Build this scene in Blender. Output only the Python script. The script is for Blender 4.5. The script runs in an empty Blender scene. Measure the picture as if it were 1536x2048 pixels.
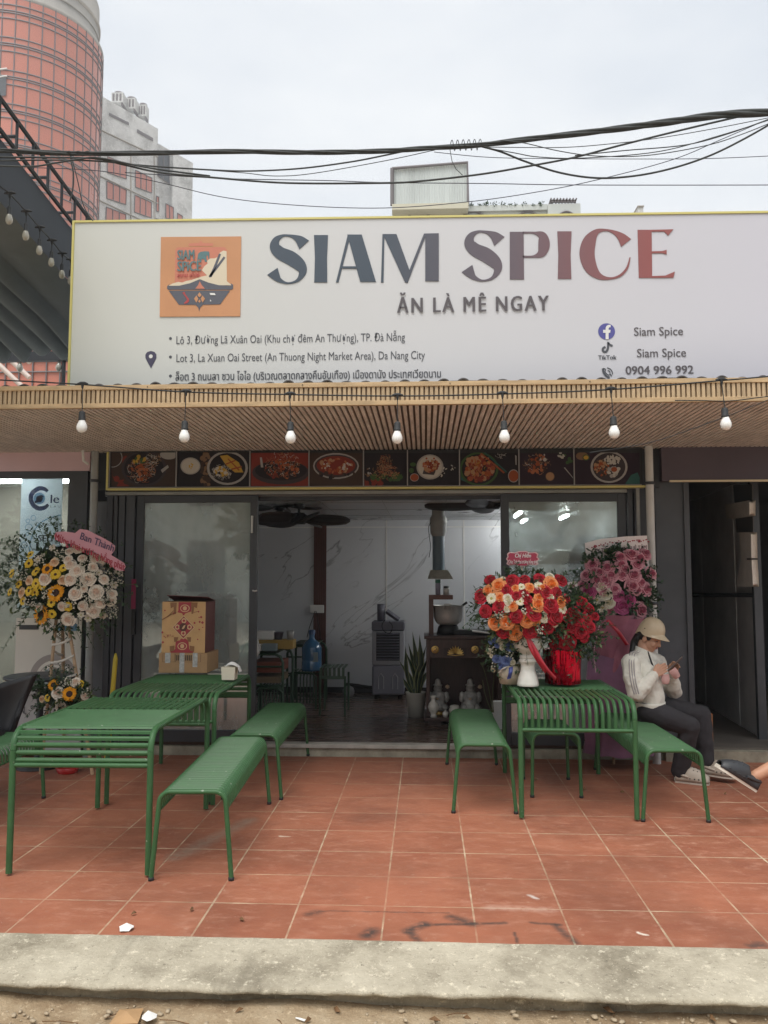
import bpy, bmesh, math, random
from mathutils import Vector, Matrix, Euler, noise as mn
R=math.radians; PI=math.pi
S=bpy.context.scene; COL=S.collection

# ---------------------------------------------------------------- camera, sky, sun, exposure
F=1650.0; PITCH=math.atan(134/F); YAW=math.atan(82/F*math.cos(PITCH)); EYE=Vector((0,0,1.5))
cam=bpy.data.cameras.new('camera'); co=bpy.data.objects.new('camera',cam); COL.objects.link(co)
cam.sensor_fit='VERTICAL'; cam.sensor_height=36; cam.lens=F/2048*36; cam.clip_end=600; cam.clip_start=.05
co.location=EYE; co.rotation_euler=Euler((PI/2+PITCH,0,YAW),'XYZ'); S.camera=co
S.view_settings.view_transform='Standard'; S.view_settings.look='None'; S.view_settings.exposure=0.97; S.view_settings.gamma=1
try:
    S.cycles.use_denoising=True; S.cycles.max_bounces=8; S.cycles.transparent_max_bounces=12
    S.cycles.sample_clamp_indirect=6; S.cycles.caustics_reflective=False; S.cycles.caustics_refractive=False
except Exception: pass
SUN_EL=R(64); SUN_AZ=R(200)       # behind the camera, a little to the left
W=bpy.data.worlds.new('World'); S.world=W; W.use_nodes=True
nt=W.node_tree; nt.nodes.clear(); N=nt.nodes.new; Lk=nt.links.new
out=N('ShaderNodeOutputWorld'); sky=N('ShaderNodeTexSky'); sky.sky_type='NISHITA'; sky.sun_disc=False
sky.sun_elevation=SUN_EL; sky.sun_rotation=SUN_AZ; sky.dust_density=4; sky.air_density=1.5
b1=N('ShaderNodeBackground'); b1.inputs[1].default_value=.09; Lk(sky.outputs[0],b1.inputs[0])
tc=N('ShaderNodeTexCoord'); mp=N('ShaderNodeMapping'); mp.inputs['Scale'].default_value=(1,1,2.6); Lk(tc.outputs['Generated'],mp.inputs[0])
nz=N('ShaderNodeTexNoise'); nz.inputs['Scale'].default_value=2.2; nz.inputs['Detail'].default_value=5; nz.inputs['Roughness'].default_value=.55; Lk(mp.outputs[0],nz.inputs[0])
cr=N('ShaderNodeValToRGB'); cr.color_ramp.elements[0].position=.36; cr.color_ramp.elements[1].position=.64
cr.color_ramp.elements[0].color=(.57,.60,.64,1); cr.color_ramp.elements[1].color=(.72,.73,.735,1); Lk(nz.outputs[0],cr.inputs[0])
b2=N('ShaderNodeBackground'); b2.inputs[1].default_value=.76; Lk(cr.outputs[0],b2.inputs[0])
mx=N('ShaderNodeMixShader'); mx.inputs[0].default_value=.88; Lk(b1.outputs[0],mx.inputs[1]); Lk(b2.outputs[0],mx.inputs[2]); Lk(mx.outputs[0],out.inputs[0])
sl=bpy.data.lights.new('sun','SUN'); so=bpy.data.objects.new('sun',sl); COL.objects.link(so)
sl.energy=1.75; sl.angle=R(40); sl.color=(1,.97,.92)
sd=Vector((math.sin(SUN_AZ)*math.cos(SUN_EL),math.cos(SUN_AZ)*math.cos(SUN_EL),math.sin(SUN_EL)))
so.rotation_euler=sd.to_track_quat('Z','Y').to_euler(); so.location=(0,-10,20)

# ---------------------------------------------------------------- helpers
_cp,_sp,_cy,_sy=math.cos(PITCH),math.sin(PITCH),math.cos(YAW),math.sin(YAW)
FW=Vector((-_sy*_cp,_cy*_cp,_sp)); RT=Vector((_cy,_sy,0)); UP=RT.cross(FW)
def ray(x,y): return FW+RT*((x-768)/F)-UP*((y-1024)/F)
def at(x,y,Y):
    d=ray(x,y); return EYE+d*(Y/d.y)
def atz(x,y,z):
    d=ray(x,y); return EYE+d*((z-1.5)/d.z)
def atplane(x,y,p,n):
    d=ray(x,y); return EYE+d*((p-EYE).dot(n)/d.dot(n))
def hx(s):
    s=s.lstrip('#'); o=[]
    for i in (0,2,4):
        c=int(s[i:i+2],16)/255; o.append(c/12.92 if c<=.04045 else ((c+.055)/1.055)**2.4)
    return (*o,1)
def org(p):
    v=Vector((0,0,0))
    while p: v+=p.location; p=p.parent
    return v
class MB:
    def __init__(s): s.v=[];s.f=[];s.m=[];s.s=[]
    def add(s,vs,fs,mi=0,sm=False):
        o=len(s.v); s.v+= [tuple(v) for v in vs]
        for f in fs: s.f.append([i+o for i in f]); s.m.append(mi); s.s.append(sm)
        return s
    def box(s,c,d,mi=0,M=None):
        x,y,z=[k/2 for k in d]; c=Vector(c)
        vs=[Vector((a*x,b*y,e*z)) for a in(-1,1) for b in(-1,1) for e in(-1,1)]
        if M is not None: vs=[M@v for v in vs]
        return s.add([v+c for v in vs],[(0,1,3,2),(4,6,7,5),(0,4,5,1),(2,3,7,6),(0,2,6,4),(1,5,7,3)],mi)
    def box2(s,a,b,mi=0):
        a=Vector(a);b=Vector(b); return s.box((a+b)/2,[abs(k) for k in (b-a)],mi)
    def tube(s,pts,r,n=8,mi=0,sm=True,cap=True,flat=1):
        pts=[Vector(p) for p in pts]; m=len(pts); rr=r if isinstance(r,(list,tuple)) else [r]*m
        t=(pts[1]-pts[0]).normalized(); a=t.cross(Vector((0,0,1)))
        if a.length<.01: a=Vector((1,0,0))
        a.normalize(); vs=[]
        for i,p in enumerate(pts):
            t=(pts[min(i+1,m-1)]-pts[max(i-1,0)]).normalized(); a=(a-t*a.dot(t)).normalized(); b=t.cross(a)
            for k in range(n):
                q=2*PI*k/n; vs.append(p+a*math.cos(q)*rr[i]+b*math.sin(q)*rr[i]*flat)
        fs=[(i*n+k,i*n+(k+1)%n,(i+1)*n+(k+1)%n,(i+1)*n+k) for i in range(m-1) for k in range(n)]
        s.add(vs,fs,mi,sm)
        if cap: s.add(vs[:n],[tuple(range(n))[::-1]],mi); s.add(vs[-n:],[tuple(range(n))],mi)
        return s
    def lathe(s,prof,n=24,o=(0,0,0),mi=0,sm=True,fn=None):
        o=Vector(o); vs=[]
        for i,(r,z) in enumerate(prof):
            for k in range(n):
                a=2*PI*k/n; q=r*(fn(a,z) if fn else 1); vs.append(o+Vector((q*math.cos(a),q*math.sin(a),z)))
        return s.add(vs,[(i*n+k,i*n+(k+1)%n,(i+1)*n+(k+1)%n,(i+1)*n+k) for i in range(len(prof)-1) for k in range(n)],mi,sm)
    def poly(s,pts,mi=0): return s.add(pts,[tuple(range(len(pts)))],mi)
    def slab(s,pts,th,mi=0):            # polygon facing -Y, th thick towards +Y
        n=len(pts); pts=[Vector(p) for p in pts]; bk=[p+Vector((0,th,0)) for p in pts]
        s.add(pts+bk,[tuple(range(n)),tuple(range(2*n-1,n-1,-1))]+[(i,n+i,n+(i+1)%n,(i+1)%n) for i in range(n)],mi); return s
    def grid(s,nu,nv,fn,mi=0,sm=True):
        vs=[fn(i/nu,j/nv) for j in range(nv+1) for i in range(nu+1)]
        return s.add(vs,[(j*(nu+1)+i,j*(nu+1)+i+1,(j+1)*(nu+1)+i+1,(j+1)*(nu+1)+i) for j in range(nv) for i in range(nu)],mi,sm)
    def mesh(s,name,mats,o=Vector((0,0,0))):
        me=bpy.data.meshes.new(name); me.from_pydata([tuple(Vector(v)-o) for v in s.v],[],s.f)
        for m in (mats if isinstance(mats,(list,tuple)) else [mats] if mats else []): me.materials.append(m)
        me.polygons.foreach_set('material_index',s.m); me.polygons.foreach_set('use_smooth',s.s); me.update(); return me
    def build(s,name,mats,parent=None,bevel=0,loc=None):
        o0=org(parent)+(Vector(loc) if loc is not None else Vector((0,0,0)))
        o=bpy.data.objects.new(name,s.mesh(name,mats,o0)); COL.objects.link(o)
        if parent: o.parent=parent
        if loc is not None: o.location=loc
        if bevel:
            b=o.modifiers.new('bevel','BEVEL'); b.width=bevel; b.segments=2; b.limit_method='ANGLE'
        return o
def tag(o,label=None,cat=None,group=None,kind=None):
    for k,v in (('label',label),('category',cat),('group',group),('kind',kind)):
        if v: o[k]=v
    return o
def thing(name,label,cat,loc=(0,0,0),rz=0,group=None):
    o=bpy.data.objects.new(name,None); COL.objects.link(o); o.location=loc; o.rotation_euler=(0,0,rz); o.empty_display_size=.1
    return tag(o,label,cat,group)
def copy_tree(o,parent=None):
    c=o.copy(); COL.objects.link(c); c.parent=parent
    for ch in list(o.children): copy_tree(ch,c)
    return c
def inst(name,me,parent,loc,M=None,sc=1):
    o=bpy.data.objects.new(name,me); COL.objects.link(o); o.parent=parent; o.location=Vector(loc)-org(parent)
    if M is not None: o.rotation_euler=M.to_euler()
    o.scale=(sc,)*3; return o
def rnd(a,b): return random.uniform(a,b)
def face_to(d,roll=0):                  # rotation whose +Z looks along d
    return (Vector(d).to_track_quat('Z','Y').to_matrix()@Matrix.Rotation(roll,3,'Z'))
def crom(pts,k=8):
    P=[Vector(p) for p in pts]; o=[]
    for i in range(len(P)-1):
        a,b,c,d=P[max(i-1,0)],P[i],P[i+1],P[min(i+2,len(P)-1)]
        for j in range(k):
            t=j/k; o.append(.5*((2*b)+(c-a)*t+(2*a-5*b+4*c-d)*t*t+(3*b-a-3*c+d)*t**3))
    return o+[P[-1]]

TMP=bpy.data.scenes.new('tmp')
def realise(o):                        # the mesh an object has after its modifiers, worked out in a scratch scene
    TMP.collection.objects.link(o); vl=TMP.view_layers[0]; vl.update(); dg=vl.depsgraph; me=bpy.data.meshes.new_from_object(o.evaluated_get(dg)); TMP.collection.objects.unlink(o); return me
# ---------------------------------------------------------------- materials
def mat(name,col,rough=.6,metal=0,var=None,bump=None,spec=.5,coat=0,emis=None,col2=None,stretch=(1,1,1),sheen=0):
    m=bpy.data.materials.new(name); m.use_nodes=True; nt=m.node_tree; p=nt.nodes['Principled BSDF']; N=nt.nodes.new; L=nt.links.new
    c=hx(col) if isinstance(col,str) else (*col[:3],1)
    p.inputs['Base Color'].default_value=c; p.inputs['Roughness'].default_value=rough; p.inputs['Metallic'].default_value=metal
    p.inputs['Specular IOR Level'].default_value=spec; p.inputs['Coat Weight'].default_value=coat
    if sheen: p.inputs['Sheen Weight'].default_value=sheen
    if emis: p.inputs['Emission Color'].default_value=c; p.inputs['Emission Strength'].default_value=emis
    if var or bump:
        t=N('ShaderNodeTexCoord'); mp=N('ShaderNodeMapping'); mp.inputs['Scale'].default_value=stretch; L(t.outputs['Object'],mp.inputs[0])
    if var:
        n=N('ShaderNodeTexNoise'); n.inputs['Scale'].default_value=var[0]; n.inputs['Detail'].default_value=6; n.inputs['Roughness'].default_value=.6; L(mp.outputs[0],n.inputs[0])
        r=N('ShaderNodeValToRGB'); r.color_ramp.elements[0].position=.32; r.color_ramp.elements[1].position=.68
        a=var[1]; c2=(hx(col2) if col2 else None)
        r.color_ramp.elements[0].color=c2 if c2 else tuple(k*(1-a) for k in c[:3])+(1,)
        r.color_ramp.elements[1].color=c if c2 else tuple(min(1,k*(1+a)) for k in c[:3])+(1,)
        L(n.outputs[0],r.inputs[0]); L(r.outputs[0],p.inputs['Base Color'])
        q=N('ShaderNodeMapRange'); q.inputs['To Min'].default_value=max(0,rough-.1); q.inputs['To Max'].default_value=min(1,rough+.12); L(n.outputs[0],q.inputs[0]); L(q.outputs[0],p.inputs['Roughness'])
    if bump:
        n=N('ShaderNodeTexNoise'); n.inputs['Scale'].default_value=bump[0]; n.inputs['Detail'].default_value=5; L(mp.outputs[0],n.inputs[0])
        b=N('ShaderNodeBump'); b.inputs['Strength'].default_value=bump[1]; b.inputs['Distance'].default_value=bump[2] if len(bump)>2 else .01; L(n.outputs[0],b.inputs['Height']); L(b.outputs[0],p.inputs['Normal'])
    return m
def glass(name,tint,fac=.12,rough=.02,film=(.02,.12)):
    m=bpy.data.materials.new(name); m.use_nodes=True; nt=m.node_tree; nt.nodes.clear(); N=nt.nodes.new; L=nt.links.new
    o=N('ShaderNodeOutputMaterial'); t=N('ShaderNodeBsdfTransparent'); t.inputs[0].default_value=(*tint,1)
    g=N('ShaderNodeBsdfGlossy'); g.inputs['Roughness'].default_value=rough; g.inputs[0].default_value=(.9,.95,.95,1)
    f=N('ShaderNodeFresnel'); f.inputs[0].default_value=1.5; a=N('ShaderNodeMath'); a.operation='ADD'; a.use_clamp=True; a.inputs[1].default_value=fac; L(f.outputs[0],a.inputs[0])
    d=N('ShaderNodeBsdfDiffuse'); d.inputs[0].default_value=(.64,.70,.67,1); n=N('ShaderNodeTexNoise'); n.inputs['Scale'].default_value=3; n.inputs['Detail'].default_value=6
    q=N('ShaderNodeMapRange'); q.inputs['From Min'].default_value=.4; q.inputs['From Max'].default_value=.8; q.inputs['To Min'].default_value=film[0]; q.inputs['To Max'].default_value=film[1]; L(n.outputs[0],q.inputs[0])
    x=N('ShaderNodeMixShader'); L(q.outputs[0],x.inputs[0]); L(t.outputs[0],x.inputs[1]); L(d.outputs[0],x.inputs[2])
    y=N('ShaderNodeMixShader'); L(a.outputs[0],y.inputs[0]); L(x.outputs[0],y.inputs[1]); L(g.outputs[0],y.inputs[2]); L(y.outputs[0],o.inputs[0]); return m
def thin(m,f=.5):                        # thin sheet: some of the light from behind comes through
    nt=m.node_tree; p=nt.nodes['Principled BSDF']; o=nt.nodes['Material Output']; t=nt.nodes.new('ShaderNodeBsdfTranslucent'); x=nt.nodes.new('ShaderNodeMixShader'); x.inputs[0].default_value=f; t.inputs[0].default_value=p.inputs['Base Color'].default_value
    nt.links.new(p.outputs[0],x.inputs[1]); nt.links.new(t.outputs[0],x.inputs[2]); nt.links.new(x.outputs[0],o.inputs[0])
M={}
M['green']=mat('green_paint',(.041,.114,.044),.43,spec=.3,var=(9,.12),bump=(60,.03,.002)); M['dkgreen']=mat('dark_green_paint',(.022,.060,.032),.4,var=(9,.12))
def worn(m,chip,amt,dust,damt):         # small paint chips and a film of dust lying on the upper faces
    nt=m.node_tree; p=nt.nodes['Principled BSDF']; N=nt.nodes.new; L=nt.links.new; src=p.inputs['Base Color'].links[0].from_socket
    t=N('ShaderNodeTexCoord'); n=N('ShaderNodeTexNoise'); n.inputs['Scale'].default_value=42; n.inputs['Detail'].default_value=4; L(t.outputs['Object'],n.inputs[0])
    q=N('ShaderNodeMapRange'); q.inputs[1].default_value=.70; q.inputs[2].default_value=.74; q.inputs[4].default_value=amt; L(n.outputs[0],q.inputs[0])
    x=N('ShaderNodeMix'); x.data_type='RGBA'; L(q.outputs[0],x.inputs[0]); L(src,x.inputs[6]); x.inputs[7].default_value=(*chip,1)
    g=N('ShaderNodeNewGeometry'); s=N('ShaderNodeSeparateXYZ'); L(g.outputs['Normal'],s.inputs[0]); n2=N('ShaderNodeTexNoise'); n2.inputs['Scale'].default_value=6; n2.inputs['Detail'].default_value=6; L(t.outputs['Object'],n2.inputs[0])
    a=N('ShaderNodeMapRange'); a.inputs[1].default_value=.5; a.inputs[2].default_value=1; a.inputs[4].default_value=1; L(s.outputs[2],a.inputs[0]); b=N('ShaderNodeMapRange'); b.inputs[1].default_value=.4; b.inputs[2].default_value=.7; b.inputs[4].default_value=damt; L(n2.outputs[0],b.inputs[0])
    ml=N('ShaderNodeMath'); ml.operation='MULTIPLY'; L(a.outputs[0],ml.inputs[0]); L(b.outputs[0],ml.inputs[1]); y=N('ShaderNodeMix'); y.data_type='RGBA'; L(ml.outputs[0],y.inputs[0]); L(x.outputs[2],y.inputs[6]); y.inputs[7].default_value=(*dust,1); L(y.outputs[2],p.inputs['Base Color'])
worn(M['green'],(.30,.33,.27),.8,(.12,.16,.09),.06)
M['alu']=mat('charcoal_aluminium',(.048,.052,.060),.45,var=(3,.15))
M['alu2']=mat('grey_aluminium',(.07,.075,.085),.5,var=(3,.15))
M['pipe']=mat('grey_pvc',(.30,.31,.30),.5,var=(4,.2))
M['white']=mat('white_paint',(.72,.72,.70),.5,var=(5,.06))
M['black']=mat('black_plastic',(.012,.012,.014),.5)
M['rubber']=mat('black_rubber',(.02,.022,.024),.65)
M['yellow']=mat('yellow_trim',(.62,.56,.20),.5)
M['glass']=glass('door_glass',(.74,.80,.79),.12,film=(.30,.56))  # milky film painted in for the bright street mirrored in the panes
M['woodl']=mat('pale_wood',(.52,.37,.21),.6,var=(7,.2),stretch=(1,6,6))
M['wood']=mat('slat_wood',(.33,.215,.125),.6,var=(6,.25),stretch=(8,1,8))
M['woodd']=mat('dark_gap',(.13,.10,.075),.8)
M['carton']=mat('brown_cardboard',(.40,.245,.12),.75,var=(14,.1))
M['steel']=mat('brushed_steel',(.50,.50,.48),.35,metal=.35,var=(5,.12))
M['paper']=mat('white_paper',(.75,.75,.73),.8)
M['dkwood']=mat('dark_rosewood',(.050,.022,.018),.4,var=(6,.3),stretch=(6,6,1))
M['gold']=mat('gold_paint',(.65,.42,.12),.35,metal=.6)
M['ceramic']=mat('white_ceramic',(.70,.68,.62),.15,coat=.4,var=(6,.05))
M['red']=mat('red_plastic',(.42,.02,.02),.4)
# ---------------------------------------------------------------- ground, kerb, patio
def tile_mat():
    m=bpy.data.materials.new('terracotta_tiles'); m.use_nodes=True; nt=m.node_tree; p=nt.nodes['Principled BSDF']; N=nt.nodes.new; L=nt.links.new
    t=N('ShaderNodeTexCoord'); mp=N('ShaderNodeMapping'); L(t.outputs['Object'],mp.inputs[0]); mp.inputs['Location'].default_value=(.0,-.0,0)
    def nz(sc,det,co=None,rough=.6):
        n=N('ShaderNodeTexNoise'); n.inputs['Scale'].default_value=sc; n.inputs['Detail'].default_value=det; n.inputs['Roughness'].default_value=rough; L(co or mp.outputs[0],n.inputs[0]); return n
    def mix(a,b,f,bt='MIX'):
        x=N('ShaderNodeMix'); x.data_type='RGBA'; x.blend_type=bt
        for k,i in ((a,6),(b,7)):
            if isinstance(k,tuple): x.inputs[i].default_value=k
            else: L(k,x.inputs[i])
        if isinstance(f,float): x.inputs[0].default_value=f
        else: L(f,x.inputs[0])
        return x.outputs[2]
    def mr(v,a,b,c,d):
        q=N('ShaderNodeMapRange'); L(v,q.inputs[0])
        for i,k in zip((1,2,3,4),(a,b,c,d)): q.inputs[i].default_value=k
        return q.outputs[0]
    br=N('ShaderNodeTexBrick'); br.offset=0; br.squash=1; L(mp.outputs[0],br.inputs[0])
    br.inputs['Scale'].default_value=1; br.inputs['Brick Width'].default_value=.4; br.inputs['Row Height'].default_value=.376; br.inputs['Mortar Size'].default_value=.0042; br.inputs['Mortar Smooth'].default_value=.2; br.inputs['Bias'].default_value=0
    br.inputs['Color1'].default_value=(.255,.097,.057,1); br.inputs['Color2'].default_value=(.365,.146,.085,1); br.inputs['Mortar'].default_value=(.46,.36,.23,1); ng=nz(7,6); gr=N('ShaderNodeValToRGB'); gr.color_ramp.elements[0].position=.36; gr.color_ramp.elements[1].position=.6; gr.color_ramp.elements[0].color=(.34,.25,.16,1); gr.color_ramp.elements[1].color=(.60,.49,.34,1); L(ng.outputs[0],gr.inputs[0]); L(gr.outputs[0],br.inputs['Mortar']); L(mr(nz(3.1,4).outputs[0],.3,.7,.0034,.0060),br.inputs['Mortar Size'])
    s=N('ShaderNodeMapping'); s.inputs['Scale'].default_value=(1.8,3.4,1); L(t.outputs['Object'],s.inputs[0])
    n1=nz(2.2,8,s.outputs[0],.65); c=mix(br.outputs[0],(.24,.07,.04,1),mr(n1.outputs[0],.42,.7,.0,.62))
    n2=nz(5,9,s.outputs[0],.7); c=mix(c,(.55,.30,.21,1),mr(n2.outputs[0],.52,.72,0,.5))
    n3=nz(1.1,4); c=mix(c,(.40,.15,.085,1),mr(n3.outputs[0],.42,.62,0,.7))
    n6=nz(38,3); c=mix(c,(.55,.42,.32,1),mr(n6.outputs[0],.68,.8,0,.45))
    n7=nz(.9,5); c=mix(c,(.17,.07,.045,1),mr(n7.outputs[0],.48,.68,0,.6)); n8=nz(16,7,None,.8); c=mix(c,(.52,.36,.26,1),mr(n8.outputs[0],.58,.70,0,.42))
    # worn scrapes and dirt with their own outlines
    def seg(a,b,w,fx=6,dist=.05):
        nn=nz(fx,4); sb=N('ShaderNodeVectorMath'); sb.operation='SUBTRACT'; L(nn.outputs['Color'],sb.inputs[0]); sb.inputs[1].default_value=(.5,.5,.5)
        sc=N('ShaderNodeVectorMath'); sc.operation='SCALE'; sc.inputs['Scale'].default_value=dist; L(sb.outputs[0],sc.inputs[0])
        ad=N('ShaderNodeVectorMath'); L(mp.outputs[0],ad.inputs[0]); L(sc.outputs[0],ad.inputs[1])
        pa=N('ShaderNodeVectorMath'); pa.operation='SUBTRACT'; L(ad.outputs[0],pa.inputs[0]); pa.inputs[1].default_value=a
        d=Vector(b)-Vector(a); dt=N('ShaderNodeVectorMath'); dt.operation='DOT_PRODUCT'; L(pa.outputs[0],dt.inputs[0]); dt.inputs[1].default_value=d/d.length_squared
        cl=N('ShaderNodeClamp'); L(dt.outputs['Value'],cl.inputs[0])
        s2=N('ShaderNodeVectorMath'); s2.operation='SCALE'; s2.inputs[0].default_value=d; L(cl.outputs[0],s2.inputs['Scale'])
        s3=N('ShaderNodeVectorMath'); s3.operation='SUBTRACT'; L(pa.outputs[0],s3.inputs[0]); L(s2.outputs[0],s3.inputs[1])
        ln=N('ShaderNodeVectorMath'); ln.operation='LENGTH'; L(s3.outputs[0],ln.inputs[0])
        v=mr(ln.outputs['Value'],w*.25,w*1.5,1,0); g=nz(30,5); ml=N('ShaderNodeMath'); ml.operation='MULTIPLY'; L(v,ml.inputs[0]); L(mr(g.outputs[0],.32,.5,.2,1),ml.inputs[1]); return ml.outputs[0]
    o=Vector(PATIO)
    def P(x,y): return tuple(atz(x,y,0)-o)
    dk=(.05,.045,.042,1)
    for a,b,w,k in (((735,1870),(745,1862),.035,.85),((815,1862),(850,1848),.028,.8),((815,1862),(835,1880),.02,.7),((850,1850),(1010,1846),.014,.75),((905,1835),(945,1848),.03,.75),((1060,1845),(1120,1850),.013,.65),((1110,1850),(1150,1885),.02,.7),((1030,1865),(1037,1893),.008,.7),((620,1828),(632,1824),.03,.6),((640,1822),(900,1826),.007,.55),((1510,1893),(1522,1890),.03,.7)):
        q=N('ShaderNodeMath'); q.operation='MULTIPLY'; L(seg(P(*a),P(*b),w,dist=.04),q.inputs[0]); q.inputs[1].default_value=k; c=mix(c,dk,q.outputs[0])
    for a,b,w,k,cc in (((350,1715),(500,1640),.055,.6,(.27,.20,.15,1)),((560,1672),(575,1673),.010,.8,(.7,.62,.5,1)),((1275,1866),(1290,1869),.010,.9,(.75,.7,.6,1)),((1060,1790),(1075,1797),.012,.8,(.6,.55,.5,1)),((980,1815),(1100,1820),.03,.5,(.55,.36,.28,1))):
        q=N('ShaderNodeMath'); q.operation='MULTIPLY'; L(seg(P(*a),P(*b),w,12,.05),q.inputs[0]); q.inputs[1].default_value=k; c=mix(c,cc,q.outputs[0])
    L(c,p.inputs['Base Color']); L(mr(n2.outputs[0],.3,.7,.42,.75),p.inputs['Roughness']); p.inputs['Specular IOR Level'].default_value=.35
    h=N('ShaderNodeMath'); h.operation='MULTIPLY_ADD'; L(br.outputs['Fac'],h.inputs[0]); h.inputs[1].default_value=-1.0; n5=nz(18,6,s.outputs[0]); L(n5.outputs[0],h.inputs[2])
    bp=N('ShaderNodeBump'); bp.inputs['Strength'].default_value=.25; bp.inputs['Distance'].default_value=.004; L(h.outputs[0],bp.inputs['Height']); L(bp.outputs[0],p.inputs['Normal'])
    return m
def ground_mat(name,c1,c2,c3,sc,bs,bd,drip=0):
    m=bpy.data.materials.new(name); m.use_nodes=True; nt=m.node_tree; p=nt.nodes['Principled BSDF']; N=nt.nodes.new; L=nt.links.new
    t=N('ShaderNodeTexCoord')
    def nz(s_,d=8,r_=.65,co=None):
        n=N('ShaderNodeTexNoise'); n.inputs['Scale'].default_value=s_; n.inputs['Detail'].default_value=d; n.inputs['Roughness'].default_value=r_; L(co or t.outputs['Object'],n.inputs[0]); return n.outputs[0]
    def mr(v,a,b,c,d):
        q=N('ShaderNodeMapRange'); L(v,q.inputs[0])
        for i,k in zip((1,2,3,4),(a,b,c,d)): q.inputs[i].default_value=k
        return q.outputs[0]
    def mix(a,b,f):
        x=N('ShaderNodeMix'); x.data_type='RGBA'; L(f,x.inputs[0]); L(a,x.inputs[6]); x.inputs[7].default_value=(*b,1); return x.outputs[2]
    n=nz(sc,12,.72); r=N('ShaderNodeValToRGB'); r.color_ramp.elements[0].position=.34; r.color_ramp.elements[1].position=.66; r.color_ramp.elements[0].color=(*c1,1); r.color_ramp.elements[1].color=(*c3,1)
    e=r.color_ramp.elements.new(.5); e.color=(*c2,1); L(n,r.inputs[0]); c=r.outputs[0]
    lt=[min(1,k*1.35) for k in c3]; dk=[k*.45 for k in c1]
    c=mix(c,lt,mr(nz(sc*11,6,.8),.56,.66,0,.75)); c=mix(c,dk,mr(nz(sc*17,4,.8),.60,.70,0,.65)); c=mix(c,lt,mr(nz(sc*40,3,.7),.62,.70,0,.6))
    if drip:
        mp=N('ShaderNodeMapping'); mp.inputs['Scale'].default_value=(3.2,.55,.55); L(t.outputs['Object'],mp.inputs[0]); c=mix(c,[k*.5 for k in c1],mr(nz(1.1,5,.6,mp.outputs[0]),.56,.68,0,drip))
    L(c,p.inputs['Base Color']); p.inputs['Roughness'].default_value=.92; p.inputs['Specular IOR Level'].default_value=.2
    a=N('ShaderNodeMath'); a.operation='ADD'; L(n,a.inputs[0]); L(nz(sc*20,6,.7),a.inputs[1])
    b=N('ShaderNodeBump'); b.inputs['Strength'].default_value=bs; b.inputs['Distance'].default_value=bd; L(a.outputs[0],b.inputs['Height']); L(b.outputs[0],p.inputs['Normal']); return m
PATIO=(-.191-.4*12+.002,3.55,0)
g=MB()
def gf(u,v):
    x=-5+10*u; y=1.6+1.66*v; return Vector((x,y,-.115+.012*mn.noise(Vector((x*2,y*2,0)))+.010*mn.noise(Vector((x*9,y*9,3)))+.03*max(0,v-.75)*4*(.5+.5*mn.noise(Vector((x*1.3,0,8))))))
g.grid(160,32,gf)
M['dirt']=ground_mat('sandy_dirt',(.25,.17,.10),(.40,.30,.19),(.52,.42,.29),3.0,.8,.02)
tag(g.build('dirt_ground',M['dirt']),kind='structure')
g=MB(); g.box2((-300,-300,-.24),(300,400,-.20)); tag(g.build('ground',ground_mat('far_ground',(.30,.26,.20),(.38,.33,.26),(.46,.41,.33),.4,.3,.02)),kind='structure')
g=MB(); y1=PATIO[1]
def kf(u,v):
    x=-5+10*u
    e=.012*mn.noise(Vector((x*1.7,1,0)))+.010*mn.noise(Vector((x*7,2,0)))+.006*mn.noise(Vector((x*23,2,0)))
    P=[(y1,.004),(y1-.02,.004),(y1-.06,-.001),(y1-.14,-.007),(y1-.23,-.013),(y1-.31,-.019),(y1-.350+e,-.023),(y1-.362+e,-.032),(y1-.362+e,-.044),(y1-.300+e*.6,-.068),(y1-.29,-.22)]
    k=min(int(v*10+1e-6),10); y,z=P[k]; w=1 if 0<k<10 else .3
    return Vector((x,y+w*.006*mn.noise(Vector((x*15,k*.7,5))),z+w*(.008*mn.noise(Vector((x*2.3,y*5,1)))+.005*mn.noise(Vector((x*13,y*13,4))))))
g.grid(400,10,kf)
M['concrete']=ground_mat('worn_concrete',(.24,.21,.155),(.44,.395,.305),(.57,.52,.41),2.2,.9,.012,.55)
tag(g.build('kerb',M['concrete']),kind='structure')
g=MB(); g.box2((-5.0,y1,-.25),(5.0,7.10,0)); o=g.build('patio',tile_mat(),None,loc=PATIO); tag(o,kind='structure')

# litter
def litter(name,label,cat,px,py,z,pts,mt,rz,curl=.006,group=None):
    c=atz(px,py,z); g=MB(); n=len(pts)
    g.add([(x*math.cos(rz)-y*math.sin(rz)+c.x,x*math.sin(rz)+y*math.cos(rz)+c.y,z+.003+abs(rnd(0,curl))) for x,y in pts]+[(c.x,c.y,z+curl*2.5)],[(i,(i+1)%n,n) for i in range(n)])
    o=g.build(name,mt,None,loc=c); s=o.modifiers.new('thick','SOLIDIFY'); s.thickness=.002; tag(o,label,cat,group); return o
random.seed(4)
def blobpts(r,n=9,e=1): return [(r*rnd(.6,1.1)*math.cos(2*PI*i/n),e*r*rnd(.6,1.1)*math.sin(2*PI*i/n)) for i in range(n)]
litter('tissue_scrap','crumpled white tissue lying on the tiles near the kerb','litter',253,1860,0,blobpts(.042,11,.8),M['paper'],0,.012)
litter('cardboard_scrap','torn brown cardboard piece lying on the dirt below the kerb','litter',252,2036,-.095,[(-.05,-.06),(.05,-.06),(.055,.05),(-.03,.04)],M['carton'],.2,.01)
litter('paper_scrap','crumpled pale paper lying on the dirt right of the torn cardboard','litter',296,2038,-.095,blobpts(.035,9),M['paper'],0,.012)
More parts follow.
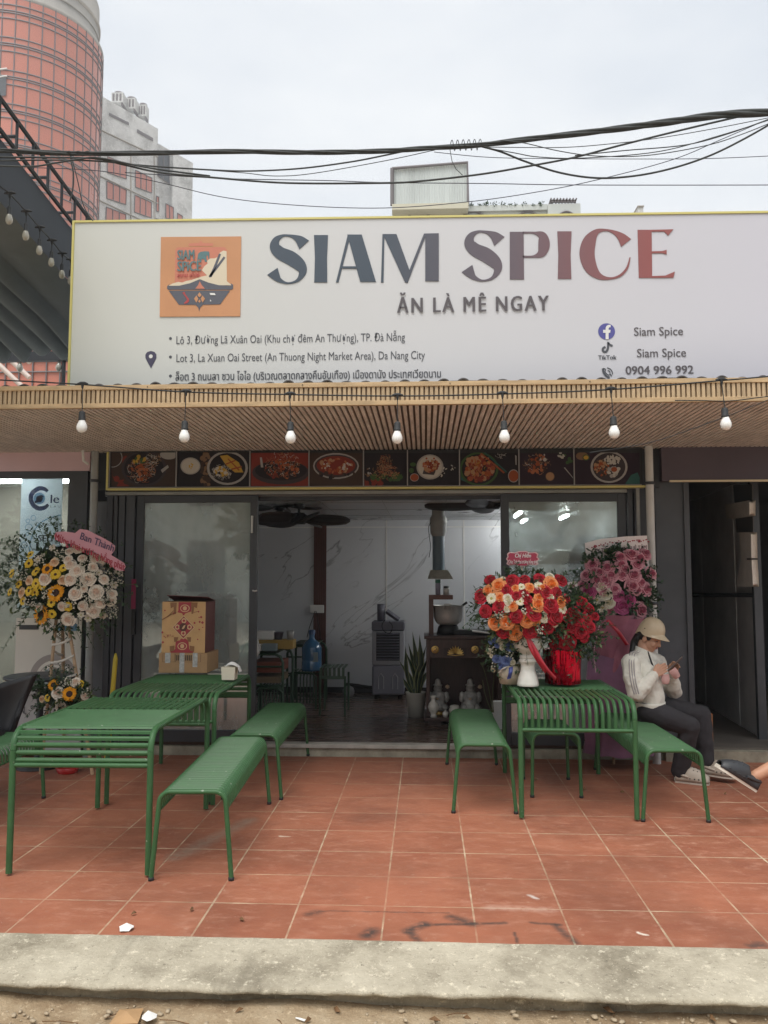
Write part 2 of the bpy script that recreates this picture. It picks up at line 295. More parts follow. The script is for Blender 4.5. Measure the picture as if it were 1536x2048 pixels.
litter('tissue_scrap','small white cigarette-like paper roll lying on the dirt','litter',601,2040,-.095,[(-.02,-.004),(.02,-.006),(.02,.006),(-.02,.004)],M['paper'],-.4,.003)
M['stone']=mat('pebble',(.36,.29,.2),.9,var=(20,.25))
for k in range(46):
    x=rnd(0,1536); y=rnd(2022,2050); c=atz(x,y,-.10); r=rnd(.004,.013); g=MB()
    g.lathe([(0,-r*.5),(r*.8,-r*.3),(r,0),(r*.7,r*.4),(0,r*.55)],7,c,fn=lambda a,z:1+.3*math.sin(a*2+k))
    o=g.build('pebble',M['stone'],None,loc=c); tag(o,'small pebble lying on the sandy dirt below the kerb','pebble','pebbles on the dirt')

M['dryleaf']=mat('dry_leaf',(.16,.085,.035),.8,var=(30,.3))
for k in range(14):
    x=rnd(20,1500); y=(rnd(1560,1870) if k<7 else rnd(2020,2046)); z=0 if k<7 else -.098; L_=rnd(.012,.026); litter('dry_leaf','small dry leaf fragment lying on the '+('tiles' if k<7 else 'dirt below the kerb'),'leaf',x,y,z,[(-L_,0),(-L_*.2,L_*.35),(L_,L_*.1),(0,-L_*.35)],M['dryleaf'],rnd(0,6),.008,'leaf fragments on the '+('tiles' if k<7 else 'dirt'))
for k in range(7):
    c=atz(rnd(20,1500),rnd(2022,2046),-.10); a=rnd(0,PI); l=rnd(.03,.07); o=MB().tube([c-Vector((math.cos(a)*l,math.sin(a)*l*.5,0)),c+Vector((0,.004,.004)),c+Vector((math.cos(a)*l,math.sin(a)*l*.5,.002))],.0018,5).build('twig',M['dryleaf'],None,loc=c); tag(o,'thin dry twig lying on the dirt below the kerb','twig','twigs on the dirt')
for k in range(70):
    c=atz(rnd(0,1536),rnd(2012,2050),-.104); r=rnd(.003,.007); g=MB(); g.lathe([(0,-r*.5),(r*.8,-r*.3),(r,0),(r*.7,r*.4),(0,r*.55)],6,c,fn=lambda a,z:1+.3*math.sin(a*2+k)); o=g.build('pebble',M['stone'],None,loc=c); tag(o,'small pebble lying on the sandy dirt below the kerb','pebble','pebbles on the dirt')
# ---------------------------------------------------------------- shop building
FZ=.10; YF=7.10; YB=10.3
shop=thing('shop_building','open-fronted restaurant unit with charcoal sliding doors and grey marble back wall under the big sign','building',(-.45,8.7,0))
def marble():
    m=bpy.data.materials.new('grey_marble'); m.use_nodes=True; nt=m.node_tree; p=nt.nodes['Principled BSDF']; N=nt.nodes.new; L=nt.links.new
    t=N('ShaderNodeTexCoord'); mp=N('ShaderNodeMapping'); L(t.outputs['Object'],mp.inputs[0]); mp.vector_type='TEXTURE'; mp.inputs['Rotation'].default_value=(0,R(-38),0); mp.inputs['Scale'].default_value=(1.5,1,.5)
    a=N('ShaderNodeTexNoise'); a.inputs['Scale'].default_value=.9; a.inputs['Detail'].default_value=7; a.inputs['Distortion'].default_value=.7; L(mp.outputs[0],a.inputs[0])
    s=N('ShaderNodeMath'); s.operation='SUBTRACT'; s.inputs[1].default_value=.5; L(a.outputs[0],s.inputs[0]); ab=N('ShaderNodeMath'); ab.operation='ABSOLUTE'; L(s.outputs[0],ab.inputs[0])
    q=N('ShaderNodeMapRange'); q.inputs[1].default_value=0; q.inputs[2].default_value=.009; q.inputs[3].default_value=.7; q.inputs[4].default_value=0; L(ab.outputs[0],q.inputs[0])
    b=N('ShaderNodeTexNoise'); b.inputs['Scale'].default_value=1.3; b.inputs['Detail'].default_value=5; L(t.outputs['Object'],b.inputs[0])
    q2=N('ShaderNodeMapRange'); q2.inputs[1].default_value=.42; q2.inputs[2].default_value=.6; L(b.outputs[0],q2.inputs[0])
    ml=N('ShaderNodeMath'); ml.operation='MULTIPLY'; L(q.outputs[0],ml.inputs[0]); L(q2.outputs[0],ml.inputs[1])
    r=N('ShaderNodeValToRGB'); r.color_ramp.elements[0].color=(.50,.52,.56,1); r.color_ramp.elements[1].color=(.68,.70,.72,1); L(b.outputs[0],r.inputs[0])
    x=N('ShaderNodeMix'); x.data_type='RGBA'; L(ml.outputs[0],x.inputs[0]); L(r.outputs[0],x.inputs[6]); x.inputs[7].default_value=(.12,.12,.14,1); L(x.outputs[2],p.inputs['Base Color'])
    p.inputs['Roughness'].default_value=.22; return m
M['marble']=marble()
def B2(a,b,mi=0): return MB().box2(a,b,mi)
B2((-2.85,YB,0),(2.0,YB+.15,2.45)).build('back_wall',M['marble'],shop)
B2((-2.99,YF+.2,0),(-2.85,YB,2.45)).build('side_wall',M['marble'],shop); B2((1.96,YF+.2,0),(2.08,YB,2.45)).build('side_wall',M['marble'],shop)
g=MB(); g.box2((-2.85,YF+.1,2.235),(1.96,YB,2.30))
for x in [-2.2,-1.6,-1,-.4,.2,.8,1.4]: g.box2((x,YF+.1,2.232),(x+.004,YB,2.236),1)
for y in [7.9,8.7,9.5,9.75]: g.box2((-2.85,y,2.231),(1.96,y+.008,2.236),1)
M['ceilp']=mat('grey_ceiling_panel',(.50,.52,.54),.3,var=(2,.08)); g.build('ceiling',[M['ceilp'],M['pipe']],shop)
B2((-2.85,YB-.006,2.14),(1.96,YB,2.155)).build('ceiling_trim',M['white'],shop)
for px in (773,928): 
    x=at(px,1150,YB).x; B2((x-.008,YB-.005,.1),(x+.008,YB,2.235)).build('wall_trim',M['white'],shop)
M['brownp']=mat('brown_ribbed_panel',(.09,.028,.022),.45,var=(5,.2)); g=MB(); x0,x1=at(628,1100,YB).x,at(653,1100,YB).x
g.box2((x0,YB-.012,.1),(x1,YB,2.235))
for i in range(7): g.box2((x0+.008+i*(x1-x0)/7,YB-.02,.1),(x0+.008+i*(x1-x0)/7+.012,YB-.012,2.235))
g.build('wall_panel',M['brownp'],shop)
B2((-2.85,YB-.01,.1),(1.96,YB-.001,.17)).build('skirting',M['black'],shop)
M['intfloor']=mat('brown_floor_tiles',(.095,.058,.044),.26,var=(3,.3),stretch=(1,8,1))
g=MB(); g.box2((-2.85,YF+.08,-.02),(1.96,YB,FZ),0)
tag(g.build('floor',M['intfloor']),kind='structure')
M['thr']=mat('stained_cement',(.33,.30,.23),.85,var=(6,.4),bump=(30,.4,.006),col2=None)
g=MB(); g.box2((-3.0,YF+.02,-.02),(2.1,YF+.08,.07)); g.build('threshold_riser',M['thr'],shop)
g=MB(); g.box2((-1.5,YF-.005,.07),(.70,YF+.10,.104)); g.build('threshold_cap',mat('threshold_stone',(.42,.40,.36),.6,var=(8,.2)),shop,bevel=.004)
# door frames and panes in the front plane
def frame(x0,x1,z0,z1,y0,y1,w,name,m,parent,wb=None):
    g=MB(); wb=wb or w
    g.box2((x0,y0,z0),(x0+w,y1,z1)); g.box2((x1-w,y0,z0),(x1,y1,z1)); g.box2((x0+w,y0,z1-w),(x1-w,y1,z1)); g.box2((x0+w,y0,z0),(x1-w,y1,z0+wb))
    return g.build(name,m,parent,bevel=.004)
def door(x0,x1,y,w,gx0,gx1):
    d=frame(x0,x1,.105,2.235,y,y+.05,w,'sliding_door',M['alu'],shop,.10)
    MB().box2((gx0,y+.022,.2),(gx1,y+.028,2.235-w)).build('glass_pane',M['glass'],d); return d
dl=door(-2.535,-1.46,YF+.03,.065,-2.475,-1.52); dr=door(.655,1.72,YF+.03,.07,.72,1.655)
for x in (-1.488,): MB().tube([(x,YF+.0,1.40),(x+.02,YF-.012,1.395),(x+.035,YF+.0,1.40)],.008,6).build('handle',M['steel'],dl)
MB().box2((-2.545,YF-.012,1.02),(-2.515,YF+.028,1.24)).build('handle',M['black'],dl)
o=MB().box2((-2.555,YF-.001,1.24),(-2.515,YF+.002,1.50)).build('pull_sticker',mat('sticker_crimson',(.24,.02,.07),.5),dl)
MB().box2((-1.512,YF+.0,1.9),(-1.497,YF+.029,2.05)).build('hinge',M['steel'],dl)
g=MB()
for x,w in ((-2.80,.05),(-2.735,.03),(-2.69,.05),(-2.625,.075)): g.box2((x,YF+.02,.07),(x+w,YF+.10,2.30))
g.box2((-2.82,YF+.09,.07),(-2.53,YF+.14,2.3)); g.build('wall_strip',M['alu2'],shop)
g=MB()
for x,w in ((1.735,.04),(1.79,.02),(1.83,.06)): g.box2((x,YF+.02,.07),(x+w,YF+.10,2.30))
g.box2((1.72,YF+.09,.07),(1.96,YF+.14,2.3)); g.build('wall_strip',M['alu2'],shop)
B2((-2.82,YF+.03,2.236),(1.98,YF+.16,2.70)).build('lintel',M['alu'],shop)
B2((-3.0,YF+.17,2.2),(2.12,YF+.22,2.76)).build('upper_wall',M['alu'],shop); B2((-2.95,YF-.005,2.28),(-2.755,YF+.03,2.76)).build('upper_wall',M['alu'],shop); B2((1.84,YF-.005,2.28),(2.0,YF+.03,2.76)).build('upper_wall',M['alu'],shop)
B2((-2.80,YF-.02,2.235),(1.72,YF+.03,2.262)).build('door_rail',M['pipe'],shop)
# ceiling lights seen through the right door
M['tube']=mat('lit_tube',(1,1,.97),.5,emis=34)
for px,py,Y,l in ((1128,1030,9.3,.55),(1048,1052,9.9,.5),(700,1000,8.9,.6)):
    c=at(px,py,Y); c.z=2.205
    if px in (700,701): c.x={700:1.0,701:-2.0}[px]
    t=thing('tube_light',{1128:'lit white tube light on ceiling, seen through upper middle of right glass door',1048:'lit white tube light near back wall, seen at left of right glass door',700:'lit white tube light on ceiling hidden behind right door frame',701:'lit white tube light on ceiling behind the left door'}[px],'ceiling light',(c.x,c.y,2.235),0,'tube lights on the shop ceiling')
    B2((c.x-.03,c.y-l/2,2.205),(c.x+.03,c.y+l/2,2.235)).build('housing',M['white'],t); MB().tube([(c.x,c.y-l/2+.02,2.19),(c.x,c.y+l/2-.02,2.19)],.016,10).build('tube',M['tube'],t)

# ---------------------------------------------------------------- writing
_vf=[]
def text_mesh(s,bold=0,shear=0,sp=1):
    c=bpy.data.curves.new('t','FONT'); c.body=s; c.size=1; c.offset=bold; c.shear=shear; c.space_character=sp; c.resolution_u=3
    o=bpy.data.objects.new('t',c); me=realise(o)
    bpy.data.objects.remove(o); bpy.data.curves.remove(c)
    vs=[v.co.copy() for v in me.vertices]; fs=[tuple(p.vertices) for p in me.polygons]; bpy.data.meshes.remove(me); return vs,fs
def text(name,s,px0,px1,pyb,cap,Y,parent,m,bold=0,shear=0,sp=1,dy=-.003,yb1=None,xf=None):
    vs,fs=text_mesh(s,0,shear,sp)
    if not vs: return None
    if bold:                              # heavier weight: the same glyphs set twice more, a hair apart
        v0=list(vs); f0=list(fs); n0=len(v0)
        for j,o_ in enumerate((-bold,bold)): vs=vs+[v+Vector((o_,0,.0004*(j+1))) for v in v0]; fs=fs+[tuple(k+n0*(j+1) for k in f) for f in f0]
    a=at(px0,pyb,Y); b=at(px1,pyb if yb1 is None else yb1,Y); x0=min(v.x for v in vs); x1=max(v.x for v in vs)
    sx=(b.x-a.x)/(x1-x0); sz=(at(px0,pyb-cap,Y).z-a.z)/.70
    z=(a.z+b.z)/2
    g=MB(); g.add([Vector((a.x+(v.x-x0)*sx,Y+dy-v.z,z+v.y*sz)) for v in vs],fs) if yb1 is None else g.add([Vector((a.x+(v.x-x0)*sx,Y+dy-v.z,a.z+(b.z-a.z)*(v.x-x0)/(x1-x0)+v.y*sz)) for v in vs],fs)
    return g.build(name,m,parent)
M['ink']=mat('dark_grey_ink',(.075,.08,.095),.6); M['ink2']=mat('grey_brown_ink',(.10,.09,.10),.6)

# ---------------------------------------------------------------- signboard
YS=5.45
def sign_mat():
    m=bpy.data.materials.new('sign_print'); m.use_nodes=True; nt=m.node_tree; p=nt.nodes['Principled BSDF']; N=nt.nodes.new; L=nt.links.new
    t=N('ShaderNodeTexCoord'); s=N('ShaderNodeSeparateXYZ'); L(t.outputs['Object'],s.inputs[0])
    q=N('ShaderNodeMapRange'); q.inputs[1].default_value=-2.5; q.inputs[2].default_value=2.5; L(s.outputs[0],q.inputs[0])
    r=N('ShaderNodeValToRGB'); r.color_ramp.elements[0].color=(.60,.615,.57,1); r.color_ramp.elements[1].color=(.565,.56,.625,1); e=r.color_ramp.elements.new(.45); e.color=(.60,.605,.62,1); L(q.outputs[0],r.inputs[0])
    L(r.outputs[0],p.inputs['Base Color']); p.inputs['Roughness'].default_value=.38; p.inputs['Specular IOR Level'].default_value=.4
    n=N('ShaderNodeTexNoise'); n.inputs['Scale'].default_value=1.4; n.inputs['Detail'].default_value=2; L(t.outputs['Object'],n.inputs[0]); b=N('ShaderNodeBump'); b.inputs['Strength'].default_value=.15; b.inputs['Distance'].default_value=.02; L(n.outputs[0],b.inputs['Height']); L(b.outputs[0],p.inputs['Normal'])
    return m
sg=thing('signboard','wide pale restaurant signboard with orange bowl logo standing above the wooden awning','sign',(0,YS+.06,2.70))
xl=-2.425; xr=2.62; zt=3.975
zl,zr=3.972,3.932
g=MB(); g.slab([(xl,YS,2.70),(xr,YS,2.70),(xr,YS,zr),(xl,YS,zl)],.14); g.build('panel',sign_mat(),sg)
g=MB(); g.box2((xl-.015,YS-.008,2.70),(xl-.0005,YS+.15,zl+.014)); g.slab([(xl-.0005,YS-.008,zl+.0005),(xr,YS-.008,zr+.0005),(xr,YS-.008,zr+.014),(xl-.0005,YS-.008,zl+.014)],.158); g.build('trim',M['yellow'],sg)
# display lettering: strokes whose width swells and thins
def stroke(pts,k=10):
    P=crom([Vector((x,y,w)) for x,y,w in pts],k); n=len(P); l=[];r=[]
    for i,p in enumerate(P):
        t=P[min(i+1,n-1)]-P[max(i-1,0)]; t.z=0; t.normalize(); w=max(p.z,1)/2; nn=Vector((-t.y,t.x,0)); l.append((p.x+nn.x*w,p.y+nn.y*w)); r.append((p.x-nn.x*w,p.y-nn.y*w))
    return [[l[i],l[i+1],r[i+1],r[i]] for i in range(n-1)]
def c3(x,y): return (x/2,400+y/2)
def c4(x,y): return (768+x/2,420+y/2)
def letter(polys,cv,mt,Y=YS,dy=-.004,name='letter'):
    g=MB()
    for i,q in enumerate(polys):
        pts=[]; d=dy-(.0004*i if len(polys)<6 else 0)
        for x,y in q:
            a=at(*cv(x,y),Y); pts.append(Vector((a.x,Y+d,a.z)))
        g.slab(pts,abs(d)+.001)
    return g.build(name,mt,sg)
def letmat():
    m=bpy.data.materials.new('letter_print'); m.use_nodes=True; nt=m.node_tree; p=nt.nodes['Principled BSDF']; N=nt.nodes.new; L=nt.links.new
    t=N('ShaderNodeTexCoord'); s=N('ShaderNodeSeparateXYZ'); L(t.outputs['Object'],s.inputs[0]); q=N('ShaderNodeMapRange'); q.inputs[1].default_value=-.9; q.inputs[2].default_value=1.55; L(s.outputs[0],q.inputs[0])
    r=N('ShaderNodeValToRGB'); r.color_ramp.elements[0].position=.25; r.color_ramp.elements[0].color=(.058,.078,.105,1); r.color_ramp.elements[1].color=(.28,.085,.08,1); e=r.color_ramp.elements.new(.62); e.color=(.13,.10,.12,1); L(q.outputs[0],r.inputs[0]); L(r.outputs[0],p.inputs['Base Color']); p.inputs['Roughness'].default_value=.45; return m
LM=letmat()
Sp=[(1217,180,52),(1199,161,36),(1178,149,18),(1155,143,9),(1130,144,11),(1106,160,26),(1100,188,42),(1122,213,50),(1165,234,56),(1200,262,48),(1210,290,30),(1190,322,12),(1152,333,7),(1120,322,18),(1104,306,34),(1090,286,50)]
letter(stroke(Sp),c3,LM)
letter([[(1256,141),(1312,141),(1308,235),(1309,330),(1257,330),(1260,235)]],c3,LM)
letter([[(1344,330),(1391,141),(1400,150),(1354,330)],[(1389,139),(1447,139),(1504,328),(1441,328)],[(1362,266),(1428,266),(1430,275),(1360,275)]],c3,LM)
letter([[(-6,97),(2,97),(-2,290),(-12,290)],[(-4,97),(50,97),(108,258),(94,292),(84,290)],[(94,292),(90,270),(160,95),(170,95)],[(165,95),(219,94),(219,285),(165,285)]],c4,LM)
letter(stroke([(x*1.02-779.8,y*1.03-60.0,w*1.03) for x,y,w in Sp]),c4,LM)
letter([[(503,88),(558,88),(560,278),(503,278)]]+stroke([(555,91,8),(600,92,9),(632,104,34),(640,138,46),(630,172,34),(600,186,10),(555,187,8)]),c4,LM)
letter([[(693,86),(750,86),(746,180),(749,276),(695,276),(697,180)]],c4,LM)
letter(stroke([(968,132,50),(950,110,34),(925,92,17),(890,81,8),(850,88,22),(822,125,52),(812,178,60),(828,232,50),(862,266,24),(905,274,9),(945,262,10),(972,232,9),(984,190,4)]),c4,LM)
letter([[(1014,80),(1070,80),(1072,272),(1019,272)],[(1070,80),(1157,78),(1136,103),(1120,87),(1070,87)],[(1071,166),(1112,165),(1130,160),(1130,178),(1112,173),(1071,174)],[(1072,265),(1125,263),(1163,247),(1157,271),(1072,272)]],c4,LM)
text('slogan','ĂN LÀ MÊ NGAY',794,1098,624,30,YS,sg,M['ink2'],bold=.030,sp=1.25,dy=-.008)
text('address_line','Lô 3, Đường Lã Xuân Oai (Khu chợ đêm An Thượng), TP. Đà Nẵng',353,810,685,16,YS,sg,M['ink'])
text('address_line','Lot 3, La Xuan Oai Street (An Thuong Night Market Area), Da Nang City',353,850,721,16,YS,sg,M['ink'])
text('address_line','ล็อต 3 ถนนลา ซวน โอไอ (บริเวณตลาดกลางคืนอันเทือง) เมืองดานัง ประเทศเวียดนาม',351,882,758,15,YS,sg,M['ink'],bold=.018)
def disc(px,py,r,Y,mi,n=20,dy=-.002,ry=None):
    c=at(px,py,Y); k=r*(c.y-0)/F*1.02; k2=(ry or r)*c.y/F*1.02; return [Vector((c.x+k*math.cos(2*PI*i/n),Y+dy,c.z+k2*math.sin(2*PI*i/n))) for i in range(n)]
def pp(pts,Y,dy): return [Vector((at(x,y,Y).x,Y+dy,at(x,y,Y).z)) for x,y in pts]
g=MB()
for y in (677,714,752): g.poly(disc(341,y,3,YS,0))
g.build('bullet_marks',M['ink'],sg)
g=MB(); g.poly(pp([(302,737),(295,724),(291,716),(291,709),(295,704),(302,702),(309,704),(313,709),(313,716),(309,724)],YS,-.002)); g.poly(disc(302,713,4,YS,0,dy=-.004),1); g.build('location_pin',[mat('pin_navy',(.06,.055,.10),.5),M['white']],sg)
M['fb']=mat('icon_blue',(.085,.085,.30),.5)
g=MB(); g.poly(disc(1213,663,16.5,YS,0,32)); g.poly(pp([(1211,679),(1211,666),(1206,666),(1206,660),(1211,660),(1211,656),(1213,652),(1217,650),(1221,650),(1221,655),(1218,655),(1217,657),(1217,660),(1221,660),(1220,666),(1217,666),(1217,679)],YS,-.004),1); g.build('social_icon',[M['fb'],M['white']],sg)
g=MB()
for q in stroke([(1216,684,4),(1216,692,4.5),(1215,699,4.5),(1211,704,4.5),(1206,702,4.5),(1206,697,4.5),(1211,694,4.5)],6)+stroke([(1217,686,4),(1220,690,4),(1225,692,4.5)],4): g.poly(pp(q,YS,-.003))
g.build('note_icon',M['ink'],sg)
g=MB()
for q in stroke([(1206,737,5),(1207,745,4),(1212,752,4),(1219,756,5)],6)+stroke([(1214,736,2),(1220,738,2),(1224,743,2),(1225,749,2)],5)+stroke([(1215,741,2),(1219,743,2),(1220,748,2)],4)+stroke([(1206,737,2),(1211,739,2),(1210,744,2),(1216,750,2),(1221,749,2),(1223,753,2)],4): g.poly(pp(q,YS,-.003))
g.build('phone_icon',M['ink'],sg)
text('icon_caption','TikTok',1196,1233,719,8.5,YS,sg,M['ink'],bold=.03)
text('social_name','Siam Spice',1268,1366,671,17,YS,sg,M['ink2'],bold=.008); text('social_name','Siam Spice',1274,1372,714,17,YS,sg,M['ink2'],bold=.008)
text('phone_number','0904 996 992',1251,1387,748,16.5,YS,sg,M['ink2'],bold=.022)
# orange bowl logo: coordinates are of the enlarged logo, 1536 units for 200 px
def lg(x,y): return (300+x/7.68,450+y/7.68)
lm=[mat('logo_orange',(.54,.265,.13),.5,var=(1.5,.10)),mat('logo_slate',(.10,.105,.13),.5),mat('logo_coral',(.55,.20,.13),.5),mat('logo_cream',(.66,.58,.44),.5),mat('logo_teal',(.10,.19,.20),.5),mat('logo_red',(.42,.06,.06),.5),M['white']]
lgo=MB().slab([Vector((at(*lg(x,y),YS).x,YS-.006,at(*lg(x,y),YS).z)) for x,y in ((172,190),(1402,180),(1388,1405),(152,1412))],.007).build('logo',lm[0],sg)
_d=[-.0065]
def lp(polys,mi,name):
    g=MB(); _d[0]-=.0006
    for q in polys: g.poly(pp([lg(*p) for p in q],YS,_d[0]))
    return g.build(name,lm[mi],lgo)
lp([[(600,290),(700,280),(760,280),(785,240),(815,280),(975,285),(970,330),(600,330)],[(395,380),(430,350),(1150,345),(1183,380),(1180,900),(385,905)]],2,'logo_backdrop')
lp([[(290,940),(350,905),(440,880),(500,890),(560,865),(640,850),(700,830),(790,800),(880,780),(800,700),(840,640),(890,600),(880,560),(930,520),(990,520),(1040,500),(1080,430),(1130,400),(1180,410),(1185,870),(1260,930)]],3,'logo_rice')
lp([[(270,945),(310,905),(290,940),(450,940),(620,900),(770,838),(900,890),(1060,930),(1255,938),(1245,900),(1282,925),(1280,985),(1255,1000),(285,1000),(268,985)],[(293,1015),(1235,1012),(1082,1225),(820,1230),(775,1275),(760,1335),(748,1275),(705,1232),(450,1230)]]+stroke([(930,800,42),(990,680,40),(1080,450,34)],3)+stroke([(915,805,30),(1000,700,36),(1150,500,34)],3),1,'logo_bowl')
E4=[[(728,575),(735,510),(745,450),(780,420),(850,410),(910,415),(918,450),(915,520),(900,528),(895,480),(875,470),(870,520),(885,570),(850,575),(835,530),(800,530),(790,575),(760,575),(765,530),(748,535),(742,600),(735,690)]]
lp(E4,4,'logo_elephant')
lp([[(770,870),(800,930),(850,985),(700,985),(745,930)]],2,'logo_temple')
lp(stroke([(520,1040,40),(545,1085,22),(590,1150,30),(575,1185,40),(530,1212,14)],5),5,'logo_map')
lp([[(766,1040),(800,1085),(766,1120),(735,1085)],[(720,1090),(750,1140),(720,1200),(682,1140)],[(812,1090),(852,1140),(815,1200),(785,1140)],[(766,1150),(785,1180),(766,1205),(748,1180)]],0,'logo_lotus')
lp([[(922,1052),(1000,1055),(1015,1085),(935,1085)],[(930,1150),(950,1178),(928,1182)]],6,'logo_flag')
def logotext(s,x0,x1,yb,cap,mi,b): 
    a=lg(x0,yb); c=lg(x1,yb); return text('logo_text',s,a[0],c[0],a[1],cap/7.68,YS,lgo,lm[mi],bold=b,dy=-.0125)
logotext('SIAM',425,690,542,150,4,.04); logotext('SPiCE',425,795,715,150,4,.04); logotext('สยาม สไปซ์',425,765,808,60,5,.02)

# ---------------------------------------------------------------- wooden slatted awning
YA=5.20; aw=thing('awning','deep wooden slatted awning with ribbed soffit and corrugated roof below the sign','awning',(0,6.1,2.6))
AX0,AX1=-3.9,3.3; ZA=2.612
g=MB(); g.box2((AX0,YA-.012,2.728),(AX1,YA+.018,2.758)); g.box2((AX0,YA-.012,ZA-.004),(AX1,YA+.018,ZA+.026)); o=g.build('fascia_rail',M['woodl'],aw,bevel=.002)
g=MB(); g.box2((AX0,YA+.012,ZA+.026),(AX1,YA+.016,2.728),1); x=AX0; random.seed(8)
while x<AX1: g.box2((x,YA-.004,ZA+.026),(x+.0195,YA+.012,2.728)); x+=.031
g.build('fascia_slats',[mat('fascia_wood',(.50,.37,.225),.6,var=(5,.22),stretch=(9,1,2)),mat('fascia_shadow_board',(.26,.18,.11),.7)],aw)
g=MB(); g.box2((AX0,YA+.018,ZA+.016),(AX1,YF+.02,ZA+.022),1); x=AX0
while x<AX1: g.box2((x,YA+.018,ZA-.002),(x+.024,YF-.01,ZA+.016)); x+=.040
g.build('soffit_slats',[mat('soffit_wood',(.70,.655,.61),.65,var=(4,.22),stretch=(7,1,1)),M['woodd']],aw)
g=MB(); random.seed(12); ph=[rnd(.6,1.3) for _ in range(200)]
def rf(u,v):
    x=AX0+(AX1-AX0)*u; k=x/.125; b=max(0,math.cos(2*PI*k))**.7*ph[int(round(k))%200]
    y=YA+.01+1.95*v+.02*mn.noise(Vector((x*3,0,0)))*(1-v); return Vector((x,y,2.750+.016*b+.012*mn.noise(Vector((x*2.2,v*3,0)))*(1-v)-.0*v))
g.grid(900,4,rf); o=g.build('roof_sheet',mat('dark_roof_sheet',(.055,.05,.05),.6,var=(8,.3)),aw); s=o.modifiers.new('t','SOLIDIFY'); s.thickness=.012; s.offset=1
g=MB()
for px in (295,605,900,1180,1445): c=at(px,773,YA-.013); g.lathe([(0,0),(.004,0),(.004,.003),(0,.003)],8,(c.x,YA-.0145,2.743))
g.build('screw_heads',M['black'],aw)
# string of bulbs in front of the fascia
M['bulb']=mat('milky_bulb',(.86,.86,.84),.25,coat=.3)
YC=5.08
def bulb_drop(parent,top,cord,tilt=0,glassy=False):
    # T clip on the cable, a cord, a ribbed socket and the bulb
    t=Vector(top); L=MB()
    L.tube([t+Vector((-.035,0,.004)),t+Vector((-.012,0,.008)),t+Vector((.012,0,.008)),t+Vector((.035,0,.004))],[.005,.011,.011,.005],8)
    L.tube([t+Vector((0,0,.004)),t+Vector((0,0,-.025))],[.011,.006],8)
    b=t+Vector((tilt*cord,0,-cord)); L.tube([t+Vector((0,0,-.02)),b],.003,6)
    s=.6 if glassy else 1
    L.lathe([(.006,0),(.016*s,-.004),(.020*s,-.012),(.021*s,-.05),(.023*s,-.052),(.023*s,-.058),(.019*s,-.062)],14,b)
    lp=L.build('lamp_holder',M['rubber'],parent)
    q=b+Vector((tilt*.05,0,-.06*s)); G=MB()
    if glassy: G.lathe([(.009,0),(.010,-.008),(.016,-.024),(.021,-.044),(.020,-.06),(.012,-.074),(0,-.078)],16,q)
    else: G.lathe([(.019,0),(.021,-.008),(.030,-.028),(.034,-.045),(.031,-.062),(.020,-.076),(.008,-.081),(0,-.082)],20,q)
    G.build('bulb',M['bulbg'] if glassy else M['bulb'],lp)
M['bulbg']=mat('clear_bulb',(.34,.33,.28),.08,coat=.5)
st=thing('string_light','black string light with seven white bulbs hanging along the wooden awning edge','string light',(0,YC,2.75))
cp=[(-60,756),(0,760),(165,769),(372,784),(580,789),(795,792),(1005,788),(1222,779),(1443,761),(1536,753),(1620,746)]
MB().tube([at(v.x,v.y,YC) for v in crom([(a,b,0) for a,b in cp],6)],.0048,6).build('cable',M['rubber'],st)
for i,((x,y),yb) in enumerate(zip(cp[2:9],(822,841,843,843,841,832,815))):
    a=at(x,y,YC); b=at(x,yb,YC); bulb_drop(st,a,a.z-b.z,(.02,-.02,.03,-.01,.04,.06,.08)[i])
o=MB().tube([at(v.x,v.y,5.12) for v in crom([(1180,905,0),(1300,885,0),(1420,845,0),(1536,800,0),(1640,760,0)],6)],.003,6).build('power_cable',M['rubber'],None,loc=at(1420,845,5.12)); tag(o,'thin black cable sagging below the right end of the wooden awning','cable')
o=MB().tube([at(v.x,v.y,5.16) for v in crom([(1350,801,0),(1400,801,0),(1460,802,0),(1536,793,0),(1640,785,0)],6)],.0035,6).build('power_cable',M['rubber'],None,loc=at(1420,801,5.16)); tag(o,'short black cable lying along the lower fascia rail at far right','cable')
# ---------------------------------------------------------------- photo menu board above the doors
YM=7.00
mb=thing('menu_board','long framed board of nine food photos under the awning above the glass doors','sign',(-.46,YM+.03,2.28))
mx0,mx1,mz0,mz1=-2.745,1.835,2.285,2.605
MB().box2((mx0,YM+.006,mz0),(mx1,YM+.06,mz1)).build('backing',M['black'],mb)
g=MB(); g.box2((mx0-.02,YM-.01,mz0-.018),(mx1+.02,YM+.06,mz0)); g.box2((mx0-.02,YM-.01,mz0),(mx0-.001,YM+.06,mz1)); g.build('yellow_trim',M['yellow'],mb,bevel=.003)
random.seed(21)
F_={k:mat('food_'+k,v,.6,spec=.2) for k,v in dict(dark=(.020,.017,.021),brown=(.055,.035,.028),red=(.20,.035,.025),rim=(.34,.33,.32),bowl=(.05,.04,.045),noodle=(.38,.22,.12),orange=(.30,.075,.03),white=(.48,.46,.42),green=(.05,.10,.035),mango=(.48,.30,.05),teal=(.03,.10,.09),shrimp=(.38,.13,.06),rope=(.20,.12,.07),plum=(.03,.018,.028)).items()}
FK=list(F_); FM=[F_[k] for k in FK]
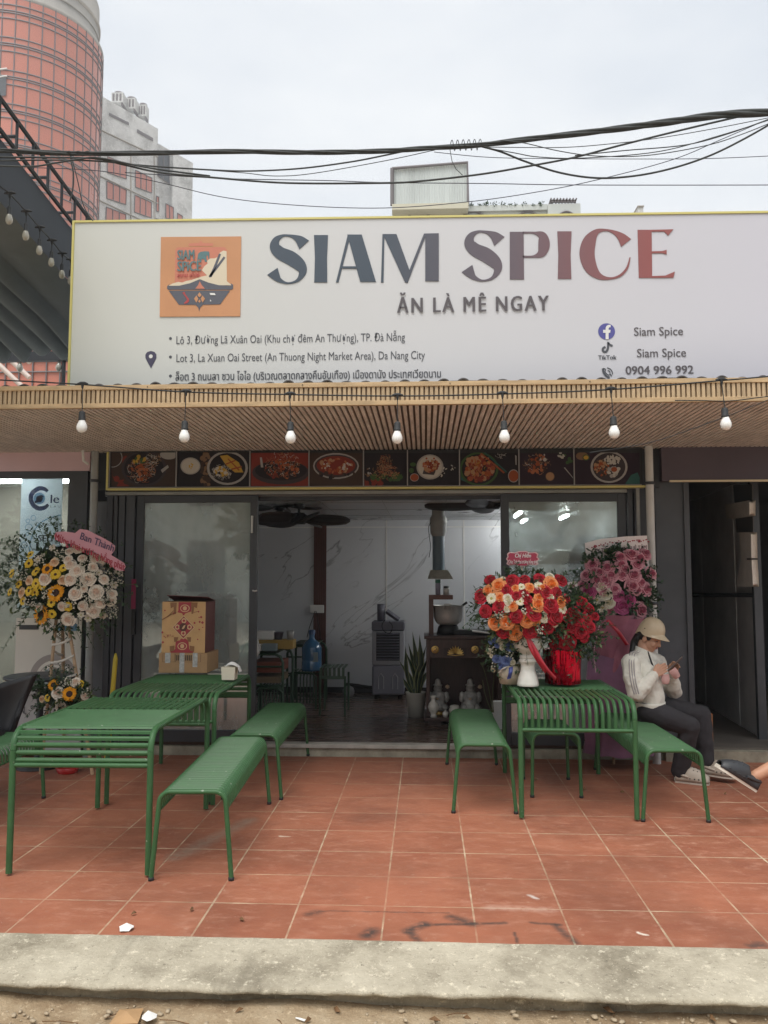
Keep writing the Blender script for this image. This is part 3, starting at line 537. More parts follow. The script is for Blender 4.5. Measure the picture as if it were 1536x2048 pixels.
class Photo:
    def __init__(s,x0,x1,bg):
        s.g=MB(); s.y=YM; s.x0,s.x1=x0,x1; s.bg=bg
        s.pl([(x0+2,906),(x1-2,906),(x1-2,972),(x0+2,972)],bg)
    def P(s,x,y):
        x=min(max(x,s.x0+2),s.x1-2); y=min(max(y,905),972.5)
        c=at(x,y,YM); return Vector((c.x,s.y,c.z))
    def pl(s,pts,k): s.y-=.00025; s.g.poly([s.P(*p) for p in pts],FK.index(k)); return s
    def ell(s,x,y,rx,ry,k,n=22): return s.pl([(x+rx*math.cos(2*PI*i/n),y+ry*math.sin(2*PI*i/n)) for i in range(n)],k)
    def ring(s,x,y,rx,ry,a,b): s.ell(x,y,rx,ry,a,28); return s.ell(x,y,rx*.88,ry*.88,b,28)
    def strands(s,x,y,rx,ry,ks,n,l=9,w=1.2):
        for _ in range(n):
            a=rnd(0,2*PI); q=math.sqrt(random.random()); cx=x+rx*q*math.cos(a); cy=y+ry*q*math.sin(a); b=rnd(0,2*PI); r=rnd(l*.4,l); k=random.choice(ks); s.y-=.000012
            p=[(cx+r*math.cos(b+t)*.6,cy+r*math.sin(b+t)*.5) for t in (0,.5,1,1.5,2)]
            q2=[(cx+(r-w)*math.cos(b+t)*.6,cy+(r-w)*math.sin(b+t)*.5) for t in (2,1.5,1,.5,0)]
            s.g.poly([s.P(*z) for z in p+q2],FK.index(k))
        return s
    def blobs(s,x,y,rx,ry,ks,n,r=3):
        for _ in range(n):
            a=rnd(0,2*PI); q=math.sqrt(random.random()); s.y-=.00002; e=rnd(.5,1); t=rnd(0,3); cx=x+rx*q*math.cos(a); cy=y+ry*q*math.sin(a); rr=rnd(r*.5,r)
            s.g.poly([s.P(cx+rr*math.cos(t)*math.cos(2*PI*i/8)-rr*e*math.sin(t)*math.sin(2*PI*i/8),cy+rr*math.sin(t)*math.cos(2*PI*i/8)+rr*e*math.cos(t)*math.sin(2*PI*i/8)) for i in range(8)],FK.index(random.choice(ks)))
        return s
    def done(s): return s.g.build('food_photo',FM,mb)
p=Photo(221,353,'brown'); p.blobs(240,945,30,30,['red','brown'],40,12); p.ell(225,915,20,20,'rim').ell(225,915,18.5,18.5,'brown'); p.ell(338,909,18,10,'rim'); p.ring(288,937,45,36,'bowl','dark'); p.strands(283,940,27,24,['noodle','shrimp','white','orange'],190); p.strands(305,920,16,12,['white','noodle'],60); p.blobs(278,920,12,8,['green','mango'],16,5).blobs(282,945,20,16,['shrimp','orange'],16,5).pl([(322,940),(336,930),(338,935),(325,946)],'rim'); p.done()
p=Photo(353,500,'dark'); p.blobs(412,940,10,34,['rope','brown'],70,6); p.ring(381,932,20,17,'rim','white').blobs(381,932,6,5,['mango'],8,2); p.ring(455,936,41,34,'rim','dark'); p.strands(443,945,20,14,['white','rim'],120,7); p.blobs(443,943,14,9,['white','mango'],30,4); p.pl([(440,912),(455,910),(478,925),(487,945),(470,945),(452,930)],'mango').pl([(455,918),(457,917),(480,940),(478,942)],'orange').pl([(470,920),(472,922),(452,930),(450,928)],'orange').pl([(484,932),(484,935),(464,940),(463,937)],'orange'); p.done()
p=Photo(500,618,'red'); p.ell(562,945,58,24,'bowl').ell(562,941,52,20,'dark'); p.strands(565,930,36,26,['orange','noodle','shrimp','white','orange'],230); p.blobs(565,938,34,20,['red','orange','shrimp'],40,4); p.pl([(520,915),(524,915),(527,935),(522,935)],'rim'); p.done()
p=Photo(618,727,'brown'); p.ell(672,932,46,26,'rim').ell(672,932,43,23,'bowl').ell(672,931,39,19,'red'); p.blobs(672,931,32,14,['orange','red','shrimp','noodle'],90,5).pl([(652,935),(672,920),(690,918),(685,930),(668,938)],'red'); p.blobs(650,932,10,6,['noodle','white'],14,3).blobs(690,932,12,8,['noodle','white'],18,3); p.blobs(672,950,46,6,['brown','dark'],12,5); p.done()
p=Photo(727,815,'dark'); p.blobs(745,965,22,8,['red'],20,6).blobs(775,954,34,7,['green'],40,5); p.strands(772,945,26,14,['noodle','shrimp'],120,8); p.strands(770,928,14,18,['noodle','orange','rope'],120,8); p.blobs(735,945,7,10,['rope','rim'],10,3); p.done()
p=Photo(815,919,'dark'); p.ring(860,934,27,25,'rim','white'); p.pl([(848,938),(872,940),(868,950),(845,948)],'bowl'); p.blobs(862,932,16,12,['orange','noodle','shrimp','red'],80,4); p.ell(853,917,4,4,'white').ell(868,917,4,4,'white').ell(853,917,2,2,'orange').ell(868,917,2,2,'orange'); p.ell(826,929,6,4,'green').ell(823,941,5,5,'green').ring(829,955,9,8,'rim','orange'); p.blobs(888,945,8,10,['white'],8,2.5).blobs(905,935,8,10,['white'],6,1.6); p.done()
p=Photo(919,1038,'dark'); p.pl([(920,945),(932,952),(950,971),(922,960)],'teal'); p.ring(958,938,39,34,'green','dark'); p.blobs(958,938,29,26,['orange','shrimp','red','noodle'],120,6); p.strands(958,938,26,22,['noodle','mango'],60,7); p.pl([(960,907),(963,906),(1010,945),(1007,947)],'orange').pl([(968,905),(971,904),(1014,943),(1012,946)],'teal'); p.ring(1027,952,11,13,'rim','orange'); p.strands(1000,910,14,5,['white'],14,8,.8); p.pl([(1030,910),(1033,912),(1033,930),(1031,930)],'rim'); p.done()
p=Photo(1038,1148,'plum'); p.strands(1072,927,26,20,['noodle','white','shrimp','rope'],120,8); p.blobs(1072,930,20,16,['shrimp','orange','brown'],30,5).blobs(1085,915,8,6,['shrimp','white'],10,4); p.ring(1100,953,9,9,'rope','noodle'); p.blobs(1125,910,8,6,['green','white'],12,4).blobs(1138,922,8,5,['green'],12,4).pl([(1127,935),(1130,935),(1148,955),(1146,957)],'rim'); p.done()
p=Photo(1148,1281,'plum'); p.ell(1164,912,12,8,'rope').ell(1172,915,7,6,'green').ell(1172,915,5,4,'mango'); p.ring(1218,934,37,32,'rim','dark'); p.ell(1218,934,31.5,27,'bowl'); p.blobs(1203,935,14,16,['orange','brown','noodle'],70,4); p.blobs(1225,920,16,9,['white'],50,3); p.blobs(1226,943,11,10,['white','rim'],16,6).ell(1228,939,6,5,'orange'); p.pl([(1250,968),(1262,950),(1275,945),(1281,955),(1281,971),(1258,971)],'teal'); p.done()
g=MB()
for px in (353,500,618,727,815,919,1038,1148):
    c=at(px,940,YM); g.box2((c.x-.0045,YM-.012,mz0+.008),(c.x+.0045,YM+.004,mz1))
a=at(219,973,YM);b=at(1283,968,YM); g.box2((a.x,YM-.012,mz0+.003),(b.x,YM+.004,mz0+.008)); g.box2((a.x-.004,YM-.012,mz0+.003),(a.x+.001,YM+.004,mz1)); g.build('divider',mat('divider_grey',(.30,.29,.29),.5),mb)

# ---------------------------------------------------------------- downpipes
def pipe(label,x,y,z0,z1,r,m,clips):
    t=thing('downpipe',label,'pipe',(x,y,z0)); MB().tube([(x,y,z0),(x,y,z1)],r,12).build('pipe',m,t)
    for z in clips:
        g=MB(); g.lathe([(r,-.012),(r+.008,-.012),(r+.008,.012),(r,.012)],14,(x,y,z)); g.box2((x-.012,y,z-.008),(x+.012,y+.09,z+.008)); g.build('pipe_clip',M['alu'],t)
pipe('grey plastic downpipe between the pink laundry front and the menu board',-2.87,7.0,.0,2.62,.032,M['pipe'],(2.35,1.2))
pipe('white plastic downpipe at the right end of the menu board beside the dark shutters',1.885,6.98,.0,2.62,.034,mat('white_pvc',(.58,.58,.56),.4,var=(4,.12)),(2.30,1.3))
pipe('thin pale pipe standing left of the white downpipe by the right door',1.80,7.04,.0,2.62,.016,M['pipe'],(2.36,))
o=MB().tube([(-2.93,6.98,2.66),(-2.96,6.95,2.60),(-2.95,6.95,2.52),(-2.93,7.0,2.50)],.012,8).build('white_cable',M['white'],None,loc=(-2.93,7.0,2.5)); tag(o,'short white cable curl beside the top of the grey downpipe','cable')

# ---------------------------------------------------------------- laundry on the left
la=thing('laundry_building','pink fronted laundry with big glass window and white promotional banner at left edge','building',(-4.6,8.2,0))
M['pink']=mat('pink_panel',(.62,.44,.47),.55,var=(2,.06))
zb=at(0,943,7.05).z
g=MB(); g.box2((-6.6,7.04,zb),(-3.82,7.10,2.72)); g.box2((-3.815,7.04,zb),(-2.93,7.10,2.72)); g.build('fascia',M['pink'],la)
g=MB(); g.box2((-6.6,7.05,0),(-6.5,7.12,zb)); g.box2((-3.12,7.05,0),(-2.95,7.14,zb)); g.box2((-6.5,7.05,zb-.06),(-3.12,7.12,zb)); g.box2((-6.5,7.05,0),(-3.12,7.12,.12)); g.build('window_frame',M['alu'],la)
MB().box2((-6.5,7.085,.12),(-3.12,7.095,zb-.06)).build('glass_pane',glass('shop_glass',(.80,.84,.83),.03),la)
g=MB(); g.box2((-6.6,9.6,0),(-2.99,9.7,2.7)); g.box2((-6.7,7.2,0),(-6.6,9.7,2.7)); g.box2((-3.1,7.2,0),(-2.995,9.6,2.7)); g.build('inner_wall',mat('laundry_wall',(.24,.225,.19),.8,var=(1.2,.2)),la)
MB().box2((-6.6,7.15,2.60),(-2.995,9.6,2.7)).build('ceiling',M['white'],la); MB().box2((-6.6,7.13,-.01),(-2.995,9.6,.08)).build('floor',mat('laundry_floor',(.38,.36,.31),.5,var=(2,.15)),la)
for y,x in ((7.42,-4.0),(8.9,-4.5)):
    t=thing('tube_light','lit white strip light on the laundry ceiling, '+('nearer the window' if y<8.5 else 'farther back in the room'),'ceiling light',(x,y,2.6)); MB().box2((x-.6,y-.09,2.57),(x+.6,y+.09,2.598)).build('lamp_panel',mat('lit_strip',(1,1,1),.5,emis=20),t)
# banner and washing machine print behind the glass
bn=thing('banner','white laundry banner with navy round logo hanging behind the left window glass','banner',(-3.6,7.14,1.4)); YBn=7.112
bx0,bx1=at(42,1000,YBn).x,at(124,1000,YBn).x
M['banner']=mat('banner_print',(.78,.84,.88),.5,var=(1.5,.06))
thin(M['banner'],.6)
 
MB().box2((bx0,YBn,1.25),(bx1,YBn+.006,2.42)).build('sheet',M['banner'],bn)
M['navy']=mat('navy_print',(.06,.075,.18),.5); M['greyp']=mat('grey_print',(.16,.16,.17),.5); M['skyp']=mat('sky_blue_print',(.25,.45,.62),.5)
for k in ('navy','greyp','skyp'): thin(M[k],.6)
g=MB()
for q in stroke([(96,983,6),(89,978,8),(78,977,9),(66,985,9),(62,997,9),(67,1010,9),(78,1017,9),(90,1015,8),(97,1009,6)],6): g.poly(pp(q,YBn,-.004))
g.build('logo_ring',M['navy'],bn); g=MB(); g.poly(disc(79,997,12,YBn,0,dy=-.003)); g.poly(disc(79,998,7,YBn,0,dy=-.004),1)
for q in stroke([(70,1005,4),(78,1000,6),(82,992,4),(88,994,2)],5): g.poly(pp(q,YBn,-.005),1)
g.build('logo_wave',[M['skyp'],M['navy']],bn)
text('banner_text','le',101,119,1006,17,YBn,bn,M['navy'],bold=.02); text('banner_text','L A U',101,121,1015,4,YBn,bn,M['greyp'])
text('banner_text','コイン',97,121,1041,6,YBn,bn,M['greyp']); text('banner_text','LAUNDROMAT',81,123,1052,5,YBn,bn,M['greyp']); text('banner_text','SELF-',76,116,1083,13,YBn,bn,M['greyp'],bold=.03); text('banner_text','LA',72,108,1100,17,YBn,bn,M['greyp'],bold=.04)
g=MB()
for x,y,r in ((56,1042,4),(67,1036,5),(58,1055,7),(49,1090,6),(55,1068,3)):
    for q in stroke([(x+r*math.cos(t),y+r*math.sin(t),1.2) for t in [i*PI/4 for i in range(9)]],2): g.poly(pp(q,YBn,-.003))
for q in stroke([(60,1110,2),(62,1080,2),(75,1052,2),(95,1038,2),(122,1030,2)],5): g.poly(pp(q,YBn,-.003))
g.build('bubble_print',M['skyp'],bn)
wp=thing('laundry_sticker','sticker picture of a white washing machine on the lower left laundry window','sticker',(at(105,1400,7.5).x,7.03,.08))
M['enamel']=mat('white_enamel',(.66,.64,.58),.35,var=(2,.05)); x0=at(28,1350,7.03).x; x1=at(160,1350,7.03).x; ztp=at(80,1236,7.03).z; cz=at(100,1358,7.03).z
MB().box2((x0,7.035,.13),(x1,7.045,ztp)).build('sheet',M['enamel'],wp)
g=MB(); X=at(106,1358,7.03).x; n=40; rr=at(152,1350,7.03).x-X
def ringY(g,r0,r1,y,mi): 
    g.add([Vector((X+r*math.cos(2*PI*i/n),y,cz+r*math.sin(2*PI*i/n))) for r in (r0,r1) for i in range(n)],[(i,(i+1)%n,n+(i+1)%n,n+i) for i in range(n)],mi)
ringY(g,rr*.78,rr*1.05,7.033,0); ringY(g,rr*.5,rr*.78,7.032,1); ringY(g,.01,rr*.5,7.0325,2); ringY(g,rr*.62,rr*.65,7.031,0); g.build('porthole_picture',[mat('porthole_ring',(.33,.30,.28),.5),M['enamel'],mat('porthole_glass',(.32,.38,.42),.15)],wp)
MB().box2((x0+.03,7.032,ztp-.10),(x0+.20,7.036,ztp-.06)).build('drawer_picture',M['greyp'],wp); MB().box2((x1-.24,7.032,ztp-.11),(x1-.04,7.036,ztp-.05)).build('panel_picture',M['skyp'],wp)
# floor standing board with GIAN, text at bottom
sb=thing('laundry_poster','pale grey poster board with dark lettering standing at the foot of the laundry window','poster',(at(70,1500,7.0).x,6.96,0)); Yp=6.95
a=at(0,1375,Yp); b=at(160,1505,Yp); MB().box2((a.x,Yp,0.02),(b.x,Yp+.02,a.z)).build('sheet',mat('poster_print',(.50,.50,.50),.6,var=(3,.07)),sb)
text('poster_text','GIẢN,',18,53,1428,15,Yp,sb,M['greyp'],bold=.02); g=MB(); random.seed(5)
for i in range(30):
    x=rnd(66,92); y=1352+26*(1-(92-x)/60)+rnd(0,30); g.poly(pp([(x,y),(x+rnd(3,9),y+rnd(-3,3)),(x+rnd(2,6),y+rnd(3,7))],Yp,-.002-i*.0001),i%2)
g.build('poster_picture',[M['greyp'],M['alu']],sb)
# dark round table and black chair
tb=thing('side_table','small round black side table in front of the laundry window','table',(at(80,1350,6.5).x,6.6,0)); c=at(82,1352,6.6)
MB().lathe([(0,0),(.27,0),(.28,.012),(.28,.024),(.26,.03),(0,.03)],32,(c.x,6.6,c.z-.02)).build('tabletop',M['alu'],tb); MB().lathe([(.17,0),(.17,.015),(.03,.03),(.025,c.z-.02)],20,(c.x,6.6,0)).build('pedestal',M['black'],tb)
ch=thing('black_chair','black padded chair back cut off by the left edge, beside the green tables','chair',(at(0,1480,5.9).x,5.9,0)); Yc=5.75
pts=[(-60,1375),(0,1366),(40,1355),(74,1347),(77,1351),(70,1368),(58,1398),(44,1418),(38,1440),(30,1468),(20,1482),(0,1500),(-60,1505)]
g=MB(); 
def chb(u,v):
    i=u*12; L_=[(-60,1375),(-30,1371),(0,1366),(20,1361),(40,1355),(60,1350),(76,1347)]; Bm=[(-60,1505),(-30,1505),(0,1500),(12,1490),(22,1480),(32,1462),(40,1435)]
    k=min(int(u*6),5); t=u*6-k; A=Vector(L_[k]).lerp(Vector(L_[k+1]),t); Bq=Vector(Bm[k]).lerp(Vector(Bm[k+1]),t); q=A.lerp(Bq,v)
    if u>.99: q=A.lerp(Bq,v)
    d=.06*math.sin(PI*u)+.03*math.sin(PI*v); return at(q.x,q.y,Yc+d)
g.grid(24,12,chb); o=g.build('backrest',mat('black_leatherette',(.012,.012,.015),.45,bump=(60,.15,.003)),ch); s=o.modifiers.new('t','SOLIDIFY'); s.thickness=.035
c=at(-10,1500,5.9); MB().lathe([(0,0),(.20,0),(.23,.03),(.22,.06),(0,.07)],24,(c.x,5.55,.40)).build('seat',M['black'],ch)
for a in range(4):
    q=PI/4+a*PI/2; MB().tube([(c.x+.15*math.cos(q),5.55+.15*math.sin(q),.41),(c.x+.2*math.cos(q),5.55+.2*math.sin(q),0)],.012,8).build('leg',M['black'],ch)

# ---------------------------------------------------------------- dark shop on the right
ds=thing('shutter_building','dark unlit shop unit with plum header panel and folding metal shutters at right edge','building',(3.4,8.6,0))
M['plum']=mat('plum_header',(.085,.065,.082),.6,var=(2,.12)); M['dkmetal']=mat('dark_sheet_metal',(.07,.077,.088),.5,var=(1.5,.3)); M['gsheet']=mat('grey_sheet_metal',(.70,.68,.66),.55,var=(1.2,.25))
z0=at(1400,962,7.05).z; MB().box2((2.0,7.02,z0),(5.2,7.10,2.66)).build('header',M['plum'],ds); MB().box2((2.06,7.005,z0-.012),(5.2,7.03,z0+.004)).build('edge_strip',mat('pale_led_strip',(.70,.60,.40),.4),ds)  # pale strip colour stands in for the LED line under the header
x0=1.965; x1=at(1372,1200,7.12).x
g=MB(); g.box2((x0,7.12,.05),(x1,7.16,z0+.2)); g.build('fixed_panel',M['dkmetal'],ds); MB().box2((x1,7.10,.05),(x1+.045,7.17,z0+.2)).build('post',M['alu2'],ds)
A=atz(1385,1395,.10); Bp=atz(1524,1478,.10); d=(Bp-A); Ln=Vector((d.x,d.y,0)); nn=4; u=Ln.normalized(); nrm=Vector((-u.y,u.x,0))
for i in range(nn):
    a=A+d*(i/nn); b=A+d*((i+.985)/nn); g=MB(); off=nrm*.002*(i%2)
    g.add([Vector((p.x,p.y,z))+off+nrm*w for w in (0,.012) for p in (a,b) for z in (.10,2.42)],[(0,2,3,1),(4,5,7,6),(0,1,5,4),(2,6,7,3),(1,3,7,5),(0,4,6,2)]); g.build('shutter_panel',M['gsheet'],ds)
a=A+Vector((0,0,at(1400,1190,A.y).z-.1)); b=Bp+Vector((0,0,at(1520,1190,Bp.y).z-.1)); g=MB(); g.tube([a-nrm*.02,b-nrm*.02],.02,4,sm=False); g.build('rail',M['dkmetal'],ds)
g=MB(); g.box2((1.965,11.2,0),(5.2,11.3,2.7)); g.box2((4.9,7.1,0),(5.0,11.2,2.7)); g.box2((1.97,7.17,2.5),(5.2,11.2,2.6)); g.box2((2.085,7.17,0),(2.13,11.2,2.5)); g.build('inner_wall',M['dkmetal'],ds)
MB().box2((2.0,7.13,-.02),(5.2,11.2,.10)).build('floor',mat('cement_floor',(.14,.12,.10),.8,var=(2,.3)),ds)
MB().box2((1.98,7.05,-.02),(5.2,7.13,.085)).build('step',M['thr'],ds)
MB().box((Bp.x,Bp.y-.01,1.27),(.07,.05,2.36)).build('edge_cover',M['dkmetal'],ds)  # dark strip added to hide the bright lit edge of the last panel
# pale cushions hung on the shutters
M['pad']=mat('pale_foam_pad',(.74,.69,.62),.9,var=(8,.1)); M['tape']=mat('dark_strap',(.05,.045,.04),.7)
def on(px,py,o=.05): return atplane(px,py,A-nrm*o,nrm)
def pad(label,pts,o=.04,belt=None):
    g=MB(); P=[on(x,y,o) for x,y in pts]; n=len(P); Q=[p-nrm*.05 for p in P]; g.add(P+Q,[tuple(range(n)),tuple(range(2*n-1,n-1,-1))]+[(i,(i+1)%n,n+(i+1)%n,n+i) for i in range(n)])
    c=sum(P,Vector())/n; t=thing('foam_pad',label,'foam pad',c); g.build('pad',M['pad'],t,bevel=.015)
    if belt: h=MB(); a,b=on(*belt[0],o+.06),on(*belt[1],o+.06); h.tube([a,b],.008,6); h.build('strap',M['tape'],t)
pad('pale foam block wedged high on the dark folding shutter',[(1462,1012),(1510,1004),(1510,1028),(1465,1035)])
pad('pale folded foam pad tied at its waist hanging on the dark folding shutter',[(1491,1068),(1513,1068),(1514,1118),(1517,1170),(1485,1170),(1495,1120)],belt=((1495,1118),(1515,1118)))
g=MB(); P=[on(x,y,.03) for x,y in ((1468,970),(1506,968),(1508,1065),(1475,1065))]; g.add(P+[p-nrm*.008 for p in P],[(0,1,2,3),(7,6,5,4),(0,4,5,1),(1,5,6,2),(2,6,7,3),(3,7,4,0)]); o=g.build('cardboard_sheet',mat('grey_board',(.10,.095,.09),.8),None,loc=P[3]); tag(o,'grey board sheet fixed behind the pale pads on the dark shutter','board')
w=atz(1419,1500,.09); o=MB().box((w.x,w.y,.24),(.05,.05,.30)).build('wooden_stool_leg',mat('orange_wood',(.36,.15,.06),.6,var=(8,.2)),None,loc=(w.x,w.y,.09)); tag(o,'short orange wooden post standing on the step behind the seated person','wooden post')
# ---------------------------------------------------------------- overhead cables
YW=4.5
M['cable']=mat('weathered_cable',(.045,.05,.05),.7,var=(14,.35),bump=(60,.4,.004)); M['cable2']=mat('thin_wire',(.05,.052,.075),.6)
def wire(label,pts,r,Y=YW,m=None,cat='cable'):
    P=[at(v.x,v.y,Y+v.z) for v in crom([(p[0],p[1],p[2] if len(p)>2 else 0) for p in pts],7)]
    c=P[len(P)//2]; o=MB().tube(P,r,6).build('overhead_cable',m or M['cable'],None,loc=c); return tag(o,label,cat,'overhead cables')
base=[(-80,299),(0,301),(150,307),(300,306),(470,303),(620,305),(768,302),(860,296),(960,290),(1060,278),(1200,262),(1330,245),(1440,230),(1536,225),(1620,220)]
bp=[at(v.x,v.y,YW) for v in crom([(a,b,0) for a,b in base],9)]
bt=thing('cable_bundle','thick twisted black cable bundle sagging across the whole sky above the sign','cable',bp[60]); random.seed(2)
for k in range(4):
    pts=[];rr=[]
    for i,p in enumerate(bp):
        w=.0075+.0065*max(0,(i-70)/len(bp)*2); w=min(w,.014); a=i*.21+k*PI/2+.5*math.sin(i*.13); pts.append(p+Vector((0,math.cos(a)*w,math.sin(a)*w))); rr.append(w*.95)
    MB().tube(pts,rr,7).build('strand',M['cable'],bt)
wire('heavy black cable sagging just below the bundle and rising to the right',[(-40,314,-.05),(100,315,-.05),(190,317,-.04),(250,330),(320,345),(425,355),(575,366),(768,366),(843,362),(958,349),(1048,334),(1148,315),(1243,290),(1343,265),(1440,242),(1560,215)],.0055)
wire('black cable joining the bundle above the middle of the sign',[(-40,322,-.06),(100,320,-.06),(190,322,-.03),(300,332),(425,340),(500,342),(600,337),(700,324),(768,311),(853,293)],.0045)
wire('thin wire looping from the left cables up to the bundle above the sign',[(425,341,.02),(490,346,.02),(550,352,.02),(625,347,.02),(768,322,.02),(870,300,.02)],.0022)
wire('thin straight wire running level to the right edge above the sign',[(250,345,.03),(450,357,.03),(650,361,.03),(768,365,.03),(968,367,.03),(1168,370,.03),(1540,370,.03),(1620,369,.03)],.0024,m=M['cable2'])
wire('thin blue wire dipping lowest, close above the sign top edge',[(60,335,.05),(200,342,.05),(320,365,.05),(450,395,.05),(600,411,.05),(768,416,.05),(933,404,.05),(1068,385,.05),(1193,360,.05),(1343,320,.05),(1440,280,.05),(1560,228,.05)],.0022,m=M['cable2'])
wire('heavy black loop hanging low at right between bundle knot and right edge',[(955,291),(1000,303),(1048,322),(1118,345),(1193,356),(1268,352),(1343,337),(1418,312),(1488,278),(1560,237)],.0055,YW+.03)
wire('thin wire leaving the bundle knot nearly level to the right edge',[(968,294),(1118,295),(1218,288),(1318,276),(1440,255),(1560,231)],.0022,YW-.02)
wire('slack grey wire dipping under the bundle right of the coil',[(1000,281),(1048,286),(1118,302),(1193,312),(1293,311),(1408,292),(1480,270),(1560,238)],.0026,YW-.03)
wire('bluish wire running level just below the bundle at right',[(868,304),(968,314),(1078,317),(1268,318),(1418,317),(1560,311)],.002,YW+.06,M['cable2'])
wire('pair wire sagging from the knot beneath the slack grey wire',[(975,296),(1030,306),(1078,314),(1168,316),(1318,303),(1443,270),(1560,233)],.0026,YW-.05)
wire('stiff dark wire joining the bundle from lower left at right edge',[(1150,311,-.02),(1250,301,-.02),(1370,290,-.02),(1458,267,-.02),(1560,230,-.02)],.003)
wire('loose cable end hanging straight down in front of the red tower',[(140,308),(143,325),(147,350),(146,375),(140,402)],.004)
wire('loose dark wire slanting down in front of the red tower to the sign corner',[(142,310),(155,360),(165,405),(176,428),(186,442)],.003)
wire('grey cable crossing in front of the left awning below the bundle',[(-40,330,-.08),(60,333,-.08),(110,326,-.08),(160,318,-.06),(200,316,-.04),(300,336,0),(420,352,0)],.005)
cw=[]
for i in range(60):
    t=i/59; x=900+62*t; a=t*2*PI*5.5; p=at(x,291-2*t,YW); cw.append(p+Vector((0,.03*math.cos(a),.028*math.sin(a))))
cw=[at(925,350,YW-.02),at(912,338,YW-.02),at(904,322,YW-.02),at(901,305,YW-.02)]+cw
o=MB().tube([tuple(v) for v in cw],.0022,5).build('wire_coil',M['cable'],None,loc=cw[20]); tag(o,'thin wire coiled around the bundle with loose tail hanging down','cable')
o=MB()
for k in range(3): o.lathe([(.016,-.006),(.021,0),(.016,.006)],10,at(140+k*18,306,YW))
o=o.build('cable_clamp',M['cable'],None,loc=at(150,306,YW)); tag(o,'dark binding clamp on the bundle in front of the red tower','clamp')

# ---------------------------------------------------------------- red glass tower
M['salmon']=mat('salmon_tower_glass',(.50,.175,.12),.3,var=(.12,.05),spec=.6); M['mull']=mat('mullion_grey',(.16,.145,.15),.6); M['tconc']=mat('tower_concrete',(.36,.34,.31),.85,var=(.25,.22))
TD=75.0; tcn=at(34,600,TD); r_=158/F*TD*.99; cx,cyy=tcn.x,TD
tw=thing('glass_tower','tall round tower clad in salmon red glass panels with dark mullions','tower',(cx,cyy,0))
ze=1.5+ (TD-r_)*math.tan(PITCH+math.atan((1024-0)/F))
ztop=at(60,-12,TD-r_).z; MB().lathe([(r_,0),(r_,ztop)],96,(cx,cyy,0)).build('glass_wall',M['salmon'],tw)
fl=[at(45,y,TD-r_).z for y in (70,136,202,268,330,392)]; fh=fl[0]-fl[1]
g=MB(); nm=40
for i in range(nm):
    a=2*PI*i/nm+.03; x,y=cx+r_*1.003*math.cos(a),cyy+r_*1.003*math.sin(a); g.tube([(x,y,0),(x,y,ztop)],.055,5,cap=False)
z=fl[0]+fh
while z>2:
    for o_ in (0,.55,.75,1.3):
        g.lathe([(r_,z-o_-.05),(r_+.07,z-o_-.05),(r_+.07,z-o_+.05),(r_,z-o_+.05)],96,(cx,cyy,0))
    z-=fh
g.build('mullion_grid',M['mull'],tw)
g=MB(); g.lathe([(r_,ztop-.1),(r_+.06,ztop),(r_+.06,ztop+.3),(r_-.05,ztop+.35),(r_-.45,ztop+.35),(r_-.45,ztop+5)],96,(cx,cyy,0)); g.lathe([(r_-.44,ztop+1.6),(r_-.38,ztop+1.6),(r_-.38,ztop+1.8),(r_-.44,ztop+1.8)],96,(cx,cyy,0)); g.lathe([(r_-.44,ztop+2.6),(r_-.3,ztop+2.7),(r_-.3,ztop+3.0),(r_-.44,ztop+3.1)],96,(cx,cyy,0)); g.build('parapet',M['tconc'],tw)
def tw_at(px,py):       # where a sight line meets the tower
    d=ray(px,py); ox,oy=-cx,-cyy; A_=d.x**2+d.y**2; B_=2*(ox*d.x+oy*d.y); C_=ox*ox+oy*oy-(r_+.12)**2; t=(-B_-math.sqrt(max(B_*B_-4*A_*C_,0)))/(2*A_); return EYE+d*t
g=MB(); g.poly([tw_at(-14,156),tw_at(13,153),tw_at(12,191),tw_at(-14,193)]); g.build('open_window',M['alu2'],tw); g=MB(); g.tube([tw_at(-14,141),tw_at(14,137)],.08,5); g.tube([tw_at(-14,156),tw_at(14,152)],.08,5); g.build('window_rail',M['white'],tw)

# ---------------------------------------------------------------- grey concrete block beside it
gbp=at(190,200,88); gu=Vector((math.sin(R(30.5)),math.cos(R(30.5)),0)); gn=Vector((gu.y,-gu.x,0)); 
def ga(px,py,o=0): return atplane(px,py,gbp+gn*o,gn)
M['gconc']=ground_mat('stained_grey_concrete',(.36,.36,.35),(.56,.56,.55),(.68,.68,.67),.45,.25,.05); M['redwin']=mat('red_window_glass',(.47,.19,.15),.2)
gb=thing('concrete_building','stained pale grey concrete block with red windows beside the round tower','building',(gbp.x,gbp.y,0))
def wallseg(name,p0,p1,ztop0,depth,m,par):
    a=Vector((p0.x,p0.y,0)); b=Vector((p1.x,p1.y,0)); n=-gn*depth; g=MB(); t=Vector((0,0,ztop0))
    g.add([a,b,b+t,a+t,a+n,b+n,b+n+t,a+n+t],[(0,1,2,3),(5,4,7,6),(1,5,6,2),(4,0,3,7),(3,2,6,7)]); return g.build(name,m,par)
P0=ga(180,185); P1=ga(316,262); wallseg('wall',P0,P1,ga(205,193).z,14,M['gconc'],gb)
g1=MB()
def wq(g,pts,o,mi=0): g.poly([ga(x,y,o) for x,y in pts],mi)
wallseg('rear_wing',ga(316,300),ga(386,330),ga(345,303).z,10,M['gconc'],gb); wallseg('roof_block',ga(314,290),ga(347,288),ga(322,292).z,6,M['gconc'],gb)
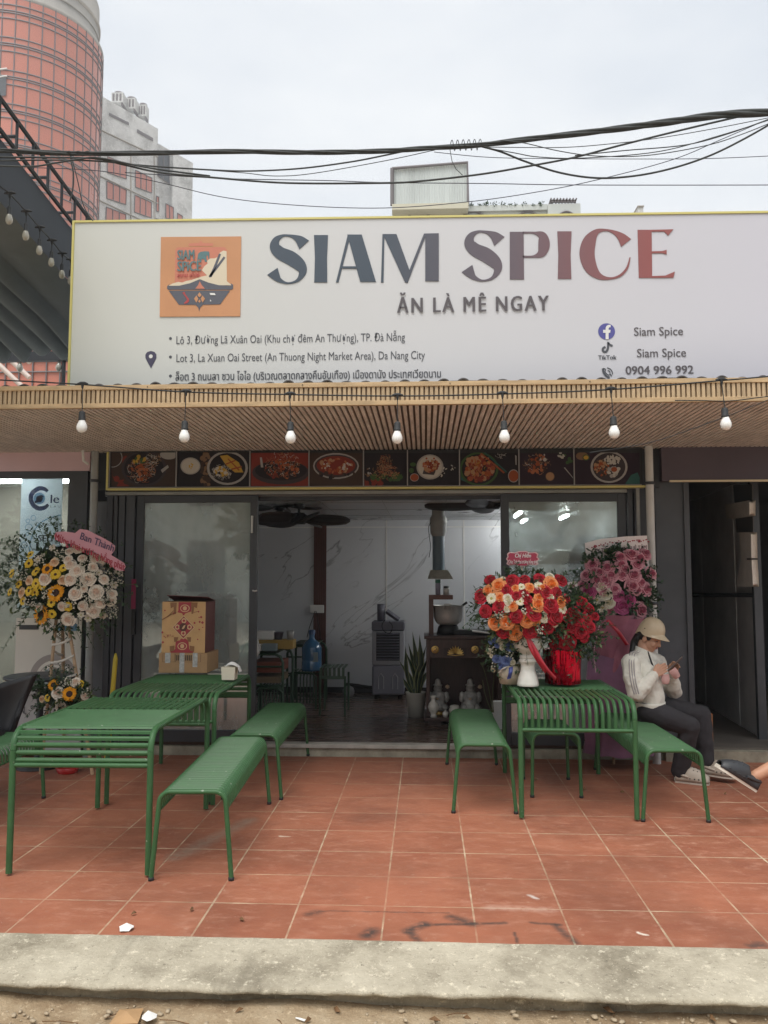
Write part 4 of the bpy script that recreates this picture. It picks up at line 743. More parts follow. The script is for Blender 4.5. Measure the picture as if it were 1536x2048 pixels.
for (x0,y0,x1,y1,x2,y2,x3,y3,n) in ((215,313,253,328,253,358,215,345,3),(214,362,253,380,252,409,214,397,3),(213,414,252,429,252,452,212,448,3),(271,340,304,356,304,386,271,374,3),(270,390,303,405,303,436,269,424,3),(313,392,318,394,318,424,313,422,1),(332,407,347,415,347,440,332,436,2),(355,426,365,432,365,452,355,450,1),(316,300,339,312,339,368,316,352,2),(312,437,318,439,318,452,312,452,1)):
    dark=(x0==316); w=MB(); wq(w,[(x0,y0),(x1,y1),(x2,y2),(x3,y3)],.06); f=w.build('window',M['redwin'] if not dark else M['alu2'],gb); h=MB()
    for i in range(1,n): 
        t=i/n; h.tube([ga(x0+(x1-x0)*t,y0+(y1-y0)*t,.1),ga(x3+(x2-x3)*t,y3+(y2-y3)*t,.1)],.06,5)
    for a,b in (((x0,y0),(x1,y1)),((x3,y3),(x2,y2)),((x0,y0),(x3,y3)),((x1,y1),(x2,y2))): h.tube([ga(*a,.1),ga(*b,.1)],.05,5)
    h.build('window_frame',M['mull'],f)
g=MB(); wq(g,[(218,225),(258,245),(258,251),(218,231)],.05); wq(g,[(274,258),(306,276),(306,283),(274,265)],.05); g.build('vent_slot',M['mull'],gb)
g=MB()
for y0,y1 in ((262,300),(355,393),(404,442)):
    g.tube([ga(198,y0-4,.05),ga(316,y1+14,.05)],.10,5)
for x in (262,309): g.tube([ga(x,300,.05),ga(x,460,.05)],.10,5)
g.build('wall_seam',M['tconc'],gb)
for k,(x0,x1,y0,y1) in enumerate(((226,251,188,212),(252,275,198,224),(277,296,210,238))):
    c=ga((x0+x1)/2,(y0+y1)/2,-1.5); w=(x1-x0)/F*c.y*1.0; h=(y1-y0)/F*c.y*1.15; t=thing('rooftop_unit',('boxy grey cooling unit on the concrete roof nearest the red tower','middle boxy grey cooling unit on the concrete roof','boxy grey cooling unit on the concrete roof farthest from the tower')[k],'cooling unit',(c.x,c.y,c.z-h/2),0,'cooling units on the concrete roof')
    MB().box((c.x,c.y,c.z-h*.05),(w,w,h*.8)).build('cabinet',M['gconc'],t,bevel=.05); MB().lathe([(0,h*.36),(w*.42,h*.36),(w*.42,h*.5),(w*.36,h*.5),(w*.36,h*.42),(0,h*.42)],20,c).build('fan_cowl',M['mull'],t); g=MB()
    for i in range(3): g.box((c.x-w*.3+i*w*.3,c.y-w/2-.02,c.z-h*.05),(w*.16,.05,h*.55))
    g.build('grille',M['mull'],t); g=MB()
    for a in (-1,1): g.box((c.x+a*w*.4,c.y,c.z-h*.56),(.15,w*.9,h*.25))
    g.build('stand',M['mull'],t)

# ---------------------------------------------------------------- pale building behind the sign
YP=38.0; M['pale']=mat('pale_plaster',(.52,.55,.53),.85,var=(.5,.08)); M['palew']=mat('pale_metal_sheet',(.50,.54,.53),.6,var=(.4,.12),stretch=(4,1,.4))
pb=thing('pale_building','pale plaster building with arched windows and flat roof just showing above the sign','building',(at(970,430,YP).x,YP+4,0))
def bx(name,x0,y0,x1,y1,Y,d,m,par,b=None):
    a=at(x0,y0,Y); c=at(x1,y1 if y1 else y0,Y); zb=c.z if y1 else 0; return MB().box2((a.x,Y,zb),(c.x,Y+d,a.z)).build(name,m,par)
bx('wall',784,419,1095,None,YP,8,M['pale'],pb); bx('roof_tower',1096,408,1161,None,YP-.3,5,M['pale'],pb); bx('parapet',784,415,1095,419,YP-.15,.4,M['pale'],pb)
for x in (838,948,1056,1133):
    g=MB(); ar=[(x-21+42*i/10,433-9*math.sin(PI*i/10)) for i in range(11)]; o_=-.35 if x>1100 else 0
    if x>1100: ar=[(x-15+30*i/10,431-7*math.sin(PI*i/10)) for i in range(11)]
    P=[at(a,b,YP+o_-.03) for a,b in ar]+[at(ar[-1][0],445,YP+o_-.03),at(ar[0][0],445,YP+o_-.03)]; g.poly(P); f=g.build('window',mat('far_window',(.30,.34,.36),.3),pb); MB().tube([at(a,b-1,YP+o_-.06) for a,b in ar],.05,5).build('window_arch',M['mull'],f)
bb=thing('rooftop_box','big pale corrugated metal rooftop box left on the pale building','rooftop box',(at(860,410,YP).x,YP+1,at(860,412,YP).z))
a=at(784,337,YP-.5); b=at(935,411,YP-.5); a2=at(935,326,YP-.5)
g=MB(); n=30; dp=3.0
def bfront(u,v):
    x=a.x+(b.x-a.x)*u; zt_=a.z+(a2.z-a.z)*u; return Vector((x,YP-.5+.012*math.sin(u*n*2*PI),b.z+(zt_-b.z)*v))
g.grid(240,1,bfront); g.add([(a.x,YP-.45,b.z),(b.x,YP-.45,b.z),(b.x,YP-.45,a2.z),(a.x,YP-.45,a.z),(a.x,YP-.45+dp,b.z),(b.x,YP-.45+dp,b.z),(b.x,YP-.45+dp,a2.z),(a.x,YP-.45+dp,a.z)],[(5,4,7,6),(1,5,6,2),(4,0,3,7),(3,2,6,7),(0,4,5,1)]); g.build('cladding',M['palew'],bb)
g=MB(); g.tube([at(784,337,YP-.6),at(935,325,YP-.6),at(936,411,YP-.6)],.07,5); g.tube([at(784,411,YP-.6),at(784,337,YP-.6)],.10,5); g.build('frame',M['mull'],bb); bx('base',784,408,937,416,YP-.7,3,mat('cream_base',(.55,.53,.42),.8),bb)
pg=thing('pergola','small slatted pergola on the right rooftop corner of the pale building','pergola',(at(1130,408,YP).x,YP,at(1130,408,YP).z)); g=MB()
for y in (401,404): g.tube([at(1100,y,YP-.2),at(1152,y,YP-.2)],.05,5)
for i in range(9): p=at(1101+i*6.3,402,YP-.2); g.tube([p+Vector((0,-.2,.03)),p+Vector((0,1.5,.03))],.04,4)
g.build('slats',M['mull'],pg)
for x in (1102,1150): MB().tube([at(x,402,YP-.1),at(x,409,YP-.1)],.05,5).build('post',M['mull'],pg)
M['leafd']=mat('dark_leaf',(.030,.060,.028),.6,var=(3,.4)); random.seed(9)
def shrub(px,py,r,Y,i):
    c=at(px,py,Y); g=MB()
    for _ in range(46):
        a=rnd(0,2*PI); e=rnd(-.1,1.4); d=Vector((math.cos(a)*math.cos(e),math.sin(a)*math.cos(e),math.sin(e))); p=c+d*r*rnd(.2,1); q=Vector((rnd(-1,1),rnd(-1,1),rnd(-.3,1))).normalized(); w=q.cross(d).normalized()*r*.16; l=q*r*.42
        g.add([p,p+l*.5+w,p+l,p+l*.5-w],[(0,1,2,3)])
    o=g.build('rooftop_plant',M['leafd'],None,loc=c); tag(o,'small leafy plant on the parapet of the pale building','plant','plants along the far parapet')
for i in range(10): shrub(944+i*15+rnd(-3,3),413,rnd(.14,.26),YP-.1,i)
c=at(1280,430,30); ck=thing('chimney_block','small grey chimney block poking above the right part of the sign','chimney',(c.x,30,0)); MB().box2((at(1276,430,30).x,30,0),(at(1287,430,30).x,30.5,at(1280,414,30).z)).build('shaft',M['gconc'],ck); MB().box2((at(1275,430,30).x,29.95,at(1280,414,30).z),(at(1288,430,30).x,30.55,at(1280,412,30).z)).build('cap',M['tconc'],ck)
# ---------------------------------------------------------------- neighbour's tarpaulin canopy at upper left
cpy=thing('tarpaulin_canopy','dark grey tarpaulin canopy with black truss edge at upper left','canopy',(-4.5,7.5,0))
d_=Vector((0,math.cos(R(6.6)),-math.sin(R(6.6)))); e1=at(150,452,6.0); NR=e1-d_*3.2; FR=e1+d_*1.35; u=d_; M['truss']=mat('black_truss',(.022,.025,.030),.6,var=(3,.2))
up=Vector((0,0,.20)); g=MB()
for dz in (0,1): g.tube([NR+up*dz,FR+up*dz],.016,6,sm=False)
g.build('truss_chord',M['truss'],cpy); n=20
for i in range(n+1):
    p=NR.lerp(FR,i/n); g=MB(); g.tube([p,p+up],.011,5)
    if i%2==0: g.tube([p,p+up*.5,p+Vector((-.30,0,.10))],.012,5)
    g.build('truss_web',M['truss'],cpy)
g=MB(); g.add([NR+Vector((-.02,0,-.03)),FR+Vector((-.02,0,-.03)),FR+Vector((-.06,0,-.40)),NR+Vector((-.06,0,-.40))],[(0,1,2,3)]); o=g.build('side_sheet',mat('dark_canopy_sheet',(.028,.034,.044),.6,var=(2,.3)),cpy)
M['tarp']=mat('grey_tarpaulin',(.135,.155,.155),.8,var=(2.5,.15),bump=(9,.15,.02)); g=MB(); W_=3.6
def tf(a,v):
    k=max(0,v*W_-.34)/.185; s=abs(math.sin(PI*k))**.85; p=NR.lerp(FR,a)+Vector((-.06-W_*v,0,-.40)); am=.055+.03*mn.noise(Vector((math.floor(k)*3.1,a*2,0)))
    return p+Vector((.03*mn.noise(Vector((k,a*3,2))),0,-am*s-.03*math.sin(PI*min(1,v*W_/.34))-.10*max(0,a-.85)/.15*s*(.6+.4*math.sin(k*2))))
g.grid(30,300,tf); g.build('tarpaulin',M['tarp'],cpy)
g=MB(); q=at(140,722,FR.y+.3); g.box2((q.x-5,q.y-.03,q.z),(q.x+.3,q.y+.03,q.z+.09)); g.build('cross_beam',M['truss'],cpy)
for x in (q.x-.06,q.x-2.2): MB().tube([(x,q.y,0),(x,q.y,q.z+.45)],.02,8).build('post',M['truss'],cpy)
for px in (40,118):
    c=at(px,722,q.y); MB().lathe([(0,0),(.012,-.01),(.028,-.05),(.03,-.075),(.015,-.10),(0,-.105)],14,(c.x,q.y,q.z)).build('bulb',M['bulbg'],cpy)
sl2=thing('string_light','string light with clear pear bulbs hanging under the left tarpaulin canopy','string light',at(80,470,4.9))
bl=[((0,372),405,4.5),((20,388),412,4.6),((53,424),446,4.9),((80,456),477,5.2),((104,482),502,5.45),((125,508),527,5.65),((142,520),540,5.85)]
MB().tube([at(v.x,v.y,v.z) for v in crom([(-60,320,4.2)]+[(a[0],a[1],Y) for a,b,Y in bl]+[(170,545,6.1)],5)],.005,6).build('cable',M['rubber'],sl2)
for (x,y),yb,Y in bl[1:]: a=at(x,y,Y); bulb_drop(sl2,a,a.z-at(x,yb,Y).z,.0,True)
# building seen below the canopy
lb=thing('orange_building','low orange glass frontage seen below the tarpaulin beyond the sign','building',(-9,22,0)); a=at(-40,688,22); b=at(175,765,22)
MB().box2((a.x,22,0),(b.x,25,a.z+.6)).build('glass_wall',M['salmon'],lb); g=MB()
for i in range(9): x=a.x+(b.x-a.x)*i/8; g.tube([(x,21.97,0),(x,21.97,a.z+.6)],.022,5)
for y in (700,722,744): p=at(60,y,21.96); g.tube([(a.x,21.96,p.z),(b.x,21.96,p.z)],.025,5)
g.build('mullion',M['mull'],lb); g=MB()
for dz in (0,.35,.7): g.tube([at(-20,650,18)+Vector((0,0,-dz)),at(60,725,18)+Vector((0,0,-dz))],.06,5)
o=g.build('stair_rail',mat('pale_rail',(.6,.5,.45),.5),lb)

# ---------------------------------------------------------------- across the street, behind the camera: what the door glass mirrors
ab=thing('street_building','plain pale building across the street behind the viewer, mirrored in the door glass','building',(-2,-20,0)); M['mirw']=mat('dull_wall',(.55,.57,.52),.9,var=(.5,.2))
MB().box2((-30,-26,-.2),(-4,-18,9)).build('wall',M['mirw'],ab); MB().box2((1,-27,-.2),(24,-19,6)).build('wall',mat('ochre_wall',(.48,.46,.38),.9,var=(.4,.25)),ab)
for i in range(8):
    for j in range(2): x=-28+i*3.1; MB().box2((x,-18.0,1+j*3.4),(x+1.5,-17.95,3+j*3.4)).build('window',M['alu2'],ab)
for i in range(6): x=2.5+i*3.6; MB().box2((x,-19.0,.6),(x+1.9,-18.95,3.2)).build('window',M['alu2'],ab)
random.seed(99)
for tx,ty,h in ((-5,-13,5.0),(3,-15,5.5),(-13,-14,4.5)):
    t=thing('street_tree','leafy tree across the street behind the viewer, mirrored in the door glass','tree',(tx,ty,-.2),0,'trees across the street'); MB().tube([(tx,ty,-.2),(tx+.1,ty,h*.35),(tx,ty,h*.6)],[.16,.12,.06],8).build('trunk',M['mull'],t); g=MB()
    for _ in range(900):
        d=Vector((random.gauss(0,1),random.gauss(0,1),random.gauss(0,1))).normalized()*rnd(.3,1); c=Vector((tx,ty,h*.68))+Vector((d.x*h*.38,d.y*h*.38,d.z*h*.34)); q=Vector((rnd(-1,1),rnd(-1,1),rnd(-1,1))).normalized(); w=q.orthogonal().normalized()*.14; g.add([c-q*.22,c+w,c+q*.22,c-w],[(0,1,2,3)])
    g.build('crown',M['leafd'],t)
# ---------------------------------------------------------------- green slatted tables and benches
def uprof(H,Rc,n=6):            # from vertical up to horizontal: (along, height)
    return [(Rc-Rc*math.cos(PI/2*i/n),H-Rc+Rc*math.sin(PI/2*i/n)) for i in range(n+1)]
PRF=[(-1,-.005),(-.25,.0045),(.25,.0045),(1,-.005),(.6,-.007),(-.6,-.007)]
def make_table(L=1.2,Wd=.745,H=.74,Rc=.10):
    t=thing('green_table','x','table'); r=.0165; hw=Wd/2; arc=uprof(H-r,Rc)
    for sx in (-1,1):
        x=sx*(hw-r); top=[(x,a,z) for a,z in arc]+[(x,L-a,z) for a,z in reversed(arc)]
        MB().tube(top,r,10).build('side_rail',M['green'],t)
        for y in (0,L): 
            MB().tube([(x,y,0.012),(x,y,H-r-Rc)],r,10).build('leg',M['green'],t)
    for y,s in ((0,1),(L,-1)):
        MB().tube([(-hw+r,y,.55),(hw-r,y,.55)],.013,8).build('crossbar',M['green'],t)
    MB().box2((-hw+r,L*.47-.015,H-.045),(hw-r,L*.47+.015,H-.022)).build('crossbar',M['green'],t)
    g=MB(); n=17; wi=Wd-4*r; pit=wi/n; bw=pit*.56; path=[(0,.552)]+[(a,z+.010) for a,z in arc]+[(L*.47,H-r+.010)]
    for i in range(n):
        xc=-wi/2+pit*(i+.5); A=[]
        for k,(y,z) in enumerate(path):
            q=path[min(k+1,len(path)-1)]; p_=path[max(k-1,0)]; tx,tz=q[0]-p_[0],q[1]-p_[1]; l=math.hypot(tx,tz); nx,nz=-tz/l,tx/l
            A.append([(xc+a*bw/2,y+nx*h,z+nz*h) for a,h in PRF])
        vs=[v for a in A for v in a]; g.add(vs,[(k*6+j,k*6+(j+1)%6,k*6+6+(j+1)%6,k*6+6+j) for k in range(len(A)-1) for j in range(6)],0,False)
    # second half: slats across
    def across(y,z,ty,tz):
        w=.0135; nx,nz=-tz,ty; a=Vector((0,ty,tz))*w; b=Vector((0,nx,nz))*.008; c=Vector((0,y,z)); X=Vector((hw-2*r+.004,0,0)); P=[c+a*t+b*(h/.008) for t,h in PRF]
        g.add([p-X for p in P]+[p+X for p in P],[(j,(j+1)%6,6+(j+1)%6,6+j) for j in range(6)],0,False)
    pth=[(L*.47,H-r+.008)]+[(L-a,z+.008) for a,z in reversed(arc)]+[(L,.56)]; s=.018; pt=[Vector((0,y,z)) for y,z in pth]; acc=0; nxt=.02
    for k in range(len(pt)-1):
        d=pt[k+1]-pt[k]; l=d.length
        while nxt<acc+l: p=pt[k]+d*((nxt-acc)/l); q=d/l; across(p.y,p.z,q.y,q.z); nxt+=.0385
        acc+=l
    g.build('slatted_top',M['green'],t); return t
def make_bench(L=1.4,Wt=.335,Wb=.40,H=.445,Rc=.055):
    t=thing('green_bench','x','bench'); r=.0125; ht=Wt/2; fl=(Wb-Wt)/2
    arc=uprof(H-r,Rc)
    for y in (0,L):
        pts=[(-ht+a,y,z) for a,z in arc]+[(ht-a,y,z) for a,z in reversed(arc)]; MB().tube(pts,r,10).build('end_frame',M['green'],t)
        for s in (-1,1): 
            MB().tube([(s*(ht+fl),y,.015),(s*ht,y,H-r-Rc)],r,10).build('leg',M['green'],t); MB().lathe([(0,0),(r*1.15,0),(r*1.2,.016),(r*.9,.018)],10,(s*(ht+fl),y,0)).build('foot_cap',M['rubber'],t)
    g=MB(); n=int(L/.041); zl=H-r-Rc-.035
    path=[(-ht-.004,zl)]+[(-ht+a,z+.009) for a,z in arc]+[(ht-a,z+.009) for a,z in reversed(arc)]+[(ht+.004,zl)]
    for i in range(n):
        y=.02+(L-.04)*(i+.5)/n; w=.0112; A=[]
        for k,(x,z) in enumerate(path):
            q=path[min(k+1,len(path)-1)]; p_=path[max(k-1,0)]; tx,tz=q[0]-p_[0],q[1]-p_[1]; l=math.hypot(tx,tz); nx,nz=-tz/l,tx/l
            A.append([(x+nx*h,y+a*w,z+nz*h) for a,h in PRF])
        m_=len(A)*6; g.add([v for a in A for v in a],[(k*6+j,k*6+(j+1)%6,k*6+6+(j+1)%6,k*6+6+j) for k in range(len(A)-1) for j in range(6)]+[(5,4,3,2,1,0),tuple(range(m_-6,m_))],0,False)
    g.build('slatted_seat',M['green'],t)
    for s in (-1,1): MB().tube([(s*ht,0,zl),(s*ht,L,zl)],.008,8).build('side_rail',M['green'],t)
    return t
tA=make_table(); tA.location=(-1.785,5.43,0); tA.rotation_euler=(0,0,PI+R(1.2)); tag(tA,'green slatted metal table nearest the camera at left, slats running across its rounded front','table','green slatted tables')
tB=copy_tree(tA); tB.location=(-1.765,5.53,0); tB.rotation_euler=(0,0,R(1.0)); tag(tB,'green slatted metal table carrying the cardboard boxes, behind the left front table')
tC=copy_tree(tA); tC.location=(.955,5.34,0); tC.rotation_euler=(0,0,R(-.5)); tag(tC,'green slatted metal table at right carrying the white flower pot and red foil pot')
b0=make_bench(); b0.location=(-1.172,4.2,0); b0.rotation_euler=(0,0,R(3.0)); tag(b0,'green slatted bench nearest the camera, right of the front left table','bench','green slatted benches')
for x,y,rz,l in ((-1.185,5.72,.6,'green slatted bench beside the table with boxes, behind the front left bench'),(.377,5.46,.2,'green slatted bench with free seat left of the right flower table'),(1.545,5.33,.3,'green slatted bench right of the flower table with the seated person on it'),(-2.82,4.28,0,'green slatted bench cut off by the left edge, left of the front left table')):
    c=copy_tree(b0); c.location=(x,y,0); c.rotation_euler=(0,0,R(rz)); tag(c,l)
sB=make_bench(.52,.32,.335); sB.location=(.90,5.87,0); tag(sB,'short green slatted stool pushed under the right flower table','stool')
ZT=.752
# boxes on the middle table
def inplane(o,ux,uz,pts,dy,y0): return [Vector((o.x+ux*a,y0+dy,o.z+uz*b)) for a,b in pts]
c0=atz(375,1346,ZT); YBx=c0.y; pa=at(317,1346,YBx); pb=at(414,1346,YBx); w=pb.x-pa.x; h=at(317,1306,YBx).z-ZT
cb=thing('cardboard_box','plain brown cardboard box with white tape lying under the decorated box','box',((pa.x+pb.x)/2,YBx+.18,ZT),R(0))
MB().box2((pa.x,YBx,ZT),(pb.x,YBx+.36,ZT+h)).build('carton',M['carton'],cb,bevel=.004)
g=MB(); fx=lambda t:pa.x+w*t; fz=lambda t:ZT+h*t
for a,b,t0 in ((.43,.53,.02),(.13,.24,.50),(.70,.80,.30)): g.box2((fx(a),YBx-.002,fz(t0)),(fx(b),YBx+.001,fz(1)+.001))
g.build('tape',mat('clear_tape',(.45,.45,.43),.3,var=(40,.3)),cb)
g=MB()
for a0,a1,b0_,b1_ in ((.08,.32,.55,.56),(.08,.085,.55,.95),(.33,.335,.55,.95),(.34,.86,.55,.56),(.34,.345,.55,.95),(.86,.865,.55,.95)): g.box2((fx(a0),YBx-.0012,fz(b0_)),(fx(a1),YBx+.001,fz(b1_)))
random.seed(3)
for i in range(9): x=.36+i*.037; g.box2((fx(x),YBx-.0012,fz(.62)),(fx(x+.024),YBx+.001,fz(.90)),0); 
g.build('printing',mat('box_print',(.07,.045,.03),.7),cb)
q0=at(322,1304,YBx); q1=at(409,1303,YBx); hz=at(322,1202,YBx).z-at(322,1304,YBx).z; zb=ZT+h+.002; w2=q1.x-q0.x
db=thing('gift_box','tall decorated red and gold gift box with open lid standing on the brown box','box',((q0.x+q1.x)/2,YBx+.17,zb))
M['boxgold']=mat('gift_box_gold',(.56,.34,.15),.6,var=(10,.08)); M['boxred']=mat('gift_box_red',(.28,.035,.035),.55); M['boxbr']=mat('gift_box_maroon',(.12,.025,.02),.6)
MB().box2((q0.x,YBx+.01,zb),(q1.x,YBx+.012,zb+hz)).build('front',M['boxgold'],db); g=MB(); y1_,y2_=YBx+.012,YBx+.31
g.box2((q0.x,y1_,zb),(q0.x+.004,y2_,zb+hz)); g.box2((q1.x-.004,y1_,zb),(q1.x,y2_,zb+hz)); g.box2((q0.x+.004,y2_-.004,zb),(q1.x-.004,y2_,zb+hz)); g.box2((q0.x+.004,y1_,zb),(q1.x-.004,y2_-.004,zb+.004)); g.build('sides',M['boxbr'],db)
g=MB(); g.add([(q0.x,y2_,zb+hz+.001),(q1.x,y2_,zb+hz+.001),(q1.x+.02,y1_+.02,zb+hz+.035),(q0.x+.03,y1_+.02,zb+hz+.05)],[(0,1,2,3)]); o=g.build('lid_flap',M['boxbr'],db); s=o.modifiers.new('t','SOLIDIFY'); s.thickness=.004
_bd=[0]
def bp_(polys,m,name):
    _bd[0]+=.0004; g=MB()
    for q in polys: g.poly([Vector((q0.x+w2*(x-310)/630,YBx+.0098-_bd[0],zb+hz*(928-y)/(928-230))) for x,y in q])
    return g.build(name,m,db)
cir=lambda x,y,r,n=14,e=1:[(x+r*math.cos(2*PI*i/n),y+e*r*math.sin(2*PI*i/n)) for i in range(n)]
sq=lambda x,y,r:[(x-r,y),(x,y-r),(x+r,y),(x,y+r)]
M['boxcr']=mat('gift_box_crimson',(.36,.04,.05),.55); M['boxlt']=mat('gift_box_light',(.62,.40,.22),.55); M['boxdk']=mat('gift_box_brown',(.10,.035,.025),.6)
bp_([[(545,235),(740,235),(730,350),(740,360),(650,390),(620,425),(600,390),(530,375),(545,350)],[(590,735),(660,735),(700,770),(715,880),(770,905),(775,927),(440,927),(450,905),(510,880),(515,770),(575,760)]],M['boxcr'],'print_crimson')
bp_([sq(625,580,165)],M['boxlt'],'print_border'); bp_([sq(625,580,148)],M['boxdk'],'print_diamond'); bp_([sq(625,580,140),],M['boxcr'],'print_diamond_inner')
bp_([cir(630,490,36),cir(535,577,36),cir(712,577,36),cir(625,662,36),cir(640,320,70,18,.75),cir(612,838,70,18,.75)],M['boxlt'],'print_medallions'); bp_([cir(622,578,58)],M['boxdk'],'print_centre')
bp_([cir(630,490,22,4),cir(535,577,22,4),cir(712,577,22,4),cir(625,662,22,4),cir(640,320,58,18,.7),cir(612,838,58,18,.7)],M['boxcr'],'print_petals'); bp_([cir(640,320,30,12),cir(612,838,30,12),[(600,600),(625,560),(655,545),(640,590),(620,605)]],M['boxlt'],'print_hearts')
P_=[];random.seed(14)
for x,y in ((850,445),(785,520),(860,505),(900,515),(855,610),(835,745),(330,785),(320,650),(350,350),(480,390),(840,365),(880,440),(905,580)): P_.append(sq(x,y,rnd(9,22)))
for _ in range(18): P_.append(cir(rnd(330,480),rnd(680,730),rnd(3,8),6))
bp_(P_,M['boxcr'],'print_blossoms'); bp_([[(310,470),(400,420),(480,345),(486,350),(408,432),(312,486)],[(400,418),(520,370),(520,378),(405,428)],[(770,372),(830,360),(830,367),(770,380)]]+[a for s_ in (1,-1) for x in (0,) for a in ([(625+s_*105,240),(625+s_*200,240),(625+s_*190,320),(625+s_*150,300),(625+s_*140,390),(625+s_*115,400)],[(615+s_*60,715),(615+s_*125,715),(615+s_*120,780),(615+s_*80,775)],[(610+s_*110,830),(610+s_*180,840),(610+s_*175,915),(610+s_*115,900)])],M['boxlt'] if 0 else mat('gift_box_bronze',(.26,.12,.05),.6),'print_scrolls')
# tissue holder
c=atz(456,1360,ZT); Y_=c.y; a=at(442,1358,Y_); b=at(470,1358,Y_); hh=at(442,1334,Y_).z-ZT; th=thing('tissue_holder','small cream tissue holder with a folded tissue on the green table beside the boxes','tissue holder',((a.x+b.x)/2,Y_+.05,ZT)); w_=b.x-a.x
g=MB(); g.add([(a.x+.006,Y_,ZT),(b.x-.006,Y_,ZT),(b.x-.006,Y_+.10,ZT),(a.x+.006,Y_+.10,ZT),(a.x,Y_-.005,ZT+hh),(b.x,Y_-.005,ZT+hh),(b.x,Y_+.105,ZT+hh),(a.x,Y_+.105,ZT+hh)],[(3,2,1,0),(0,1,5,4),(1,2,6,5),(2,3,7,6),(3,0,4,7)]); o=g.build('cup',mat('cream_plastic',(.66,.62,.50),.4),th); s=o.modifiers.new('t','SOLIDIFY'); s.thickness=.004
g=MB(); g.grid(8,6,lambda u,v:Vector((a.x+.02+(w_+.01)*u,Y_+.01+.08*v,ZT+hh-.01+.045*math.sin(PI*min(1,u*.9+.1))*(.6+.4*math.sin(PI*v))-(.03 if u>.95 else 0)))); g.build('tissue',M['paper'],th)
# yellow pole
p=atz(228,1470,0); yp=p.y if p.y<7 else 6.9; A_=at(222,1440,6.8); B_=at(231,1318,6.8); o=MB().tube([(A_.x-.01,6.75,0),B_],[.022,.02],10); o.lathe([(0,.05),(.008,.045),(.02,.0)],10,B_); o=o.build('yellow_pole',mat('yellow_plastic',(.55,.42,.03),.45),None,loc=(A_.x-.01,6.75,0)); tag(o,'yellow pole leaning upright behind the table with boxes','pole')
p=atz(135,1545,0); g=MB(); g.lathe([(0,0),(.07,0),(.085,.04),(.09,.04),(.072,-.004)],24,(p.x,p.y,.005)); o=g.build('red_basin',M['red'],None,loc=(p.x,p.y,0)); tag(o,'shallow red plastic basin on the tiles under the left tables','basin')
# ---------------------------------------------------------------- flowers
def petal(g,a0,R_,H,w,open_,curl,mi=0,z0=0,nu=4,nv=4,ruf=0):
    def f(u,v):
        uu=u*2-1; a=a0+uu*w*(math.sin(PI*(.18+.72*v)))**.6; r=R_*(.25+.75*v**(1.3-open_))*(1+curl*v**3); z=z0+H*(v**.8)-open_*H*.75*v**2.5+ruf*math.sin(uu*7+a0*3)*v
        return Vector((r*math.cos(a),r*math.sin(a),z))
    g.grid(nu,nv,f,mi)
def rose_mesh(name,ms,seed,full=1.0):
    random.seed(seed); g=MB(); L_=[(2,.13,.80,1.5,.0),(3,.25,.83,1.05,.0),(4,.40,.82,.88,.03),(5,.58,.74,.74,.08),(5,.78,.58,.74,.16),(6,1.0,.36,.64,.26)]
    for k,(n,r,h,w,cu) in enumerate(L_):
        for i in range(n):
            a0=2*PI*(i+.41*k)/n+rnd(-.2,.2); rr=r*rnd(.92,1.07); hh=h*rnd(.95,1.05); ph_=rnd(0,6); low=.42+.12*(k<2)
            def f(u,v):
                uu=u*2-1; ed=1-.30*abs(uu)**3; a=a0+uu*w; q=rr*(.66+.34*v**.8)*(1+.05*uu*uu)+(cu*rr*.55)*v**4; z=hh*ed-low*(1-v)**1.4*(.5+.5*hh)-cu*.5*v**5+.018*math.sin(uu*6+ph_)*v
                return Vector((q*math.cos(a),q*math.sin(a),z))
            g.grid(6,5,f,0 if k<3 else (1 if len(ms)>1 else 0))
    g.lathe([(.95,.0),(.80,.22),(.55,.42),(.3,.52),(.1,.62),(0,.66)],14,(0,0,0)); g.lathe([(0,-.25),(.5,-.2),(.95,0)],12,(0,0,0),len(ms)-1); return g.mesh(name,ms)
def daisy_mesh(name,ms,n,rows,disc_r,seed,wide=.16,dome=.1):
    random.seed(seed); g=MB()
    for k in range(rows):
        for i in range(n):
            a=2*PI*(i+k*.5)/n+rnd(-.06,.06); L_=rnd(.88,1.04)*(1-.07*k); d=Vector((math.cos(a),math.sin(a),0)); s=Vector((-d.y,d.x,0)); z=.04*k; lift=rnd(-.06,.16)
            pr_=[(disc_r*.7,.5,0),(.55,1,.06),(.82,.85,.05),(1.0,.12,-.02)]; vs=[]
            for r,w,h in pr_: c=d*r*L_+Vector((0,0,z+h+lift*r)); vs+= [c-s*wide*w,c+Vector((0,0,-.03)),c+s*wide*w]
            g.add(vs,[(q*3+j,q*3+j+1,q*3+j+4,q*3+j+3) for q in range(3) for j in range(2)],0,True)
    g.lathe([(0,-.05),(disc_r,0),(disc_r*.95,dome*.6+.06),(disc_r*.5,dome+.06),(0,dome*.8+.06)],16,(0,0,0),1); return g.mesh(name,ms)
def FMt(n,c,c2=None,**k): m=mat(n,c,.6,var=(5,.22),spec=.2,sheen=.2,**k); thin(m,.08); return m
M['leaf']=mat('bouquet_leaf',(.030,.065,.030),.5,var=(9,.4)); M['leaf2']=mat('pale_leaf',(.10,.14,.05),.5,var=(9,.3)); M['stem']=mat('flower_stem',(.05,.09,.03),.6)
fl={}
fl['cream']=[rose_mesh('rose',[FMt('rose_cream',(.80,.62,.50)),FMt('rose_cream_outer',(.84,.75,.64))],s) for s in (1,2,3)]
fl['peach']=[rose_mesh('rose',[FMt('rose_peach',(.70,.44,.26)),FMt('rose_peach_outer',(.76,.56,.36))],4)]
fl['red']=[rose_mesh('rose',[FMt('rose_red',(.38,.010,.022)),FMt('rose_red_outer',(.46,.016,.034))],s) for s in (5,6,7)]
